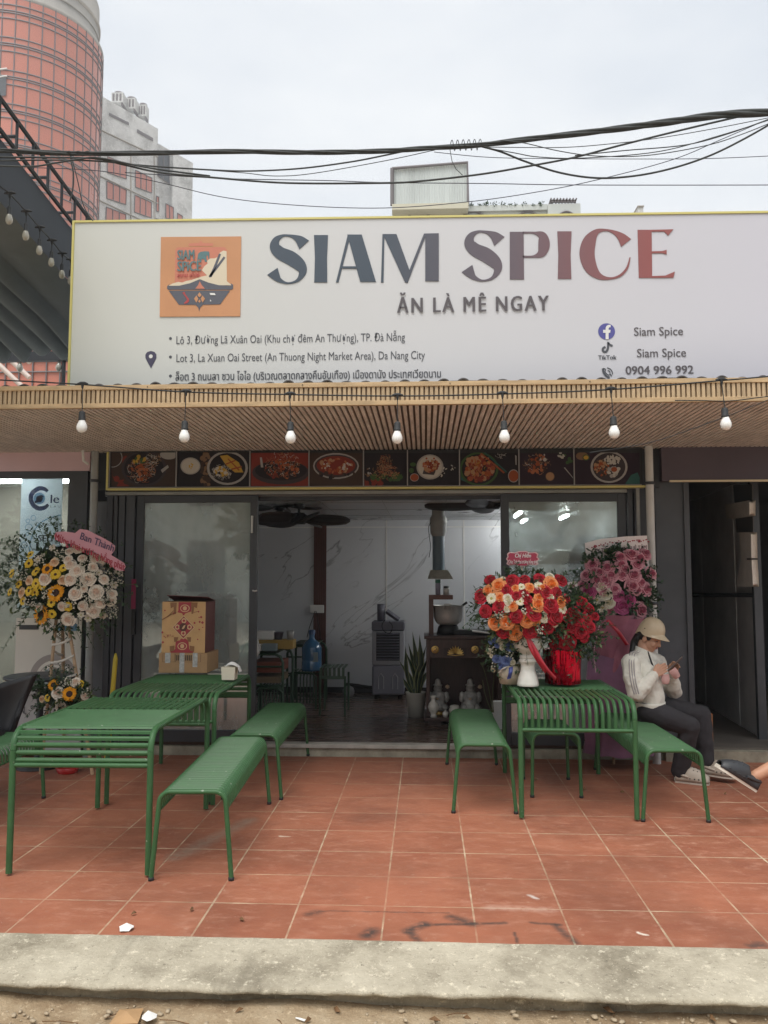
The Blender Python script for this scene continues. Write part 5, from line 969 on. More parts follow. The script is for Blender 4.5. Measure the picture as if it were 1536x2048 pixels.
fl['orange']=[rose_mesh('rose',[FMt('rose_orange',(.80,.23,.035)),FMt('rose_orange_outer',(.82,.33,.13))],s) for s in (8,9)]
fl['white']=[rose_mesh('rose',[FMt('rose_white',(.72,.66,.48)),FMt('rose_white_outer',(.78,.74,.62))],s) for s in (10,)]
fl['pink']=[rose_mesh('rose',[FMt('rose_pink',(.48,.12,.19)),FMt('rose_pink_outer',(.66,.32,.37))],s) for s in (11,12)]
fl['mauve']=[rose_mesh('rose',[FMt('rose_magenta',(.42,.05,.18)),FMt('rose_magenta_outer',(.50,.11,.25))],13)]
fl['blue']=[rose_mesh('rose',[FMt('rose_blue',(.10,.15,.36)),FMt('rose_blue_outer',(.16,.22,.45))],14)]
fl['sun']=[daisy_mesh('sunflower',[FMt('sunflower_petal',(.78,.33,.012)),mat('sunflower_disc',(.045,.018,.012),.8,bump=(90,.6,.01))],17,2,.42,s,.13,.12) for s in (1,2)]
fl['gerb']=[daisy_mesh('gerbera',[FMt('gerbera_yellow',(.76,.52,.045)),mat('gerbera_disc',(.06,.025,.01),.8)],13,2,.26,s,.19,.06) for s in (3,4)]
fl['wdaisy']=[daisy_mesh('daisy',[FMt('daisy_white',(.74,.68,.52)),mat('daisy_disc',(.35,.32,.08),.8)],14,2,.24,6,.15,.06)]
fl['lily']=[daisy_mesh('lily',[FMt('lily_white',(.62,.56,.46)),mat('lily_disc',(.40,.36,.12),.7)],6,1,.18,7,.30,.05)]
NMS=dict(cream='rose',peach='rose',red='rose',orange='rose',white='ranunculus',pink='rose',mauve='chrysanthemum',blue='rose',sun='sunflower',gerb='gerbera',wdaisy='daisy',lily='lily')
def flowers(parent,Y,ctr,rad,depth,items):
    # items: kind, px, py, radius px; heads sit on a domed surface and face outward
    c=at(*ctr,Y)
    for k,x,y,r in items:
        dx=(x-ctr[0])/rad[0]; dy=(y-ctr[1])/rad[1]; bulge=depth*math.sqrt(max(.05,1-dx*dx*.9-dy*dy*.9)); yy=Y-bulge; p=at(x,y,yy); d=Vector((dx*.75+rnd(-.2,.2),-1,-dy*.55+.25+rnd(-.2,.2))).normalized()
        sc=r*yy/F; z={'sun':.0,'gerb':.0,'wdaisy':.0,'lily':0}.get(k,.3); sc*=1.0 if z==0 else 1.12
        inst(NMS[k],random.choice(fl[k]),parent,p-d*sc*z,face_to(d,rnd(0,6)),sc*rnd(.84,1.10)).scale.z*=rnd(.8,1.25)
def leafy(g,base,d,L_,n,lw,mi=0,droop=.3,side=.8):
    d=Vector(d).normalized(); s=d.cross(Vector((0,1,.2))).normalized(); P=[]
    for i in range(7): t=i/6; P.append(base+d*L_*t+Vector((0,0,-droop*L_*t*t))+s*.08*L_*math.sin(t*3+lw*100))
    g.tube(P,.0016,4,2,cap=False)
    for i in range(n):
        t=.25+.75*i/n; k=min(int(t*6),5); p=P[k].lerp(P[k+1],t*6-k); a=rnd(0,2*PI); o=(s*math.cos(a)+s.cross(d)*math.sin(a))*side+d*.7; o.normalize(); l=lw*rnd(.7,1.25); w=o.cross(Vector((rnd(-1,1),rnd(-1,1),1))).normalized()*l*.26
        g.add([p,p+o*l*.5+w+Vector((0,0,-.03*l)),p+o*l,p+o*l*.5-w],[(0,1,2,3)],mi)
def foliage(parent,Y,ctr,rad,depth,n,L_,lw,name='foliage',pale=.3,rim=0,rimL=.2,skip=None):
    g=MB(); c=at(*ctr,Y)
    for _ in range(n):
        a=rnd(0,2*PI); q=math.sqrt(random.random()); dx,dy=q*math.cos(a),q*math.sin(a); p=at(ctr[0]+dx*rad[0]*.93,ctr[1]+dy*rad[1]*.93,Y-depth*.86*math.sqrt(max(.02,1-q*q))+rnd(0,.05)); leafy(g,p,(dx+rnd(-.5,.5),-.5+rnd(-.5,.5),-dy+rnd(-.5,.6)),L_*rnd(.6,1.2),7,lw,0 if random.random()>pale else 1)
    for _ in range(rim):
        a=rnd(0,2*PI)
        if skip and skip[0]<a<skip[1] and random.random()<.8: continue
        p=at(ctr[0]+rad[0]*.85*math.cos(a),ctr[1]+rad[1]*.85*math.sin(a),Y-rnd(0,depth*.6)); leafy(g,p,(math.cos(a),rnd(-.5,.3),-math.sin(a)+.2),rimL*rnd(.5,1.2),9,lw*.8,0,.25,1.1)
    # green core the stems are stuck in
    cc=at(*ctr,Y-depth*.1); rx=rad[0]*Y/F*.78; rz=rad[1]*Y/F*.78
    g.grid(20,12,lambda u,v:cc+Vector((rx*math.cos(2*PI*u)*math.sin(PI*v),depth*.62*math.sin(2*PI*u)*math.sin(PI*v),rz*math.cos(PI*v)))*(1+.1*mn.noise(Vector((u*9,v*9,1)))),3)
    return g.build(name,[M['leaf'],M['leaf2'],M['stem'],M['core']],parent)
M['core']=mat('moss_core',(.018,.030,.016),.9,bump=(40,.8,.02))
M['gyp']=mat('tiny_white_flower',(.62,.60,.50),.7)
def filler(parent,Y,ctr,rad,depth,spots,m,name='filler_sprays'):
    g=MB()
    for x,y,r,n in spots:
        dx=(x-ctr[0])/rad[0]; dy=(y-ctr[1])/rad[1]; b=depth*math.sqrt(max(.05,1-.9*dx*dx-.9*dy*dy))
        for _ in range(n):
            p=at(x+rnd(-r,r),y+rnd(-r,r),Y-b+rnd(-.03,.03)); q=rnd(.004,.008); g.lathe([(0,-q),(q*.8,-q*.4),(q,q*.2),(0,q)],5,p)
            g.tube([p,p+Vector((rnd(-.02,.02),.05,rnd(-.05,-.01)))],.0008,3,1,cap=False)
    return g.build(name,[m,M['stem']],parent)
# left sunflower stand
random.seed(31); YS1=6.55; ctr=(122,1165); rad=(112,92)
ls=thing('flower_stand','tripod flower stand with sunflowers and cream roses under a pink ribbon sign at left','flower stand',(at(125,1400,YS1).x,YS1+.05,0))
foliage(ls,YS1,ctr,rad,.20,170,.11,.042,rim=80,rimL=.26,pale=.35,skip=(1.5,2.7))
its=[('sun',112,1186,19),('sun',95,1138,16),('sun',83,1229,20)]
its+=[('gerb',x,y,11) for x,y in ((72,1143),(24,1147),(58,1127),(61,1109),(38,1168),(20,1184),(72,1167),(111,1149),(127,1136),(136,1213),(104,1228),(58,1182),(70,1185),(46,1202),(85,1172),(103,1205))]
its+=[('cream',x,y,r) for x,y,r in ((140,1128,11),(136,1118,9),(154,1141,11),(140,1158,11),(176,1158,11),(150,1187,12),(192,1184,12),(168,1178,7),(187,1222,13),(123,1213,9),(136,1239,12),(90,1158,11),(208,1158,10),(190,1117,9),(164,1116,9),(224,1188,9),(222,1200,9),(200,1207,9),(165,1212,8),(205,1232,6),(78,1214,8),(186,1134,9),(204,1118,8),(155,1096,9),(138,1102,8),(160,1098,7))]
its+=[('peach',x,y,9) for x,y in ((57,1161),(42,1185),(125,1160),(108,1124))]+[('lily',x,y,9) for x,y in ((187,1113),(203,1112),(228,1170),(76,1119),(105,1095),(162,1230),(176,1236),(235,1143),(198,1145))]
flowers(ls,YS1,ctr,rad,.24,its)
filler(ls,YS1,ctr,rad,.25,[(x,y,12,40) for x,y in ((170,1130),(185,1150),(212,1135),(215,1170),(160,1165),(220,1215),(60,1200),(45,1150),(95,1185),(175,1195),(140,1205),(205,1190),(80,1120),(120,1110),(235,1155),(225,1225))],M['gyp'])
M['lwood']=mat('stand_wood',(.42,.28,.17),.6,var=(6,.2),stretch=(1,1,5)); M['ribw']=mat('white_ribbon',(.62,.57,.50),.5)
tp=at(125,1235,YS1+.02); legs=[(at(92,1440,YS1-.1).x,YS1-.12),(at(163,1412,YS1-.05).x,YS1-.1),(at(127,1410,YS1+.2).x,YS1+.28)]
ft=[]
for k,(x,y) in enumerate(legs):
    top=tp+Vector(((-.05,.04,0)[k],0,0)); q=at((92,163,127)[k],(1440,1412,1400)[k],y); d=(q-top); fo=top+d*(top.z/(-d.z)); ft.append((top,fo)); MB().tube([top,fo],.014,6,sm=False).build('stand_leg',M['lwood'],ls)
def rib(name,t0,t1,k0,k1,m): 
    a=ft[k0][0].lerp(ft[k0][1],t0)+Vector((-.01,-.018,0)); b=ft[k1][0].lerp(ft[k1][1],t1)+Vector((.01,-.018,0)); h=.010; g=MB(); g.grid(6,1,lambda u,v:a.lerp(b,u)+Vector((0,-.004*math.sin(PI*u),(v-.5)*2*h-.012*math.sin(PI*u)))); o=g.build(name,m,ls)
    s=o.modifiers.new('t','SOLIDIFY'); s.thickness=.002
for t0,t1 in ((.06,.03),(.18,.14),(.30,.25),(.41,.37)): rib('ribbon',t0,t1,0,1,M['ribw'])
for t0,t1 in ((.09,.15),(.20,.26),(.31,.37)): rib('ribbon',t0,t1,0,2,M['ribw'])
c2=(128,1388); r2=(52,36); foliage(ls,YS1-.22,c2,r2,.13,90,.09,.036,'lower_foliage',rim=26,rimL=.14)
flowers(ls,YS1-.22,c2,r2,.14,[('sun',139,1388,17),('sun',107,1370,13),('gerb',161,1368,9),('gerb',95,1396,10),('cream',115,1385,11),('cream',151,1364,9),('cream',121,1414,9),('lily',83,1402,8),('cream',170,1392,7),('peach',83,1398,6)])
filler(ls,YS1-.22,c2,r2,.15,[(135,1362,8,20),(117,1405,7,16),(172,1385,9,18),(125,1370,6,10)],M['gyp'])
# pink ribbon sign over the bouquet
M['signp']=mat('pink_card',(.55,.27,.32),.6); M['crim']=mat('crimson_letters',(.33,.015,.04),.5); M['nvy']=mat('navy_letters',(.035,.03,.09),.5)
def card(pts,Y,m,parent,name='sign_card'):
    P=[at(x,y,Y) for x,y in pts]; return MB().slab([Vector((p.x,Y,p.z)) for p in P],.006).build(name,m,parent)
YR=YS1-.27
card([(108,1072),(112,1064),(130,1063),(150,1066),(160,1058),(175,1060),(190,1068),(205,1075),(222,1085),(230,1092),(229,1100),(222,1110),(232,1116),(248,1126),(251,1134),(246,1142),(232,1140),(215,1124),(200,1110),(185,1102),(170,1100),(150,1090),(130,1085),(112,1080)],YR,M['signp'],ls)
text('sign_lettering','Ban Thành',160,228,1078,15,YR,ls,M['nvy'],bold=.01,shear=.3,yb1=1104,dy=-.004)
text('sign_lettering','Mừng khai trương hồng phát',110,250,1080,15,YR,ls,M['crim'],bold=.03,shear=.1,yb1=1142,dy=-.003)
# ---- flowers on the right table
c=atz(1056,1373,ZT); YV=c.y+.05; X0=at(1056,1373,YV).x; zz=lambda y:at(1056,y,YV).z; pxm=YV/F*1.0
vp=thing('white_flower_pot','white ceramic pedestal pot of red and orange roses with red ribbon and gift tag','flower pot',(X0,YV,ZT))
pf=[(0,ZT),(21*pxm,ZT),(21.5*pxm,ZT+.012),(19*pxm,zz(1355)),(14*pxm,zz(1340)),(13.5*pxm,zz(1330)),(15*pxm,zz(1326)),(17*pxm,zz(1323)),(17*pxm,zz(1319)),(15*pxm,zz(1317)),(16.5*pxm,zz(1314)),(16*pxm,zz(1311)),(13*pxm,zz(1308)),(18*pxm,zz(1304)),(25*pxm,zz(1297)),(28*pxm,zz(1288)),(28*pxm,zz(1280)),(25*pxm,zz(1271)),(21*pxm,zz(1266)),(22*pxm,zz(1263)),(19*pxm,zz(1263)),(0,zz(1266))]
pf2=[]
for i in range(len(pf)-1):
    for j in range(4): t=j/4; pf2.append((pf[i][0]+(pf[i+1][0]-pf[i][0])*t,pf[i][1]+(pf[i+1][1]-pf[i][1])*t))
z1_,z2_=zz(1304),zz(1268)
MB().lathe(pf2,64,(X0,YV,0),fn=lambda a,z:1+(.05*(abs(math.sin(a*6+(z-z1_)*60))*abs(math.sin(a*6-(z-z1_)*60)))**.7 if z1_<z<z2_ else 0)).build('pot',M['ceramic'],vp)
random.seed(41); ctr=(1050,1210); rad=(100,68)
foliage(vp,YV,ctr,rad,.20,200,.09,.035,rim=34,rimL=.15)
its=[('orange',x,y,r) for x,y,r in ((997,1172,13),(976,1181,11),(1000,1195,10),(990,1244,12),(1013,1244,12),(1030,1265,12),(1055,1240,13),(1075,1209,13),(1078,1195,9),(1103,1168,13),(1121,1203,11),(1073,1244,8),(1060,1175,9),(1030,1176,9),(1025,1212,9),(1085,1176,8))]
its+=[('red',x,y,r) for x,y,r in ((1022,1162,13),(1050,1158,10),(1080,1158,12),(1122,1160,12),(962,1192,12),(970,1223,10),(1033,1192,12),(998,1212,11),(1032,1232,12),(1006,1262,11),(1061,1262,12),(1070,1225,13),(1100,1210,13),(1111,1233,14),(1096,1256,12),(1092,1184,11),(1114,1185,10),(1134,1198,9),(980,1160,11),(1056,1200,10),(1012,1180,10),(1048,1185,10),(1060,1215,9),(1075,1180,9),(1128,1222,9))]
its+=[('wdaisy',x,y,r) for x,y,r in ((983,1197,11),(1043,1174,9),(1077,1172,10),(1125,1218,11),(1040,1203,9),(1005,1158,8),(1110,1246,10),(1128,1231,7))]+[('white',x,y,r) for x,y,r in ((1016,1197,9),(1013,1217,8),(1018,1205,8),(1091,1224,7),(1089,1237,8),(1100,1155,9),(1101,1194,8))]
flowers(vp,YV,ctr,rad,.22,its)
filler(vp,YV,ctr,rad,.23,[(998,1228,9,26),(1050,1190,6,12),(1080,1260,8,22),(1048,1222,6,12),(1015,1248,6,10)],M['gyp'])
M['redrib']=mat('red_satin_ribbon',(.42,.012,.03),.3,coat=.3)
def ribbon(parent,P,w,m,name='ribbon',tw=0):
    Q=crom(P,7); g=MB(); n=len(Q)
    g.grid(n-1,1,lambda u,v:Vector(Q[round(u*(n-1))])+Vector((math.cos(tw*u+.3)*w*(v-.5),.004*math.sin(u*9),math.sin(tw*u+.3)*w*(v-.5)))); o=g.build(name,m,parent); s=o.modifiers.new('t','SOLIDIFY'); s.thickness=.0015; return o
V3=lambda x,y,dy=0:at(x,y,YV-.115+dy)
ribbon(vp,[V3(1033,1284,.02),V3(1045,1274),V3(1060,1272),V3(1080,1276,.02)],.03,M['redrib']); ribbon(vp,[V3(1052,1272,-.02),V3(1065,1290,-.02),V3(1080,1318,-.02),V3(1095,1340,0),V3(1112,1358,.06)],.028,M['redrib'],tw=1); ribbon(vp,[V3(1055,1276,-.02),V3(1062,1298,-.02),V3(1076,1322,0),V3(1092,1345,.02)],.022,M['redrib'],tw=.6); ribbon(vp,[V3(1040,1278,0),V3(1050,1268,-.04),V3(1062,1266,-.04),V3(1052,1277,-.01)],.022,M['redrib'])
YT=YV+.0; MB().tube([at(1044,1170,YT),at(1044,1132,YT)],.004,6).build('tag_stick',M['woodl'],vp)
tagp=[(1014,1108),(1018,1104),(1030,1105),(1038,1102),(1052,1102),(1060,1105),(1072,1104),(1077,1108),(1075,1114),(1079,1118),(1075,1123),(1077,1128),(1072,1131),(1060,1130),(1052,1133),(1038,1133),(1030,1130),(1018,1131),(1013,1128),(1015,1122),(1012,1118),(1015,1113)]
card(tagp,YT-.012,mat('tag_border',(.62,.42,.42),.5),vp,'tag_border'); card([(1046+(x-1046)*.92,1118+(y-1118)*.86) for x,y in tagp],YT-.019,mat('tag_crimson',(.36,.03,.07),.5),vp,'tag_card')
text('tag_lettering','Chị Hiền',1030,1062,1115,8,YT-.019,vp,M['white'],bold=.02,shear=.25); text('tag_lettering','Chúc Tình khai trương hồng phát',1017,1075,1127,7.5,YT-.019,vp,M['white'],bold=.01)
# red foil pot
YF2=YV+.16; c=at(1126,1362,YF2); X1=c.x; z_=lambda y:at(1126,y,YF2).z; pm=YF2/F
fp=thing('foil_flower_pot','crumpled shiny red foil pot of dark red flowers beside the white flower pot','flower pot',(X1,YF2,ZT))
pl_=[(0,ZT)]+[(pm*(33+4*t),ZT+(z_(1298)-ZT)*t) for t in [i/10 for i in range(11)]]+[(pm*34,z_(1299)),(0,z_(1304))]
MB().lathe(pl_,90,(X1,YF2,0),fn=lambda a,z:1+.07*mn.noise(Vector((math.cos(a)*4,math.sin(a)*4,z*3)))+.05*mn.noise(Vector((math.cos(a)*11,math.sin(a)*11,z*6))),sm=False).build('foil_wrap',mat('red_foil',(.50,.008,.03),.16,metal=1),fp)
random.seed(51); ctr=(1140,1250); rad=(62,62); foliage(fp,YF2,ctr,rad,.15,130,.09,.04,rim=30,rimL=.15)
flowers(fp,YF2,ctr,rad,.16,[('red',x,y,r) for x,y,r in ((1173,1240,11),(1160,1262,12),(1137,1286,13),(1150,1225,10),(1125,1268,11),(1178,1218,10),(1165,1205,11),(1145,1255,10),(1180,1255,9),(1110,1290,10),(1118,1255,9),(1190,1232,8),(1155,1240,9),(1135,1235,9),(1170,1275,9))])
filler(fp,YF2,ctr,rad,.17,[(1128,1270,8,18),(1115,1268,6,12)],mat('pink_filler',(.5,.25,.22),.7))
g=MB(); a=at(1148,1298,YF2-.06); b=at(1166,1316,YF2-.08); g.tube([a,a.lerp(b,.5)+Vector((.008,0,.01)),b],[.006,.014,.005],8); g.build('green_bud',M['leaf2'],fp)
card([(1132,1168),(1138,1164),(1152,1163),(1155,1168),(1155,1178),(1150,1188),(1138,1186)],YF2-.02,mat('white_tag',(.52,.44,.44),.5),fp,'tag_card'); text('tag_lettering','Đại',1139,1150,1174,6,YF2-.02,fp,M['crim'],bold=.02)
# blue basket
YB2=YV+.12; ctr=(1012,1300); rad=(38,42); X2=at(1020,1357,YB2); bk=thing('blue_flower_basket','small basket of blue and white flowers behind the white flower pot','flower basket',(X2.x,YB2,ZT)); pm=YB2/F
MB().lathe([(0,ZT),(20*pm,ZT),(25*pm,at(1020,1330,YB2).z),(23*pm,at(1020,1330,YB2).z),(0,ZT+.02)],28,(X2.x,YB2,0),fn=lambda a,z:1+.02*math.sin(a*20+z*200)).build('basket',mat('cream_basket',(.50,.44,.34),.8,bump=(80,.5,.004)),bk)
random.seed(61); foliage(bk,YB2,ctr,rad,.10,80,.07,.03,rim=14,rimL=.1,pale=.5); flowers(bk,YB2,ctr,rad,.12,[('blue',1013,1322,10),('blue',994,1318,8),('blue',1003,1330,8),('blue',1020,1292,9),('blue',984,1280,7),('blue',995,1290,6),('white',1002,1282,8),('white',1012,1280,8),('wdaisy',1005,1295,7),('wdaisy',978,1302,7),('wdaisy',983,1312,6),('white',1025,1325,5),('white',1010,1272,7),('wdaisy',986,1340,6)])
filler(bk,YB2,ctr,rad,.12,[(985,1300,8,18),(1020,1310,8,14),(990,1330,8,14)],M['gyp']); ribbon(bk,[at(1022,1334,YB2-.13),at(1021,1345,YB2-.14),at(1018,1358,YB2-.12)],.03,mat('blue_ribbon',(.05,.07,.28),.4)); ribbon(bk,[at(1000,1345,YB2-.12),at(1008,1336,YB2-.14),at(1018,1332,YB2-.13)],.03,M['ribw'])
# big pink bouquet stand with net wrap, behind the person
YK=6.85; ctr=(1235,1170); rad=(78,72); kx=at(1225,1400,YK); pk=thing('pink_bouquet_stand','tall pink rose bouquet wrapped in magenta netting with white sign behind the seated person','flower stand',(kx.x,YK,0))
random.seed(71); foliage(pk,YK,ctr,rad,.16,190,.10,.045,rim=26,rimL=.14,pale=.1)
its=[('pink',x,y,r) for x,y,r in ((1185,1130,12),(1172,1150,11),(1215,1135,12),(1222,1150,11),(1240,1115,13),(1243,1128,11),(1262,1110,11),(1278,1118,14),(1290,1108,12),(1275,1128,11),(1303,1147,13),(1268,1150,12),(1245,1150,11),(1265,1172,13),(1283,1165,11),(1293,1178,13),(1275,1180,10),(1230,1178,10),(1195,1160,12),(1210,1160,12),(1178,1186,13),(1220,1223,12),(1280,1220,14),(1200,1145,10),(1250,1138,9),(1188,1142,9),(1208,1180,9),(1165,1170,9))]
its+=[('mauve',1245,1212,15),('mauve',1178,1183,12),('mauve',1235,1190,11),('mauve',1260,1200,10)]+[('lily',x,y,13) for x,y in ((1194,1200,),(1205,1215),(1186,1212),(1212,1205))]+[('white',1213,1188,11),('white',1218,1205,10),('white',1203,1172,10)]
flowers(pk,YK,ctr,rad,.18,its)
M['net']=mat('magenta_netting',(.32,.10,.15),.7,var=(3,.25),sheen=.5); M['net2']=mat('purple_netting',(.23,.10,.185),.7,var=(3,.25),sheen=.5)
def wrapc(px0,py0,hw0,px1,py1,hw1,m,name,seed,y0=0,fold=.10):
    def f(u,v):
        a=PI*1.1*(u-.5)*2; x=px0+(px1-px0)*v; y=py0+(py1-py0)*v; hw=(hw0+(hw1-hw0)*v**.8)*(1+fold*mn.noise(Vector((u*9+seed,v*2.2,seed)))+(.03+.07*v)*math.sin(u*52+5*mn.noise(Vector((u*3,v*2,seed))))); c=at(x,y,YK+y0); return c+Vector((math.sin(a)*hw*YK/F,-math.cos(a)*hw*YK/F*.7,.03*mn.noise(Vector((u*7,v*3,seed+4)))))
    g=MB(); g.grid(60,16,f); return g.build(name,m,pk)
wrapc(1232,1228,60,1226,1352,22,M['net'],'wrap_upper',1,fold=.20); wrapc(1232,1312,46,1240,1505,62,M['net2'],'wrap_lower',7,.02,.26); wrapc(1262,1236,44,1236,1350,20,M['net'],'wrap_side',3,-.05,.24)
ribbon(pk,[at(1215,1240,YK-.22),at(1235,1262,YK-.24),at(1255,1290,YK-.22)],.03,M['redrib']); MB().tube([at(v.x,v.y,YK-.26) for v in crom([(1203,1235,0),(1196,1262,0),(1188,1300,0),(1190,1330,0),(1192,1345,0)],6)],.004,6).build('wrap_edge',mat('pale_pink_edge',(.6,.36,.42),.5),pk)
for dx in (-.16,.18,.02): MB().tube([(kx.x+dx*.3,YK+.02,.6),(kx.x+dx,YK+(.1 if dx==.02 else -.08),0)],.012,6).build('stand_leg',M['lwood'],pk)
for xx,rr in ((1214,.010),(1322,.012)):
    pass
card([(1170,1086),(1200,1078),(1250,1073),(1294,1071),(1300,1150),(1176,1160)],YK-.02,mat('white_placard',(.80,.73,.72),.6,var=(3,.05)),pk,'placard')
text('placard_lettering','CTY TNHH VTNN HUÊ TÂM',1183,1293,1107,9,YK-.02,pk,mat('maroon_letters',(.14,.03,.05),.5),bold=.01,yb1=1099,dy=-.004); text('placard_lettering','Chúc Mừng',1200,1255,1118,5,YK-.02,pk,M['crim'],yb1=1114,dy=-.004)
g=MB(); random.seed(77)
for i in range(26):
    t=i/25; x=1182+t*112; y=1094-t*13-9*math.sin(PI*t)*.5+rnd(-2,2); a=rnd(-1,1); l=rnd(3,6)
    if .36<t<.44: continue
    g.poly(pp([(x,y),(x+l*.5,y-1.5+a),(x+l,y+a),(x+l*.5,y+1.5+a)],YK-.02,-.003-i*.00005))
for x,y in ((1190,1093),(1278,1082)):
    for i in range(6): q=2*PI*i/6; g.poly(pp([(x+4*math.cos(q+t)*(1 if t==0 else .7),y+4*math.sin(q+t)*(1 if t==0 else .7)) for t in (-.4,0,.4)]+[(x,y)],YK-.02,-.005-i*.00005))
g.build('placard_garland',M['crim'],pk)
# ---------------------------------------------------------------- inside the shop
def ffl(px,py): return atz(px,py,FZ)
# altar cabinet with statues
YL=8.15; ax0,ax1=at(853,1450,YL).x,at(1003,1440,YL).x; az=at(900,1272,YL).z; fr=lambda x,y:at(x,y,YL)
al=thing('altar_cabinet','dark rosewood altar cabinet with gold lotus carving and open niche','cabinet',((ax0+ax1)/2,YL+.25,FZ)); zs=fr(860,1433).z
MB().box2((ax0-.02,YL-.02,az-.03),(ax1+.02,YL+.52,az)).build('top',M['dkwood'],al,bevel=.006); g=MB(); w=.035
g.box2((ax0,YL,zs),(ax0+w,YL+.5,az-.03)); g.box2((ax1-w,YL,zs),(ax1,YL+.5,az-.03)); g.box2((ax0+w,YL,fr(860,1316).z),(ax1-w,YL+.03,az-.03)); g.box2((ax0+w,YL+.47,zs),(ax1-w,YL+.5,az-.03)); g.build('body',M['dkwood'],al,bevel=.003)
MB().box2((ax0-.02,YL-.10,zs-.03),(ax1+.02,YL+.5,zs)).build('shelf',M['dkwood'],al,bevel=.005); g=MB(); g.box2((ax0+.02,YL-.06,FZ),(ax0+.14,YL+.4,zs-.03)); g.box2((ax1-.14,YL-.06,FZ),(ax1-.02,YL+.4,zs-.03)); g.box2((ax0+.14,YL-.04,FZ+.06),(ax1-.14,YL+.4,zs-.03)); g.build('base',M['dkwood'],al,bevel=.004)
a=fr(887,1295);b=fr(933,1312); MB().box2((a.x,YL-.006,b.z),(b.x,YL,a.z)).build('carved_panel',mat('carved_wood',(.030,.014,.012),.5),al)
for x in (870,950): 
    c=fr(x,1299); g=MB(); g.lathe([(0,0),(.036,0),(.038,.004),(.033,.008),(0,.008)],24,(0,0,0)); g.v=[(c.x+v[0],YL-.001-v[2],c.z+v[1]) for v in g.v]
    for q in stroke([(x-3,1296,1),(x+2,1295,1.2),(x+3,1299,1),(x-1,1301,1.2),(x-3,1304,1),(x+3,1303,1)],3): g.poly(pp(q,YL,-.011),1)
    g.build('gold_medallion',[M['gold'],M['dkwood']],al)
g=MB(); c=fr(911,1308)
for i in range(9): 
    t=(i-4)/4; a=t*1.25; L_=.085*(1-.25*abs(t)); d=Vector((math.sin(a),0,math.cos(a))); s=Vector((d.z,0,-d.x)); o=c+Vector((t*.02,0,0)); y=-.008-.002*(4-abs(i-4)); k=Vector((0,y,0)); g.add([o+k,o+d*L_*.55+s*.013+k*1.5,o+d*L_+k,o+d*L_*.55-s*.013+k*1.5],[(0,1,2,3)])
g.tube([c+Vector((-.08,-.01,-.006)),c+Vector((0,-.012,-.014)),c+Vector((.08,-.01,-.006))],.005,6); g.build('gold_lotus',M['gold'],al)
M['statue']=mat('grey_glazed_ceramic',(.30,.29,.27),.3,var=(16,.5),bump=(30,.6,.01),coat=.3)
def statue(px,label):
    c=at(px,1405,YL+.12); z0=zs+.0; H=at(px,1358,YL+.12).z-z0; s=thing('statue',label,'statue',(c.x,YL+.14,z0),0,'seated altar statues')
    g=MB(); X,Y=c.x,YL+.14
    g.lathe([(0,0),(.075,0),(.078,.02),(.07,.035)],20,(X,Y,z0),1)
    def L_(pr,x=0,y=0,z=0,e=None): g.lathe([(r*H,zz*H) for r,zz in pr],18,(X+x*H,Y+y*H,z0+z*H),0,fn=e)
    L_([(0,.10),(.26,.12),(.30,.20),(.26,.30),(.21,.38),(.23,.50),(.20,.60),(.10,.66)],e=lambda a,z:1+.12*math.sin(a*5)*math.sin(z*60)); L_([(0,.62),(.11,.64),(.13,.72),(.11,.80),(.14,.81),(.14,.84),(.09,.86),(.08,.96),(.04,1.0),(0,1.0)])
    for sx in (-1,1): L_([(0,.0),(.10,.03),(.11,.10),(.06,.18),(0,.2)],sx*.17,-.16,.13); L_([(0,0),(.07,.05),(.085,.15),(.06,.28),(0,.32)],sx*.24,-.04,.33)
    g.build('figure',[M['statue'],M['gold']],s); h=MB(); h.lathe([(0,.0),(.022,.012),(.018,.035),(0,.045)],10,(X+.27*H,Y-.02,z0+.72*H)); h.lathe([(0,.0),(.018,.01),(.018,.025),(0,.03)],10,(X-.02*H,Y-.2*H,z0+.42*H)); h.build('offering',mat('tan_ceramic',(.42,.30,.2),.3),s)
statue(876,'glazed grey seated statue at the left inside the altar cabinet'); statue(941,'glazed grey seated statue at the right inside the altar cabinet')
cer=lambda:M['ceramic']
def onsh(name,label,cat,px,prof,dy=-.03,m=None,group=None):
    c=at(px,1420,YL+dy); o=MB().lathe(prof,22,(c.x,YL+dy,zs)).build(name,m or M['ceramic'],None,loc=(c.x,YL+dy,zs)); tag(o,label,cat,group); return o
onsh('porcelain_vase','slim white porcelain vase on the left of the altar shelf','vase',867,[(0,0),(.035,0),(.028,.02),(.025,.035),(.045,.06),(.055,.095),(.045,.13),(.022,.155),(.02,.18),(.036,.205),(.03,.205),(0,.15)])
onsh('incense_burner','small white lidded incense jar at the middle back of the altar shelf','incense jar',909,[(0,0),(.04,0),(.055,.03),(.058,.06),(.045,.08),(.05,.085),(.035,.10),(0,.105)],.08)
for x,y in ((891,.0),(905,-.045),(921,.0)): onsh('tea_cup','tiny lidded white cup on the altar shelf','cup',x,[(0,0),(.024,0),(.03,.03),(.028,.045),(.02,.05),(.008,.058),(.006,.066),(0,.068)],y-.02,None,'offering cups on the altar shelf')
onsh('footed_dish','wide footed white dish at the right of the altar shelf','dish',957,[(0,0),(.03,0),(.025,.025),(.07,.04),(.075,.046),(.0,.036)],-.03)
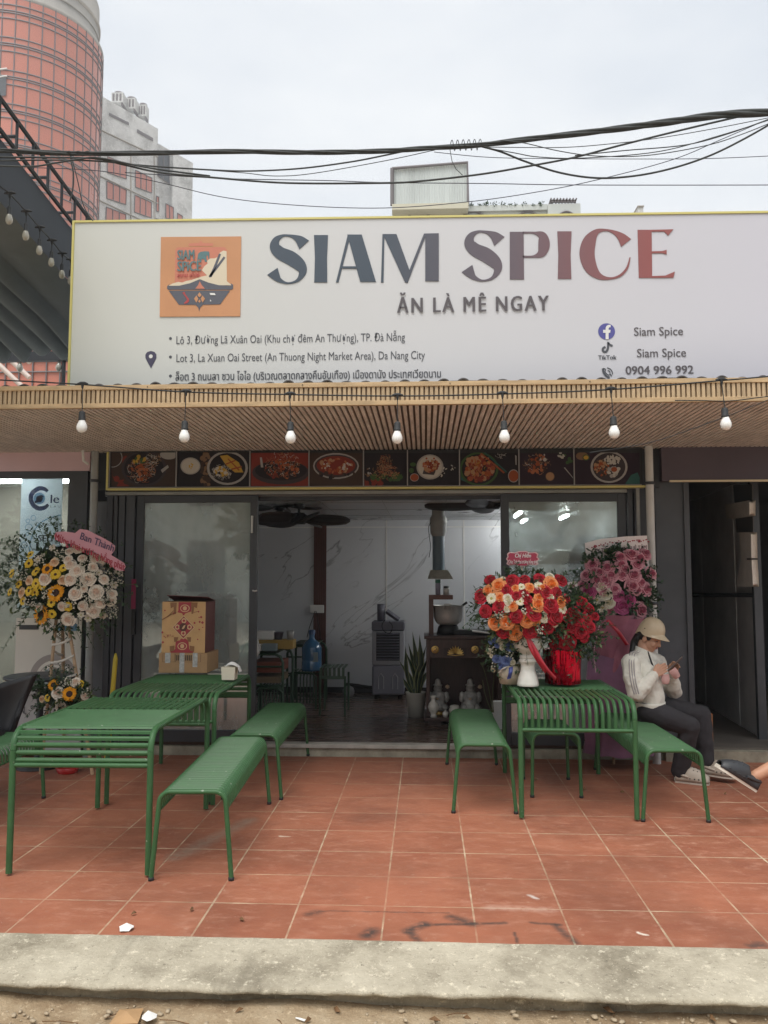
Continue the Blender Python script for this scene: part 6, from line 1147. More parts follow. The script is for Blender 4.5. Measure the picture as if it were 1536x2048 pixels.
# counter things above the altar
YU=8.3; 
def U(x,y): return at(x,y,YU)
sf=thing('wooden_shelf','brown wooden corner post and shelf standing on the altar cabinet','shelf',(U(860,1270).x,YU,az)); p=U(858,1270); q=U(906,1195)
p.x=max(p.x,ax0); MB().box2((p.x,YU,az),(p.x+.045,YU+.2,q.z+.02)).build('post',mat('brown_wood',(.09,.035,.025),.45,var=(6,.3)),sf); MB().box2((p.x,YU-.01,q.z-.02),(q.x,YU+.2,q.z+.025)).build('shelf_board',mat('brown_board',(.12,.05,.035),.45,var=(6,.3)),sf,bevel=.004)
c=U(897,1245); zb=az+.10; po=thing('cooking_pot','big dull steel cooking pot with loop handle on the stove above the altar cabinet','pot',(c.x,YU+.1,az)); 
MB().lathe([(0,zb-.10),(.12,zb-.10),(.10,zb-.02),(.08,zb)],20,(c.x,YU+.1,0)).build('stove_ring',M['black'],po); zt_=U(897,1212).z; r_p=29*YU/F
MB().lathe([(0,zb),(r_p*.7,zb),(r_p*.9,zb+.03),(r_p,zb+.08),(r_p*1.02,zt_),(r_p*1.08,zt_+.004),(r_p*1.0,zt_+.002),(r_p*.97,zb+.08),(0,zb+.02)],36,(c.x,YU+.1,0)).build('pot_body',M['steel'],po)
h=U(895,1214); MB().tube([(h.x-.035,YU+.1-r_p,zt_-.04),(h.x-.035,YU+.07-r_p,zt_+.02),(h.x+.035,YU+.07-r_p,zt_+.02),(h.x+.035,YU+.1-r_p,zt_-.04)],.007,8).build('pot_handle',M['steel'],po)
ld=thing('ladle','dark handled ladle leaning out of the cooking pot','ladle',(c.x+.05,YU+.1,zt_)); a=U(918,1218);b=U(935,1205); MB().tube([(a.x-.10,YU+.1,zt_-.12),(a.x,YU+.1,a.z),(b.x,YU+.1,b.z)],[.008,.010,.013],8).build('handle',M['black'],ld)
MB().lathe([(0,0),(.04,.01),(.05,.04),(.045,.04),(0,.012)],16,(a.x-.11,YU+.1,zt_-.17)).build('bowl',M['steel'],ld)
hd=thing('extractor_duct','grey extractor duct with fan collar running from the hood up to the ceiling','duct',(U(877,1160).x,YU+.25,U(877,1160).z)); dx=at(877,1100,YU+.25).x; YD=YU+.25; Dz=lambda y:at(877,y,YD).z
MB().tube([(dx,YD,Dz(1142)),(dx,YD,2.235)],12*YD/F,20).build('duct',mat('blue_grey_duct',(.13,.18,.22),.45,var=(2,.1)),hd); MB().lathe([(12.5*YD/F,Dz(1073)),(16*YD/F,Dz(1066)),(16.5*YD/F,Dz(1050)),(18*YD/F,Dz(1048)),(17*YD/F,Dz(1036)),(13*YD/F,Dz(1031)),(12.5*YD/F,Dz(1012)),(14*YD/F,Dz(1010)),(14*YD/F,Dz(996)),(15*YD/F,Dz(990))],24,(dx,YD,0)).build('fan_collar',M['pipe'],hd)
g=MB(); a=at(855,1158,YU);b=at(906,1140,YU); g.add([(a.x,YU-.05,a.z),(b.x,YU-.05,a.z),(b.x,YU+.35,a.z),(a.x,YU+.35,a.z),(a.x+.03,YU,b.z),(b.x-.05,YU,b.z),(b.x-.05,YU+.3,b.z),(a.x+.03,YU+.3,b.z)],[(0,1,5,4),(1,2,6,5),(2,3,7,6),(3,0,4,7),(4,5,6,7)]); g.build('hood',mat('silver_hood',(.45,.46,.40),.35,metal=.5,var=(9,.3)),hd)
MB().tube([at(v.x,v.y,YU+.2) for v in crom([(862,1045,0),(857,1055,0),(859,1075,0),(861,1095,0),(858,1115,0)],5)],.004,5).build('cable',M['black'],hd)
bt_=thing('spray_bottle','slim grey bottle with green cap standing on the wooden shelf','bottle',(U(876,1190).x,YU+.05,q.z+.025)); e=U(876,1190).x; MB().lathe([(0,0),(.024,0),(.026,.11),(.02,.125)],16,(e,YU+.05,q.z+.025)).build('body',mat('lilac_bottle',(.26,.25,.32),.4),bt_); MB().lathe([(.027,.12),(.027,.155),(0,.155)],16,(e,YU+.05,q.z+.025)).build('cap',mat('green_cap',(.04,.18,.11),.4),bt_)
jr=thing('spice_jars','small clear jar of spices beside the spray bottle on the shelf','jar',(U(893,1192).x,YU+.05,q.z+.025)); e=U(893,1192).x; MB().lathe([(0,0),(.03,0),(.032,.06),(.026,.07)],14,(e,YU+.05,q.z+.025)).build('jar',M['steel'],jr); MB().lathe([(.028,.068),(.028,.088),(0,.088)],14,(e,YU+.05,q.z+.025)).build('lid',M['black'],jr)
MB_=MB(); a=U(905,1270);b=U(1000,1262); o=MB_.box2((a.x+.01,YU,az+.001),(b.x,YU+.22,az+.05)).build('gas_stove',M['black'],None,bevel=.006,loc=(a.x,YU,az)); tag(o,'low black gas stove on the cabinet behind the red roses','stove')
a=U(945,1264); o=MB().box((a.x+.08,YU-.06,az+.035),(.17,.10,.012),M=Matrix.Rotation(.12,3,'Y')).build('stove_tray',M['paper'],None,loc=(a.x,YU-.06,az)); tag(o,'pale tray edge lying beside the black stove','tray')
# snake plant
c=ffl(832,1436); sp=thing('snake_plant','tall snake plant with upright leaves in a white tapered pot inside the doorway','potted plant',(c.x,c.y+.1,FZ)); X,Y=c.x,c.y+.1; H_=at(832,1386,Y).z-FZ
MB().lathe([(0,0),(15*Y/F,0),(20*Y/F,H_),(21*Y/F,H_+.01),(18*Y/F,H_+.01),(17*Y/F,H_-.03),(0,H_-.03)],32,(X,Y,FZ)).build('pot',mat('matte_white_pot',(.50,.48,.42),.6,var=(4,.05)),sp)
random.seed(81); M['snake']=mat('snake_plant_leaf',(.030,.055,.030),.4,var=(7,.5),stretch=(1,1,4)); M['snedge']=mat('snake_leaf_edge',(.20,.22,.08),.5)
tips=[(828,1262),(843,1268),(806,1290),(815,1300),(850,1290),(802,1320),(820,1285),(838,1285),(855,1310),(804,1355),(812,1340),(846,1305),(830,1310),(822,1320),(858,1335),(826,1345),(840,1345)]
for i,(x,y) in enumerate(tips):
    tip=at(x,y,Y+rnd(-.06,.06)); b=Vector((X+(tip.x-X)*.22,Y+rnd(-.05,.05),FZ+H_-.02)); wd=rnd(.020,.028); a=rnd(-.7,.7); bend=rnd(-.03,.03); g=MB()
    def lf(u,v):
        p=b.lerp(tip,v)+Vector((bend*math.sin(PI*v*1.3)+(tip.x-b.x)*.25*(v*v-v),0,0)); k=wd*(.55+.6*math.sin(PI*min(1,v*.9)))*(1-max(0,v-.6)/.4)**.8; s=(u-.5)*2; return p+Vector((math.cos(a)*s*k,math.sin(a)*s*k-.010*(1-s*s),0))
    g.grid(6,12,lf); 
    for k in range(len(g.m)): g.m[k]=1 if k%6 in (0,5) else 0
    g.build('leaf',[M['snake'],M['snedge']],sp)
# air cooler
YC_=9.75; c=at(776,1372,YC_); x0,x1=at(744,1300,YC_).x,at(808,1300,YC_).x; W2=x1-x0; zt_=at(776,1243,YC_).z; ac=thing('air_cooler','grey upright air cooler with louvred front against the marble wall','air cooler',((x0+x1)/2,YC_+.15,FZ))
M['acg']=mat('cooler_grey',(.32,.32,.35),.45); M['acd']=mat('cooler_dark',(.10,.10,.13),.5); zf=lambda y:at(776,y,YC_).z
MB().box2((x0,YC_,zf(1331)),(x1,YC_+.32,zf(1262))).build('body',M['acg'],ac,bevel=.015); MB().box2((x0-.005,YC_-.005,zf(1262)+.001),(x1+.005,YC_+.33,zt_)).build('control_top',M['acd'],ac,bevel=.015); MB().box2((x0,YC_-.002,FZ+.05),(x1,YC_+.32,zf(1331)-.001)).build('water_tank',mat('tank_grey',(.16,.16,.20),.35),ac,bevel=.02)
g=MB(); g.box2((x0+.05,YC_-.006,zf(1321)),(x1-.05,YC_-.001,zf(1265))); 
for i in range(10): z=zf(1321)+(zf(1265)-zf(1321))*(i+.5)/10; g.box((x0+W2/2,YC_-.015,z),(W2-.11,.022,.008),1,Matrix.Rotation(.5,3,'X'))
g.build('louvre',[M['black'],M['acd']],ac); MB().lathe([(0,0),(.02,0),(.02,.012),(0,.014)],14,(0,0,0)).build('knob',M['steel'],ac,loc=(0,0,0)).matrix_local=Matrix.Translation(Vector((x0+W2*.5,YC_-.006,(zf(1262)+zt_)/2))-ac.location)@Matrix.Rotation(PI/2,4,'X')
g=MB()
for s in (.28,.72): g.tube([(x0+W2*s-.03,YC_-.006,FZ+.12),(x0+W2*s-.03,YC_-.006,FZ+.26),(x0+W2*s,YC_-.006,FZ+.30),(x0+W2*s+.03,YC_-.006,FZ+.26),(x0+W2*s+.03,YC_-.006,FZ+.12)],.006,6)
g.build('tank_window',M['acg'],ac); g=MB()
for a in (0.05,W2-.05):
    for b in (.04,.28): g.lathe([(0,0),(.025,.0),(.025,.05),(0,.05)],10,(x0+a,YC_+b,FZ))
g.build('castors',M['black'],ac)
c=at(762,1243,YC_+.1); o=MB().lathe([(0,0),(.045,0),(.047,.20),(.04,.20),(.04,.02),(0,.02)],20,(c.x,YC_+.12,zt_)).build('grey_cup',M['acd'],None,loc=(c.x,YC_+.12,zt_)); tag(o,'dark cylindrical cup standing on top of the air cooler','cup')
a=at(773,1222,YC_+.1); b=at(798,1240,YC_+.1); o=MB().tube([a,b],.03,4,sm=False).build('remote_box',M['acd'],None,loc=b); tag(o,'dark slanted box leaning on top of the air cooler','box')
c=at(776,1262,YC_-.03); o=MB().tube([at(v.x,v.y,YC_-.03+v.z) for v in crom([(770,1240,.04),(764,1250,0),(768,1262,0),(780,1266,0),(785,1252,0),(778,1243,.02)],5)],.006,6).build('black_cable',M['black'],None,loc=c); tag(o,'looped black cable hanging over the front of the air cooler','cord')
# wall socket, water bottle, corner furniture
a=at(620,1226,YB-.03); b=at(648,1210,YB-.03); sk=thing('wall_socket','white double wall socket on the brown ribbed strip','socket',((a.x+b.x)/2,YB-.02,a.z)); MB().box2((a.x,YB-.045,a.z),(b.x,YB-.018,b.z)).build('plate',M['white'],sk,bevel=.006); c=at(630,1220,YB-.05); MB().lathe([(0,0),(.022,0),(.02,.04),(0,.04)],12,(0,0,0)).build('plug',M['black'],sk,loc=(0,0,0)).matrix_local=Matrix.Translation(Vector((c.x,YB-.046,c.z))-sk.location)@Matrix.Rotation(PI/2,4,'X')
for i,(pts,l) in enumerate((([(630,1222),(624,1240),(618,1258),(614,1275)],'black lead hanging down to the left from the wall socket'),([(632,1222),(636,1245),(640,1262),(643,1290),(648,1330)],'black lead hanging straight down from the wall socket'))):
    o=MB().tube([at(v.x,v.y,YB-.08) for v in crom([(x,y,0) for x,y in pts],5)],.005,5).build('socket_cable',M['black'],None,loc=at(*pts[1],YB-.08)); tag(o,l,'cable')
YG=8.9
def stack_table(px0,px1,pyt,Y,label,H,dx=0):
    a=at(px0,pyt,Y); b=at(px1,pyt,Y); t=thing('green_table' ,label,'table',((a.x+b.x)/2,Y,FZ)); zt_=a.z; r=.014
    for y in (Y,Y+.6):
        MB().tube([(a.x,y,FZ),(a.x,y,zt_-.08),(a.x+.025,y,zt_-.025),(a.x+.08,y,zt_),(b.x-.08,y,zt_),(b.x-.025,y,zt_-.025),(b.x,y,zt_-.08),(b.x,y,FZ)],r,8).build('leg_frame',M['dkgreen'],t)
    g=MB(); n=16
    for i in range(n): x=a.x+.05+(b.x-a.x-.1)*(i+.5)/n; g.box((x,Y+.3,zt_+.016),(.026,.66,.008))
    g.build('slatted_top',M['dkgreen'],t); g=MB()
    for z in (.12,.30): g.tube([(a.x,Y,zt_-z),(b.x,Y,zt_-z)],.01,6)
    g.build('crossbar',M['dkgreen'],t); return t,zt_+.02,a,b
t1,zt1,a1,b1=stack_table(498,566,1308,8.0,'dark green metal side table stacked with tissue boxes behind the left door',0)
MB().box2((a1.x+.02,8.03,zt1-.20),(b1.x-.03,8.5,zt1-.10)).build('drawer_tray',mat('rust_tray',(.17,.045,.025),.6),t1); MB().box2((a1.x+.02,8.03,zt1-.30),(b1.x-.03,8.5,zt1-.24)).build('drawer_tray',mat('tan_tray',(.16,.12,.07),.6),t1)
t2,zt2,a2,b2=stack_table(575,640,1292,9.2,'dark green metal table under the blue water bottle by the back wall',0)
# small slatted stool by the wall with upright bars
a=at(640,1356,8.6);b=at(690,1356,8.6); t=thing('green_stool','dark green slatted stool end standing alone in the middle of the shop floor','stool',((a.x+b.x)/2,8.6,FZ))
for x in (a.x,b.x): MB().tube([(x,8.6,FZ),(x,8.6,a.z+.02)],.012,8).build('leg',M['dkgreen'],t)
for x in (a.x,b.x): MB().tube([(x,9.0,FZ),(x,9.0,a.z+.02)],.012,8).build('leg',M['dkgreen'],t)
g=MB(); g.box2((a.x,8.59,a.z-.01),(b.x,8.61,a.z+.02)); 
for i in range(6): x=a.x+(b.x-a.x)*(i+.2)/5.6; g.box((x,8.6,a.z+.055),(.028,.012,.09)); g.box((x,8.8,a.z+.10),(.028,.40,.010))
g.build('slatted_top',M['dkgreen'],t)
# bench ends stacked on the floor left
for k,(px0,px1,py,Y,l) in enumerate(((510,566,1376,7.9,'green slatted bench turned on its end under the side table behind the left door'),(575,632,1345,9.0,'green slatted bench stored below the water bottle table'))):
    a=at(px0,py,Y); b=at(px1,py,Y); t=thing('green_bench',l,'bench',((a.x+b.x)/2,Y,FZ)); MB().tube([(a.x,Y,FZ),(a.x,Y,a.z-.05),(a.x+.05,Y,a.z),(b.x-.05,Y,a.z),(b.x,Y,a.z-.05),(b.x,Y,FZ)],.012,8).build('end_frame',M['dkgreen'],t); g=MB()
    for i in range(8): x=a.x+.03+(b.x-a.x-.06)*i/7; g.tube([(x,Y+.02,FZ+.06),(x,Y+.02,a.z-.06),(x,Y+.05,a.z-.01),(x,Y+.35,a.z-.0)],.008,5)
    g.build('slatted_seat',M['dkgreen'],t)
# things on the side table
def cbox(name,label,cat,px0,px1,py,Y,z0,d,m,bev=.004):
    a=at(px0,py,Y); b=at(px1,py,Y); o=MB().box2((a.x,Y,z0),(b.x,Y+d,a.z)).build(name,m,None,bevel=bev,loc=((a.x+b.x)/2,Y,z0)); return tag(o,label,cat)
Yt=8.1; M['yb']=mat('mustard_box',(.36,.24,.06),.6); M['gb']=mat('grey_blue_box',(.20,.25,.26),.6)
cbox('tissue_box','grey tissue box in front on the dark side table behind the left door','tissue box',524,552,1288,Yt,zt1,.10,M['gb']); cbox('paper_pack','white paper pack on the left of the dark side table','pack',506,522,1289,Yt,zt1,.1,M['paper'])
cbox('mustard_box','long mustard yellow box at the back of the dark side table','box',510,586,1280,Yt+.22,zt1,.2,M['yb']); zz_=at(510,1280,Yt+.22).z; cbox('tissue_pack','white tissue pack lying on the mustard yellow box','tissue pack',512,547,1262,Yt+.24,zz_,.12,M['paper'],.012)
c=at(556,1262,Yt+.3); o=MB().lathe([(0,0),(.04,0),(.055,.07),(.06,.075),(.05,.075),(.035,.01),(0,.01)],18,(c.x,Yt+.32,zz_)).build('dark_bowl',M['acd'],None,loc=(c.x,Yt+.32,zz_)); tag(o,'dark bowl standing on the mustard yellow box','bowl')
c=at(580,1270,Yt+.3); o=MB().lathe([(0,0),(.03,0),(.04,.09),(.036,.09),(.026,.01),(0,.01)],14,(c.x,Yt+.32,zz_)).build('utensil_cup',M['pipe'],None,loc=(c.x,Yt+.32,zz_)); tag(o,'pale perforated utensil cup on the right end of the mustard box','cup')
c=at(621,1300,9.0); z0=at(621,1345,9.0).z+.012; wb=thing('water_bottle','large blue water bottle standing on a dark green bench by the brown strip','water bottle',(c.x,9.1,z0)); rb=20*9.1/F; hb=at(621,1278,9.1).z-z0
MB().lathe([(0,0),(rb,0),(rb*1.02,.02),(rb,hb*.3),(rb*.96,hb*.33),(rb,hb*.36),(rb,hb*.7),(rb*.95,hb*.76),(rb*.7,hb*.9),(rb*.32,hb),(rb*.28,hb+.03),(rb*.28,hb+.08)],28,(c.x,9.1,z0)).build('bottle_body',mat('blue_water',(.035,.12,.24),.12,coat=.5),wb); MB().lathe([(rb*.32,hb+.05),(rb*.32,hb+.10),(0,hb+.10)],16,(c.x,9.1,z0)).build('cap',mat('blue_cap',(.02,.06,.16),.4),wb); MB().box((c.x+rb*.45,9.1-rb*.92,z0+hb*.45),(rb*.6,.006,hb*.3)).build('label',M['gb'],wb)
c=ffl(587,1412); o=MB().lathe([(0,0),(.10,0),(.13,.10),(.14,.105),(.125,.105),(.095,.01),(0,.01)],26,(c.x,8.2,FZ)); o=o.build('red_basket',M['red'],None,loc=(c.x,8.2,FZ)); tag(o,'red plastic basket on the shop floor behind the left benches','basket')
c=ffl(695,1372); f=MB(); f.tube([at(v.x,v.y,9.9) for v in crom([(690,1368,0),(720,1372,0),(745,1375,0),(800,1380,0)],5)],.02,8); o=f.build('floor_hose',M['black'],None,loc=at(740,1375,9.9)); tag(o,'black hose lying along the foot of the marble wall','hose')
c=at(697,1363,9.8); o=MB().lathe([(0,-.02),(.07,-.02),(.07,.02),(.03,.025),(0,.02)],24,(0,0,0)).build('hose_wheel',mat('grey_wheel',(.18,.18,.19),.5),None,loc=(0,0,0)); o.location=(c.x,9.8,FZ+.08); o.rotation_euler=(PI/2,0,0); tag(o,'small round grey wheel at the end of the black hose','wheel')
# crushed plastic bag seen through the left door, on the floor boxes
# ceiling fans
M['fan']=mat('dark_fan_blade',(.030,.024,.022),.45,var=(4,.3))
def fan(label,px,py,Y,R_,a0,n,tilt=0,zfix=None,w=.075):
    c=at(px,py,Y); t=thing('ceiling_fan',label,'ceiling fan',(c.x,Y,2.235)); MB().tube([(c.x,Y,2.235),(c.x,Y,c.z+.05)],.015,8).build('rod',M['black'],t); MB().lathe([(0,-.05),(.06,-.05),(.085,-.02),(.085,.03),(.05,.06),(0,.06)],24,(c.x,Y,c.z)).build('motor',M['black'],t); MB().lathe([(.05,0),(.06,-.03),(.02,-.05)],20,(c.x,Y,2.235)).build('canopy',M['black'],t)
    for i in range(n):
        a=a0+2*PI*i/n; d=Vector((math.cos(a),math.sin(a),0)); s=Vector((-d.y,d.x,.5)); g=MB()
        g.grid(10,3,lambda u,v:Vector((c.x,Y,c.z))+d*(.07+(R_-.07)*u)+s*(v-.5)*2*w*(.45+.75*math.sin(PI*(.12+.80*u)))*(1 if u<.97 else .4)+Vector((0,0,-.01*u))); o=g.build('blade',M['fan'],t); q=o.modifiers.new('t','SOLIDIFY'); q.thickness=.008
fan('dark ceiling fan with broad blades hanging low behind the left door frame',598,1038,8.0,.50,.10,5,w=.10); fan('dark ceiling fan with broad blades nearer the ceiling at the left',560,1006,8.3,.46,.5,5,w=.10); fan('dark ceiling fan with long blades in front of the duct at right',985,1008,8.0,.66,PI*.97,5,w=.075)
# shapes behind the glass of the doors
o=MB(); c=at(480,1295,7.6); random.seed(91); o.grid(16,12,lambda u,v:c+Vector((.17*math.cos(2*PI*u)*math.sin(PI*v),.10*math.sin(2*PI*u)*math.sin(PI*v),.13*math.cos(PI*v)))*(1+.5*mn.noise(Vector((u*6,v*6,3)))),sm=False); o=o.build('plastic_bag',mat('crumpled_plastic',(.60,.60,.58),.25),None,loc=c); tag(o,'crumpled white plastic bag behind the left door glass','plastic bag'); 
bxz=c.z-.15; a=at(455,1330,7.6); b=at(500,1330,7.6); o=MB().box2((a.x,7.45,FZ),(b.x,7.8,bxz)).build('stacked_carton',M['carton'],None,loc=(c.x,7.6,FZ)); tag(o,'brown carton behind the left door glass under the plastic bag','box')
a=at(322,1100,8.6); b=at(430,1200,8.6); fg=thing('drinks_fridge','dim glass fronted cabinet behind the left door glass','cabinet',(a.x+.3,8.8,FZ)); MB().box2((a.x,8.6,FZ),(b.x,9.1,1.75)).build('body',M['gb'],fg,bevel=.01); MB().box2((a.x+.06,8.59,.5),(b.x-.06,8.60,1.65)).build('door',mat('dark_pane',(.08,.09,.09),.15),fg)
sh=thing('wall_shelf','dark wall shelf with wrapped goods seen through the right door glass','shelf',(1.3,9.0,1.55)); z=at(1120,1124,9.0).z; MB().box2((.95,8.9,z-.02),(1.9,9.2,z+.01)).build('board',M['acd'],sh); g=MB()
for x in (1.0,1.85): g.box2((x-.01,9.1,FZ),(x+.01,9.2,z-.02))
g.build('bracket',M['acd'],sh)
c=at(1125,1112,9.0); o=MB(); o.grid(16,10,lambda u,v:c+Vector((.26*math.cos(2*PI*u)*math.sin(PI*v),.10*math.sin(2*PI*u)*math.sin(PI*v),.07*math.cos(PI*v)))*(1+.4*mn.noise(Vector((u*6,v*6,5)))),sm=False); o=o.build('wrapped_bundle',mat('dull_plastic',(.25,.26,.25),.35),None,loc=c); tag(o,'dull plastic wrapped bundle on the shelf behind the right door glass','bundle')
# striped white board leaning behind the right table
a=at(986,1405,7.9); b=at(1000,1440,7.9); o=MB().box2((a.x,7.9,FZ),(a.x+.22,8.02,at(986,1404,7.9).z)).build('white_carton',M['white'],None,loc=(a.x,7.9,FZ)); tag(o,'white carton on the shop floor right of the altar cabinet','box')
g=MB()
for p in ([(985,1425),(978,1380),(968,1340),(960,1325)],[(987,1425),(985,1385),(990,1340)],[(984,1425),(972,1395),(965,1360)]): g.tube([at(v.x,v.y,7.75) for v in crom([(x,y,0) for x,y in p],5)],[.006,.006,.006,.006,.006,.005,.005,.005,.005,.004,.004][:1]*1+[.004]*(len(crom([(x,y,0) for x,y in p],5))-1),4)
o=g.build('dry_plant',mat('dry_stem',(.10,.11,.04),.6),None,loc=at(985,1425,7.75)); tag(o,'few thin dry stems standing between altar cabinet and right table','plant')
# ---------------------------------------------------------------- people
def cap(g,p0,r0,p1,r1,n=14,mi=0):
    p0=Vector(p0);p1=Vector(p1); d=(p1-p0); l=d.length; t=d/l if l>1e-6 else Vector((0,0,1)); a=t.orthogonal().normalized(); b=t.cross(a); pr=[]
    for i in range(6): q=-PI/2+PI/2*i/5; pr.append((p0+t*r0*math.sin(q),r0*math.cos(q)))
    for i in range(6): q=PI/2*i/5; pr.append((p1+t*r1*math.sin(q),r1*math.cos(q)))
    vs=[c+(a*math.cos(2*PI*k/n)+b*math.sin(2*PI*k/n))*max(r,.0005) for c,r in pr for k in range(n)]
    g.add(vs,[(i*n+k,i*n+(k+1)%n,(i+1)*n+(k+1)%n,(i+1)*n+k) for i in range(len(pr)-1) for k in range(n)]+[tuple(range(n))[::-1],tuple(range(len(vs)-n,len(vs)))],mi)
def chain(g,P,n=14):
    for (p,r),(q,s) in zip(P[:-1],P[1:]): cap(g,p,r,q,s,n)
def ell(g,c,r,Mx=None,n=18,m=12):
    vs=[];c=Vector(c)
    for j in range(m+1):
        for k in range(n):
            v=Vector((r[0]*math.cos(2*PI*k/n)*max(math.sin(PI*j/m),.002),r[1]*math.sin(2*PI*k/n)*max(math.sin(PI*j/m),.002),r[2]*math.cos(PI*j/m))); vs.append(c+(Mx@v if Mx is not None else v))
    g.add(vs,[(j*n+k,j*n+(k+1)%n,(j+1)*n+(k+1)%n,(j+1)*n+k) for j in range(m) for k in range(n)]+[tuple(range(n))[::-1],tuple(range(m*n,m*n+n))])
def fuse(g,name,mats,parent,vox,smooth=6,fold=None):
    o=bpy.data.objects.new(name,g.mesh(name,mats,org(parent))); r=o.modifiers.new('r','REMESH'); r.mode='VOXEL'; r.voxel_size=vox; s=o.modifiers.new('s','SMOOTH'); s.factor=.5; s.iterations=smooth
    me=realise(o); o.modifiers.clear(); o=bpy.data.objects.new(name,me); COL.objects.link(o); o.parent=parent; me.name=name
    if fold:
        base=org(parent); nn=[v.normal.copy() for v in me.vertices]; cs=[v.co.copy() for v in me.vertices]; fl_=[]
        for c,n in zip(cs,nn): fl_+=list(c+n*fold(c+base))
        me.vertices.foreach_set('co',fl_)
    me.polygons.foreach_set('use_smooth',[True]*len(me.polygons)); me.update()
    if not me.materials:
        for m in mats if isinstance(mats,list) else [mats]: me.materials.append(m)
    return o
M['skin']=mat('skin',(.50,.28,.19),.5,var=(9,.07),spec=.35); M['lip']=mat('lips',(.30,.09,.075),.45); M['hair']=mat('black_hair',(.010,.008,.008),.45,bump=(60,.5,.004),stretch=(6,6,1)); M['jacket']=mat('white_track_jacket',(.66,.64,.57),.75,var=(5,.04),bump=(16,.35,.012),sheen=.2); M['stripe']=mat('grey_stripe',(.33,.30,.31),.7); M['trouser']=mat('charcoal_trousers',(.024,.022,.026),.85,var=(6,.2),bump=(14,.35,.012)); M['shoe']=mat('beige_clog',(.40,.34,.28),.6); M['helmet']=mat('beige_helmet',(.52,.42,.285),.42,coat=.15,var=(3,.04)); M['pinkc']=mat('pale_pink_cloth',(.50,.29,.27),.85,bump=(30,.3,.005)); M['dark']=mat('dark_cloth',(.015,.015,.018),.8)
YG=6.42
ps=thing('person','person in cream helmet, white jacket and charcoal trousers seated on a bench with phone','person',(at(1300,1440,YG).x,YG,0))
def G(x,y,dy=0): return at(x,y,YG+dy)
hipR=G(1287,1432,-.09); hipL=G(1300,1425,.10); pel=G(1290,1425,0); waist=G(1292,1395,0); chest=G(1287,1345,0); neckb=G(1287,1313,0); headc=G(1303,1272,.0)
pel.z=.445+.10; hipR.z=.445+.085; hipL.z=.445+.088
shR=G(1262,1325,-.14); shL=G(1313,1325,.15); elR=G(1272,1386,-.20); elL=G(1347,1382,.10); wrR=G(1309,1349,-.20); wrL=G(1344,1352,-.02)
knR=G(1380,1452,-.16); knL=G(1403,1430,.04); anR=G(1358,1548,-.04); anL=G(1412,1525,.02)
# head frame: face looks to the right, down and slightly to the camera
fd=Vector((.70,-.60,-.40)).normalized(); upv=Vector((.30,-.14,.94)); rt_=upv.cross(fd).normalized(); upv=fd.cross(rt_).normalized(); HM=Matrix((rt_,fd,upv)).transposed()  # local x=left of face, y=forward, z=up
hs=.92
hd_c=G(1300,1275,0)
def H(x,y,z): return hd_c+HM@Vector((x*hs,y*hs,z*hs))
g=MB()
ell(g,H(0,-.012,.030),(.074*hs,.092*hs,.088*hs),HM); ell(g,H(0,.022,-.030),(.060*hs,.066*hs,.082*hs),HM); ell(g,H(0,.045,-.085),(.032*hs,.030*hs,.026*hs),HM); ell(g,H(0,.010,-.060),(.054*hs,.058*hs,.044*hs),HM)
for s in (-1,1): ell(g,H(s*.036,.062,-.030),(.024*hs,.022*hs,.026*hs),HM); ell(g,H(s*.072,-.008,-.018),(.010*hs,.020*hs,.030*hs),HM)
cap(g,H(0,.083,.012),.009*hs,H(0,.100,-.028),.012*hs); ell(g,H(0,.090,-.031),(.017*hs,.012*hs,.010*hs),HM); ell(g,H(0,.074,-.056),(.024*hs,.016*hs,.014*hs),HM)
ell(g,H(0,.076,.022),(.050*hs,.014*hs,.010*hs),HM)
chain(g,[(H(0,-.03,-.04),.050),(neckb+Vector((.0,0,.01)),.050),(chest,.06)])
chain(g,[(chest,.085),(waist,.085),(pel,.07)])
for sh,el,wr in ((shR,elR,wrR),(shL,elL,wrL)): chain(g,[(chest+Vector((0,(sh-chest).y*.4,.0)),.04),(sh,.042),(el,.034),(wr,.025)])
for hp,kn,an in ((hipR,knR,anR),(hipL,knL,anL)): chain(g,[(pel,.07),(hp,.055),(kn,.050),(kn.lerp(an,.35),.050),(an,.033)])
# hands: palm, five bent fingers each, closed round the phone
phone_c=G(1343,1334,-.10)
def hand(wr,pc,fdir,side,thumb):
    # palm from the wrist to the knuckles, fingers curl on from there
    f=(pc-wr).normalized(); s=(side-f*side.dot(f)).normalized(); nrm_=f.cross(s).normalized(); kn=wr+f*.080
    for k in range(4): cap(g,wr+s*(.012-.008*k),.016,kn+s*(.030-.019*k),.0125,10)
    for k,L_ in enumerate((.062,.070,.066,.052)):
        b=kn+s*(.030-.019*k); d1=(f*.9+fdir*.35).normalized(); m1=b+d1*L_*.48; d2=(f*.45+fdir*.9).normalized(); m2=m1+d2*L_*.32; d3=(fdir*1.0-f*.15).normalized(); m3=m2+d3*L_*.26; chain(g,[(b,.0095),(m1,.0085),(m2,.0078),(m3,.0065)],10)
    tb=wr+s*.026+f*.022; t1=tb+(s*.5+f*.7+thumb*.3).normalized()*.038; t2=t1+(f*.8+thumb*.7).normalized()*.030; chain(g,[(wr+f*.012+s*.01,.015),(tb,.013),(t1,.0105),(t2,.0085)],10)
hand(wrR,phone_c+Vector((-.03,0,.01)),Vector((.8,.35,.22)),Vector((-.2,.1,1)),Vector((.4,.5,.2))); hand(wrL,phone_c+Vector((.03,.03,0)),Vector((.2,-.8,.1)),Vector((-.3,0,1)),Vector((.2,-.5,.3)))
fuse(g,'body',[M['skin']],ps,.0042,4)
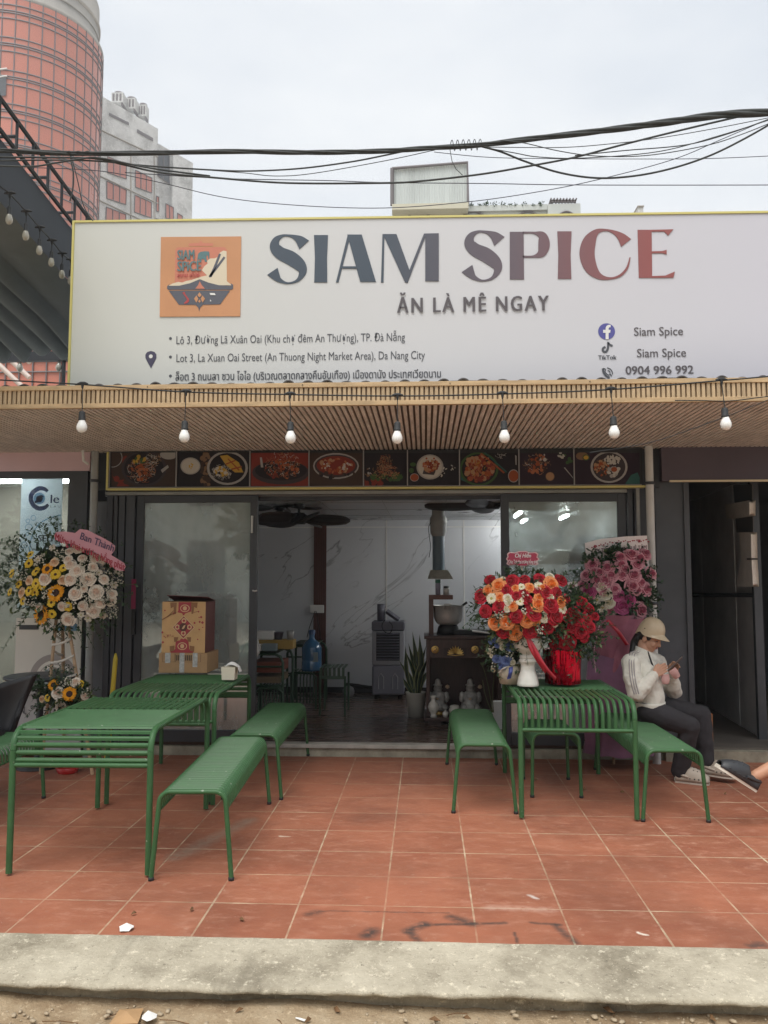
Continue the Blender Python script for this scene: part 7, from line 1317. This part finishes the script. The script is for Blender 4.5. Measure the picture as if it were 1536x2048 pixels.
# face details
g=MB(); ell(g,H(0,.0885,-.050),(.020*hs,.007*hs,.0045*hs),HM); ell(g,H(0,.0865,-.059),(.017*hs,.008*hs,.005*hs),HM); g.build('lips',M['lip'],ps)
for s in (-1,1):
    g=MB(); ell(g,H(s*.031,.0795,.001),(.014*hs,.006*hs,.0035*hs),HM); g.build('eyelashes',M['hair'],ps); g=MB(); ell(g,H(s*.032,.083,.021),(.018*hs,.005*hs,.0035*hs),HM); g.build('eyebrow',M['hair'],ps)
# hair, pony tail and helmet
g=MB(); ell(g,H(0,-.030,.022),(.083*hs,.088*hs,.085*hs),HM); ell(g,H(0,-.072,-.040),(.058*hs,.040*hs,.058*hs),HM)
for s in (-1,1): ell(g,H(s*.070,.022,.018),(.012*hs,.022*hs,.040*hs),HM)
chain(g,[(H(0,-.095,-.045),.034),(H(0,-.105,-.10),.030),(G(1263,1318,.02),.024),(G(1255,1335,.05),.012)]); fuse(g,'hair',[M['hair']],ps,.006,4)
def helm(u,v):
    a=2*PI*u; sx,cy_=math.sin(a),math.cos(a)   # cy_=1 at the front
    fr=max(0,cy_); bk=max(0,-cy_); edge=-.012+.040*fr-.045*bk**1.5-.018*abs(sx)**2+.028*math.exp(-((abs(a if a<PI else a-2*PI)-2.1)/.35)**2)
    if v<.8:
        t=v/.8; el=(PI/2)*(1-t); r=math.cos(el)**.9; z=.012+.118*math.sin(el)+(edge-.012)*t**4; rad=(.099 if fr==0 else .099)*r; return H(.094*sx*r,-.012+(.112 if cy_<0 else .110)*cy_*r,z+.040)
    t=(v-.8)/.2; out=.062*t*fr**1.2; return H(.094*sx*(1+.01*t),-.012+(.112 if cy_<0 else .110)*cy_+out,edge+.040-.006*t-.020*t*fr**2)
g=MB(); g.grid(72,30,helm); o=g.build('helmet',M['helmet'],ps); s=o.modifiers.new('t','SOLIDIFY'); s.thickness=.006; s.offset=1; sb=o.modifiers.new('s','SUBSURF'); sb.levels=1; sb.render_levels=1
g=MB()
for s in (-1,1): ell(g,H(s*.098,-.030,.064),(.004,.004,.004),HM,8,6)
g.build('helmet_rivet',M['black'],o)
# jacket
jf=lambda v:.008*mn.noise(v*13)+.0075*(.5-abs(mn.noise(Vector((v.x*20,v.y*20,v.z*11)))))+.003*mn.noise(v*45)
g=MB(); hem=G(1293,1408,0)
for dy,r in ((-.075,.098),(.075,.098),(0,.112)): chain(g,[(chest+Vector((-.005,dy,.015)),r),(waist+Vector((.012,dy*.9,.01)),r*1.06),(hem+Vector((.010,dy*.9,.035)),r*1.02)])
chain(g,[(shR+Vector((.01,.03,-.005)),.066),(neckb+Vector((-.0,0,-.015)),.075),(shL+Vector((0,-.03,-.005)),.066)])
for sh,el,wr in ((shR,elR,wrR),(shL,elL,wrL)): 
    m=sh.lerp(el,.5)+Vector((-.012,-.012 if sh is shR else .01,.0)); chain(g,[(sh,.066),(m,.064),(el,.060),(el.lerp(wr,.45)+Vector((0,0,-.012)),.056),(el.lerp(wr,.80),.043),(el.lerp(wr,.95),.034)])
fuse(g,'jacket',[M['jacket']],ps,.006,5,jf)
# stand-up collar
cn=(H(0,-.03,-.05)+neckb)/2; ax=(H(0,-.02,-.05)-neckb).normalized(); ca=ax.orthogonal().normalized(); cb_=ax.cross(ca)
fdh=Vector((fd.x,fd.y,0)).normalized(); sdh=ax.cross(fdh).normalized(); fdh=sdh.cross(ax)
g=MB(); g.grid(40,6,lambda u,v:neckb+ax*(-.03+.085*v-.02*v*math.cos((u-.5)*2*PI*.9))+(fdh*math.cos((u-.5)*2*PI*.93)*-1*-1+sdh*math.sin((u-.5)*2*PI*.93))*(.082-.016*v)*(1)); 
o=g.build('collar',M['jacket'],ps); s=o.modifiers.new('t','SOLIDIFY'); s.thickness=.006
g=MB(); g.lathe([(.0,0)],3) if 0 else None
zp=[(1296,1303,-.13),(1299,1313,-.155),(1303,1325,-.15),(1309,1338,-.13)]; MB().tube([G(*p) for p in zp],[.004,.007,.007,.003],6).build('jacket_opening',M['dark'],ps)
h0=G(1262,1398,-.0); 
def band(u,v):
    a=2*PI*u; return hem+Vector((.002+(.122+.010*v)*math.cos(a),(.172+.010*v)*math.sin(a),-.038+.062*v))
g=MB(); g.grid(48,4,band); o=g.build('waistband',M['jacket'],ps); s=o.modifiers.new('t','SOLIDIFY'); s.thickness=.006
for wr,el in ((wrR,elR),(wrL,elL)): d=(wr-el).normalized(); q=el.lerp(wr,.90); MB().tube([q-d*.02,q,q+d*.025],[.039,.041,.037],18).build('cuff',M['jacket'],ps)
# three sleeve stripes on the near arm
for k in (-1,0,1):
    P=[]
    for t in [i/14 for i in range(15)]:
        if t<.18: b=neckb.lerp(shR,.45+.55*t/.18); r=.070; d=Vector((-.1,-.45,.9))
        else:
            q=(t-.18)/.82; b=shR.lerp(elR,q)+Vector((-.012,-.012,0))*math.sin(PI*q); r=.0655-.003*q; d=Vector((-.18,-1,.45*(1-min(1,q*3))))
        ax_=(elR-shR).normalized() if t>.18 else (shR-neckb).normalized(); d.normalize(); sdx=ax_.cross(d).normalized(); P.append(b+(d+sdx*.25*k).normalized()*(r+.0035))
    Q=crom(P,3); g=MB(); w=.0042; n=len(Q)
    g.tube(Q,[w]*n,6,flat=.35); g.build('sleeve_stripe',M['stripe'],ps)
# trousers
g=MB(); tf_=lambda v:.005*mn.noise(v*13)+.003*mn.noise(v*31)
chain(g,[(hem+Vector((0,-.05,-.10)),.09),(pel+Vector((0,-.06,-.015)),.095)]); chain(g,[(hem+Vector((0,.05,-.10)),.09),(pel+Vector((0,.06,-.015)),.095)])
for hp,kn,an in ((hipR,knR,anR),(hipL,knL,anL)): chain(g,[(pel+Vector((.01,0,-.01)),.092),(hp+Vector((.03,0,.0)),.086),(hp.lerp(kn,.5),.088),(kn,.072),(kn.lerp(an,.4),.068),(kn.lerp(an,.95),.062)])
fuse(g,'trousers',[M['trouser']],ps,.008,5,tf_)
# clogs
def clog(parent,heel,toe,z0,m,sole,holes=True,name='shoe',up=Vector((0,0,1))):
    d=(toe-heel); L_=d.length; d.normalize(); sd_=up.cross(d).normalized(); u_=d.cross(sd_).normalized(); c=heel
    P=lambda a,b,h:c+d*L_*a+sd_*b+u_*h
    g=MB(); W_=lambda a:.036+.018*math.sin(PI*min(1,a*.95)**1.6)-.014*max(0,a-.85)/.15
    def up_(u,v):
        a=.02+.96*v; w=W_(a); ht=.080-.02*a if a<.30 else .075*(1-((a-.3)/.72)**2.2)+.022; th=PI*u; return P(a,-w*math.cos(th),.016+ht*math.sin(th)**.8*(1 if a>.38 else .72+.2*abs(math.cos(th))))
    g.grid(16,18,up_); g.add([P(.02,-W_(.02),.016),P(.02,W_(.02),.016),P(.0,0,.06)],[(0,1,2)]); o=g.build(name,m,parent); s=o.modifiers.new('t','SOLIDIFY'); s.thickness=.006
    g=MB(); n=18; ring=[P(.01+.98*i/n,-W_(.01+.98*i/n)*1.05,0) for i in range(n+1)]+[P(.99-.98*i/n,W_(.99-.98*i/n)*1.05,0) for i in range(n+1)]; k=len(ring); g.add(ring+[p+u_*.022 for p in ring],[tuple(range(k))[::-1],tuple(range(k,2*k))]+[(i,(i+1)%k,k+(i+1)%k,k+i) for i in range(k)]); g.build('sole',sole,o)
    if holes:
        g=MB()
        for a in (.55,.66,.77):
            for b in (-.55,0,.55): q=P(a,W_(a)*b,.016+(.075*(1-((a-.3)/.72)**2.2)+.022)*math.sqrt(1-b*b)**.8+.004); ell(g,q,(.0062,.0062,.005),None,8,6)
        for a in (.45,.58,.70,.82):
            for b in (-1,1): q=P(a,b*W_(a)*1.07,.040); ell(g,q,(.0062,.0062,.005),None,8,6)
        g.build('vent_holes',M['black'],o)
    g=MB(); g.tube([P(.40,-W_(.4)*1.05,.05),P(.2,-W_(.2)*1.06,.060),P(.03,-.028,.066),P(.0,0,.068),P(.03,.028,.066),P(.2,W_(.2)*1.06,.060),P(.40,W_(.4)*1.05,.05)],.0105,8,flat=1); g.build('heel_strap',m,o); return o
hR=atz(1333,1567,0); tR=atz(1393,1578,0); hR=Vector((anR.x-.03,anR.y-.0,.0)); tR=hR+Vector((.225,-.09,0)); clog(ps,hR,tR,0,M['shoe'],mat('clog_sole',(.46,.41,.35),.6))
hL=Vector((anL.x-.03,anL.y,.04)); tL=hL+Vector((.215,-.10,-.005)); clog(ps,hL,tL,0,M['shoe'],mat('clog_sole_light',(.46,.41,.35),.6),name='shoe')
# phone and pink cloth
dp=Vector((.55,-.30,.60)).normalized(); pm_=Matrix((Vector((.35,.93,.1)).normalized(),dp,Vector((-.7,0,.7)))).transposed(); nrm_=Vector((.35,.93,.1)).normalized().cross(dp).normalized(); xs=dp.cross(nrm_).normalized(); PM=Matrix((xs,dp,nrm_)).transposed()
ph=thing('smartphone','dark smartphone held by the seated person in both hands','phone',phone_c); q=phone_c+dp*.035
MB().box(q,(.072,.150,.008),0,PM).build('case',mat('phone_case',(.12,.09,.085),.3),ph,bevel=.003); MB().box(q+nrm_*.0045,(.064,.138,.001),0,PM).build('screen',mat('phone_screen',(.02,.02,.025),.08),ph); MB().box(q+dp*.060-nrm_*.005+xs*.02,(.02,.02,.004),0,PM).build('camera_bump',mat('shiny_lens',(.8,.8,.8),.05,metal=1),ph)
def flap(c,w,h,rz,m,sd):
    g=MB(); r_=Matrix.Rotation(rz,3,'Y'); g.grid(10,10,lambda u,v:Vector(c)+r_@Vector(((u-.5)*w*(1-.35*v**3),.012*math.sin(PI*u)*-1+.006*math.sin(v*5+sd),-h*v))); o=g.build('flap',M['pinkc'],pkc); s=o.modifiers.new('t','SOLIDIFY'); s.thickness=.008; o.modifiers.new('s','SUBSURF').render_levels=1
pkc=thing('pink_cloth','pale pink cloth flaps hanging from the hands of the seated person','cloth',G(1335,1345,-.14)); flap(G(1330,1348,-.15),.058,.072,.0,M['pinkc'],1); flap(G(1343,1339,-.13),.056,.075,-.65,M['pinkc'],3)
# second person: only the foot reaches into the frame from the right
p2=thing('person','person at the right edge whose foot in a black rubber clog reaches in','person',(2.95,5.45,0))
st_=thing('plastic_stool','dark plastic stool under the person beyond the right edge','stool',(2.95,5.45,0)); MB().box((2.95,5.45,.40),(.36,.36,.04)).build('seat',M['dkmetal'],st_,bevel=.02)
for a in (-1,1):
    for b in (-1,1): MB().tube([(2.95+a*.14,5.45+b*.14,.39),(2.95+a*.17,5.45+b*.17,0)],.018,8).build('leg',M['dkmetal'],st_)
Yq=5.25; ank=at(1512,1552,Yq); heel=at(1507,1582,Yq); toe=at(1432,1534,Yq-.03); pe=Vector((2.95,5.45,.52)); ch_=Vector((3.0,5.45,.92)); hdp=Vector((2.93,5.42,1.20)); k1=Vector((2.52,5.33,.53)); k2=Vector((2.50,5.58,.50)); a2_=Vector((2.48,5.56,.07))
g=MB(); chain(g,[(ank,.036),(ank.lerp(k1,.45),.050),(k1,.058),(pe+Vector((0,-.1,0)),.085)]); chain(g,[(ank,.036),(heel.lerp(toe,.12)+Vector((.02,0,.045)),.030),(heel.lerp(toe,.5)+Vector((.02,0,.04)),.028)]); chain(g,[(a2_,.036),(a2_.lerp(k2,.6),.052),(k2,.058),(pe+Vector((0,.1,0)),.085)]); chain(g,[(pe,.12),(ch_,.12),(Vector((2.98,5.45,1.05)),.05),(hdp,.055)]); ell(g,hdp+Vector((-.01,0,.03)),(.085,.075,.11)); ell(g,hdp+Vector((-.09,0,.0)),(.02,.013,.016))
for s in (-1,1): ell(g,hdp+Vector((0,s*.075,.02)),(.018,.01,.028)); sh_=ch_+Vector((0,s*.19,.08)); el_=Vector((2.85,5.45+s*.24,.68)); wr_=Vector((2.62,5.45+s*.12,.60)); chain(g,[(ch_,.08),(sh_,.055),(el_,.04),(wr_,.027),(wr_+Vector((-.07,-s*.01,-.01)),.028)]); [chain(g,[(wr_+Vector((-.08,k*.018-.027,-.01)),.009),(wr_+Vector((-.12,k*.02-.03,-.022)),.008),(wr_+Vector((-.14,k*.02-.03,-.045)),.007)],8) for k in range(4)]; chain(g,[(wr_+Vector((-.03,-s*.03,0)),.012),(wr_+Vector((-.08,-s*.05,-.02)),.008)],8)
fuse(g,'body',[mat('skin_warm',(.46,.24,.15),.5,var=(16,.16),spec=.35)],p2,.006,4)
g=MB(); chain(g,[(pe,.14),(ch_+Vector((0,0,-.02)),.145)]); chain(g,[(ch_+Vector((0,-.17,.07)),.075),(ch_+Vector((0,.17,.07)),.075)])
for s in (-1,1): chain(g,[(ch_+Vector((0,s*.19,.08)),.07),(Vector((2.87,5.45+s*.24,.74)),.06)])
fuse(g,'shirt',[M['dark']],p2,.01,4); g=MB()
for k in (k1,k2): chain(g,[(pe+Vector((0,-.1 if k is k1 else .1,0)),.115),(pe.lerp(k,.7),.095)])
chain(g,[(pe+Vector((0,-.08,0)),.12),(pe+Vector((0,.08,0)),.12)]); fuse(g,'shorts',[M['trouser']],p2,.01,4); g=MB(); ell(g,hdp+Vector((.02,0,.055)),(.09,.082,.10)); g.build('hair',M['hair'],p2)
dcl=mat('black_clog',(.030,.033,.038),.5); dso=mat('white_clog_sole',(.62,.58,.50),.6)
clog(p2,heel,toe,0,dcl,dso,up=Vector((.45,0,.9))); clog(p2,Vector((a2_.x+.03,a2_.y,0)),Vector((a2_.x-.22,a2_.y-.05,0)),0,dcl,dso)

# ---------------------------------------------------------------- the hazy air between here and the far tower
hz=MB().box2((-70,-40,-1.3),(70,130,115)).build('haze',None,None); hz.data.materials.clear()
hm=bpy.data.materials.new('hazy_air'); hm.use_nodes=True; hn=hm.node_tree; hn.nodes.clear(); ho=hn.nodes.new('ShaderNodeOutputMaterial'); hv=hn.nodes.new('ShaderNodeVolumePrincipled'); hv.inputs['Color'].default_value=(.9,.93,.96,1); hv.inputs['Density'].default_value=.0014; hv.inputs['Anisotropy'].default_value=.2; hn.links.new(hv.outputs[0],ho.inputs['Volume']); hz.data.materials.append(hm); hz['kind']='stuff'
bpy.data.scenes.remove(TMP)
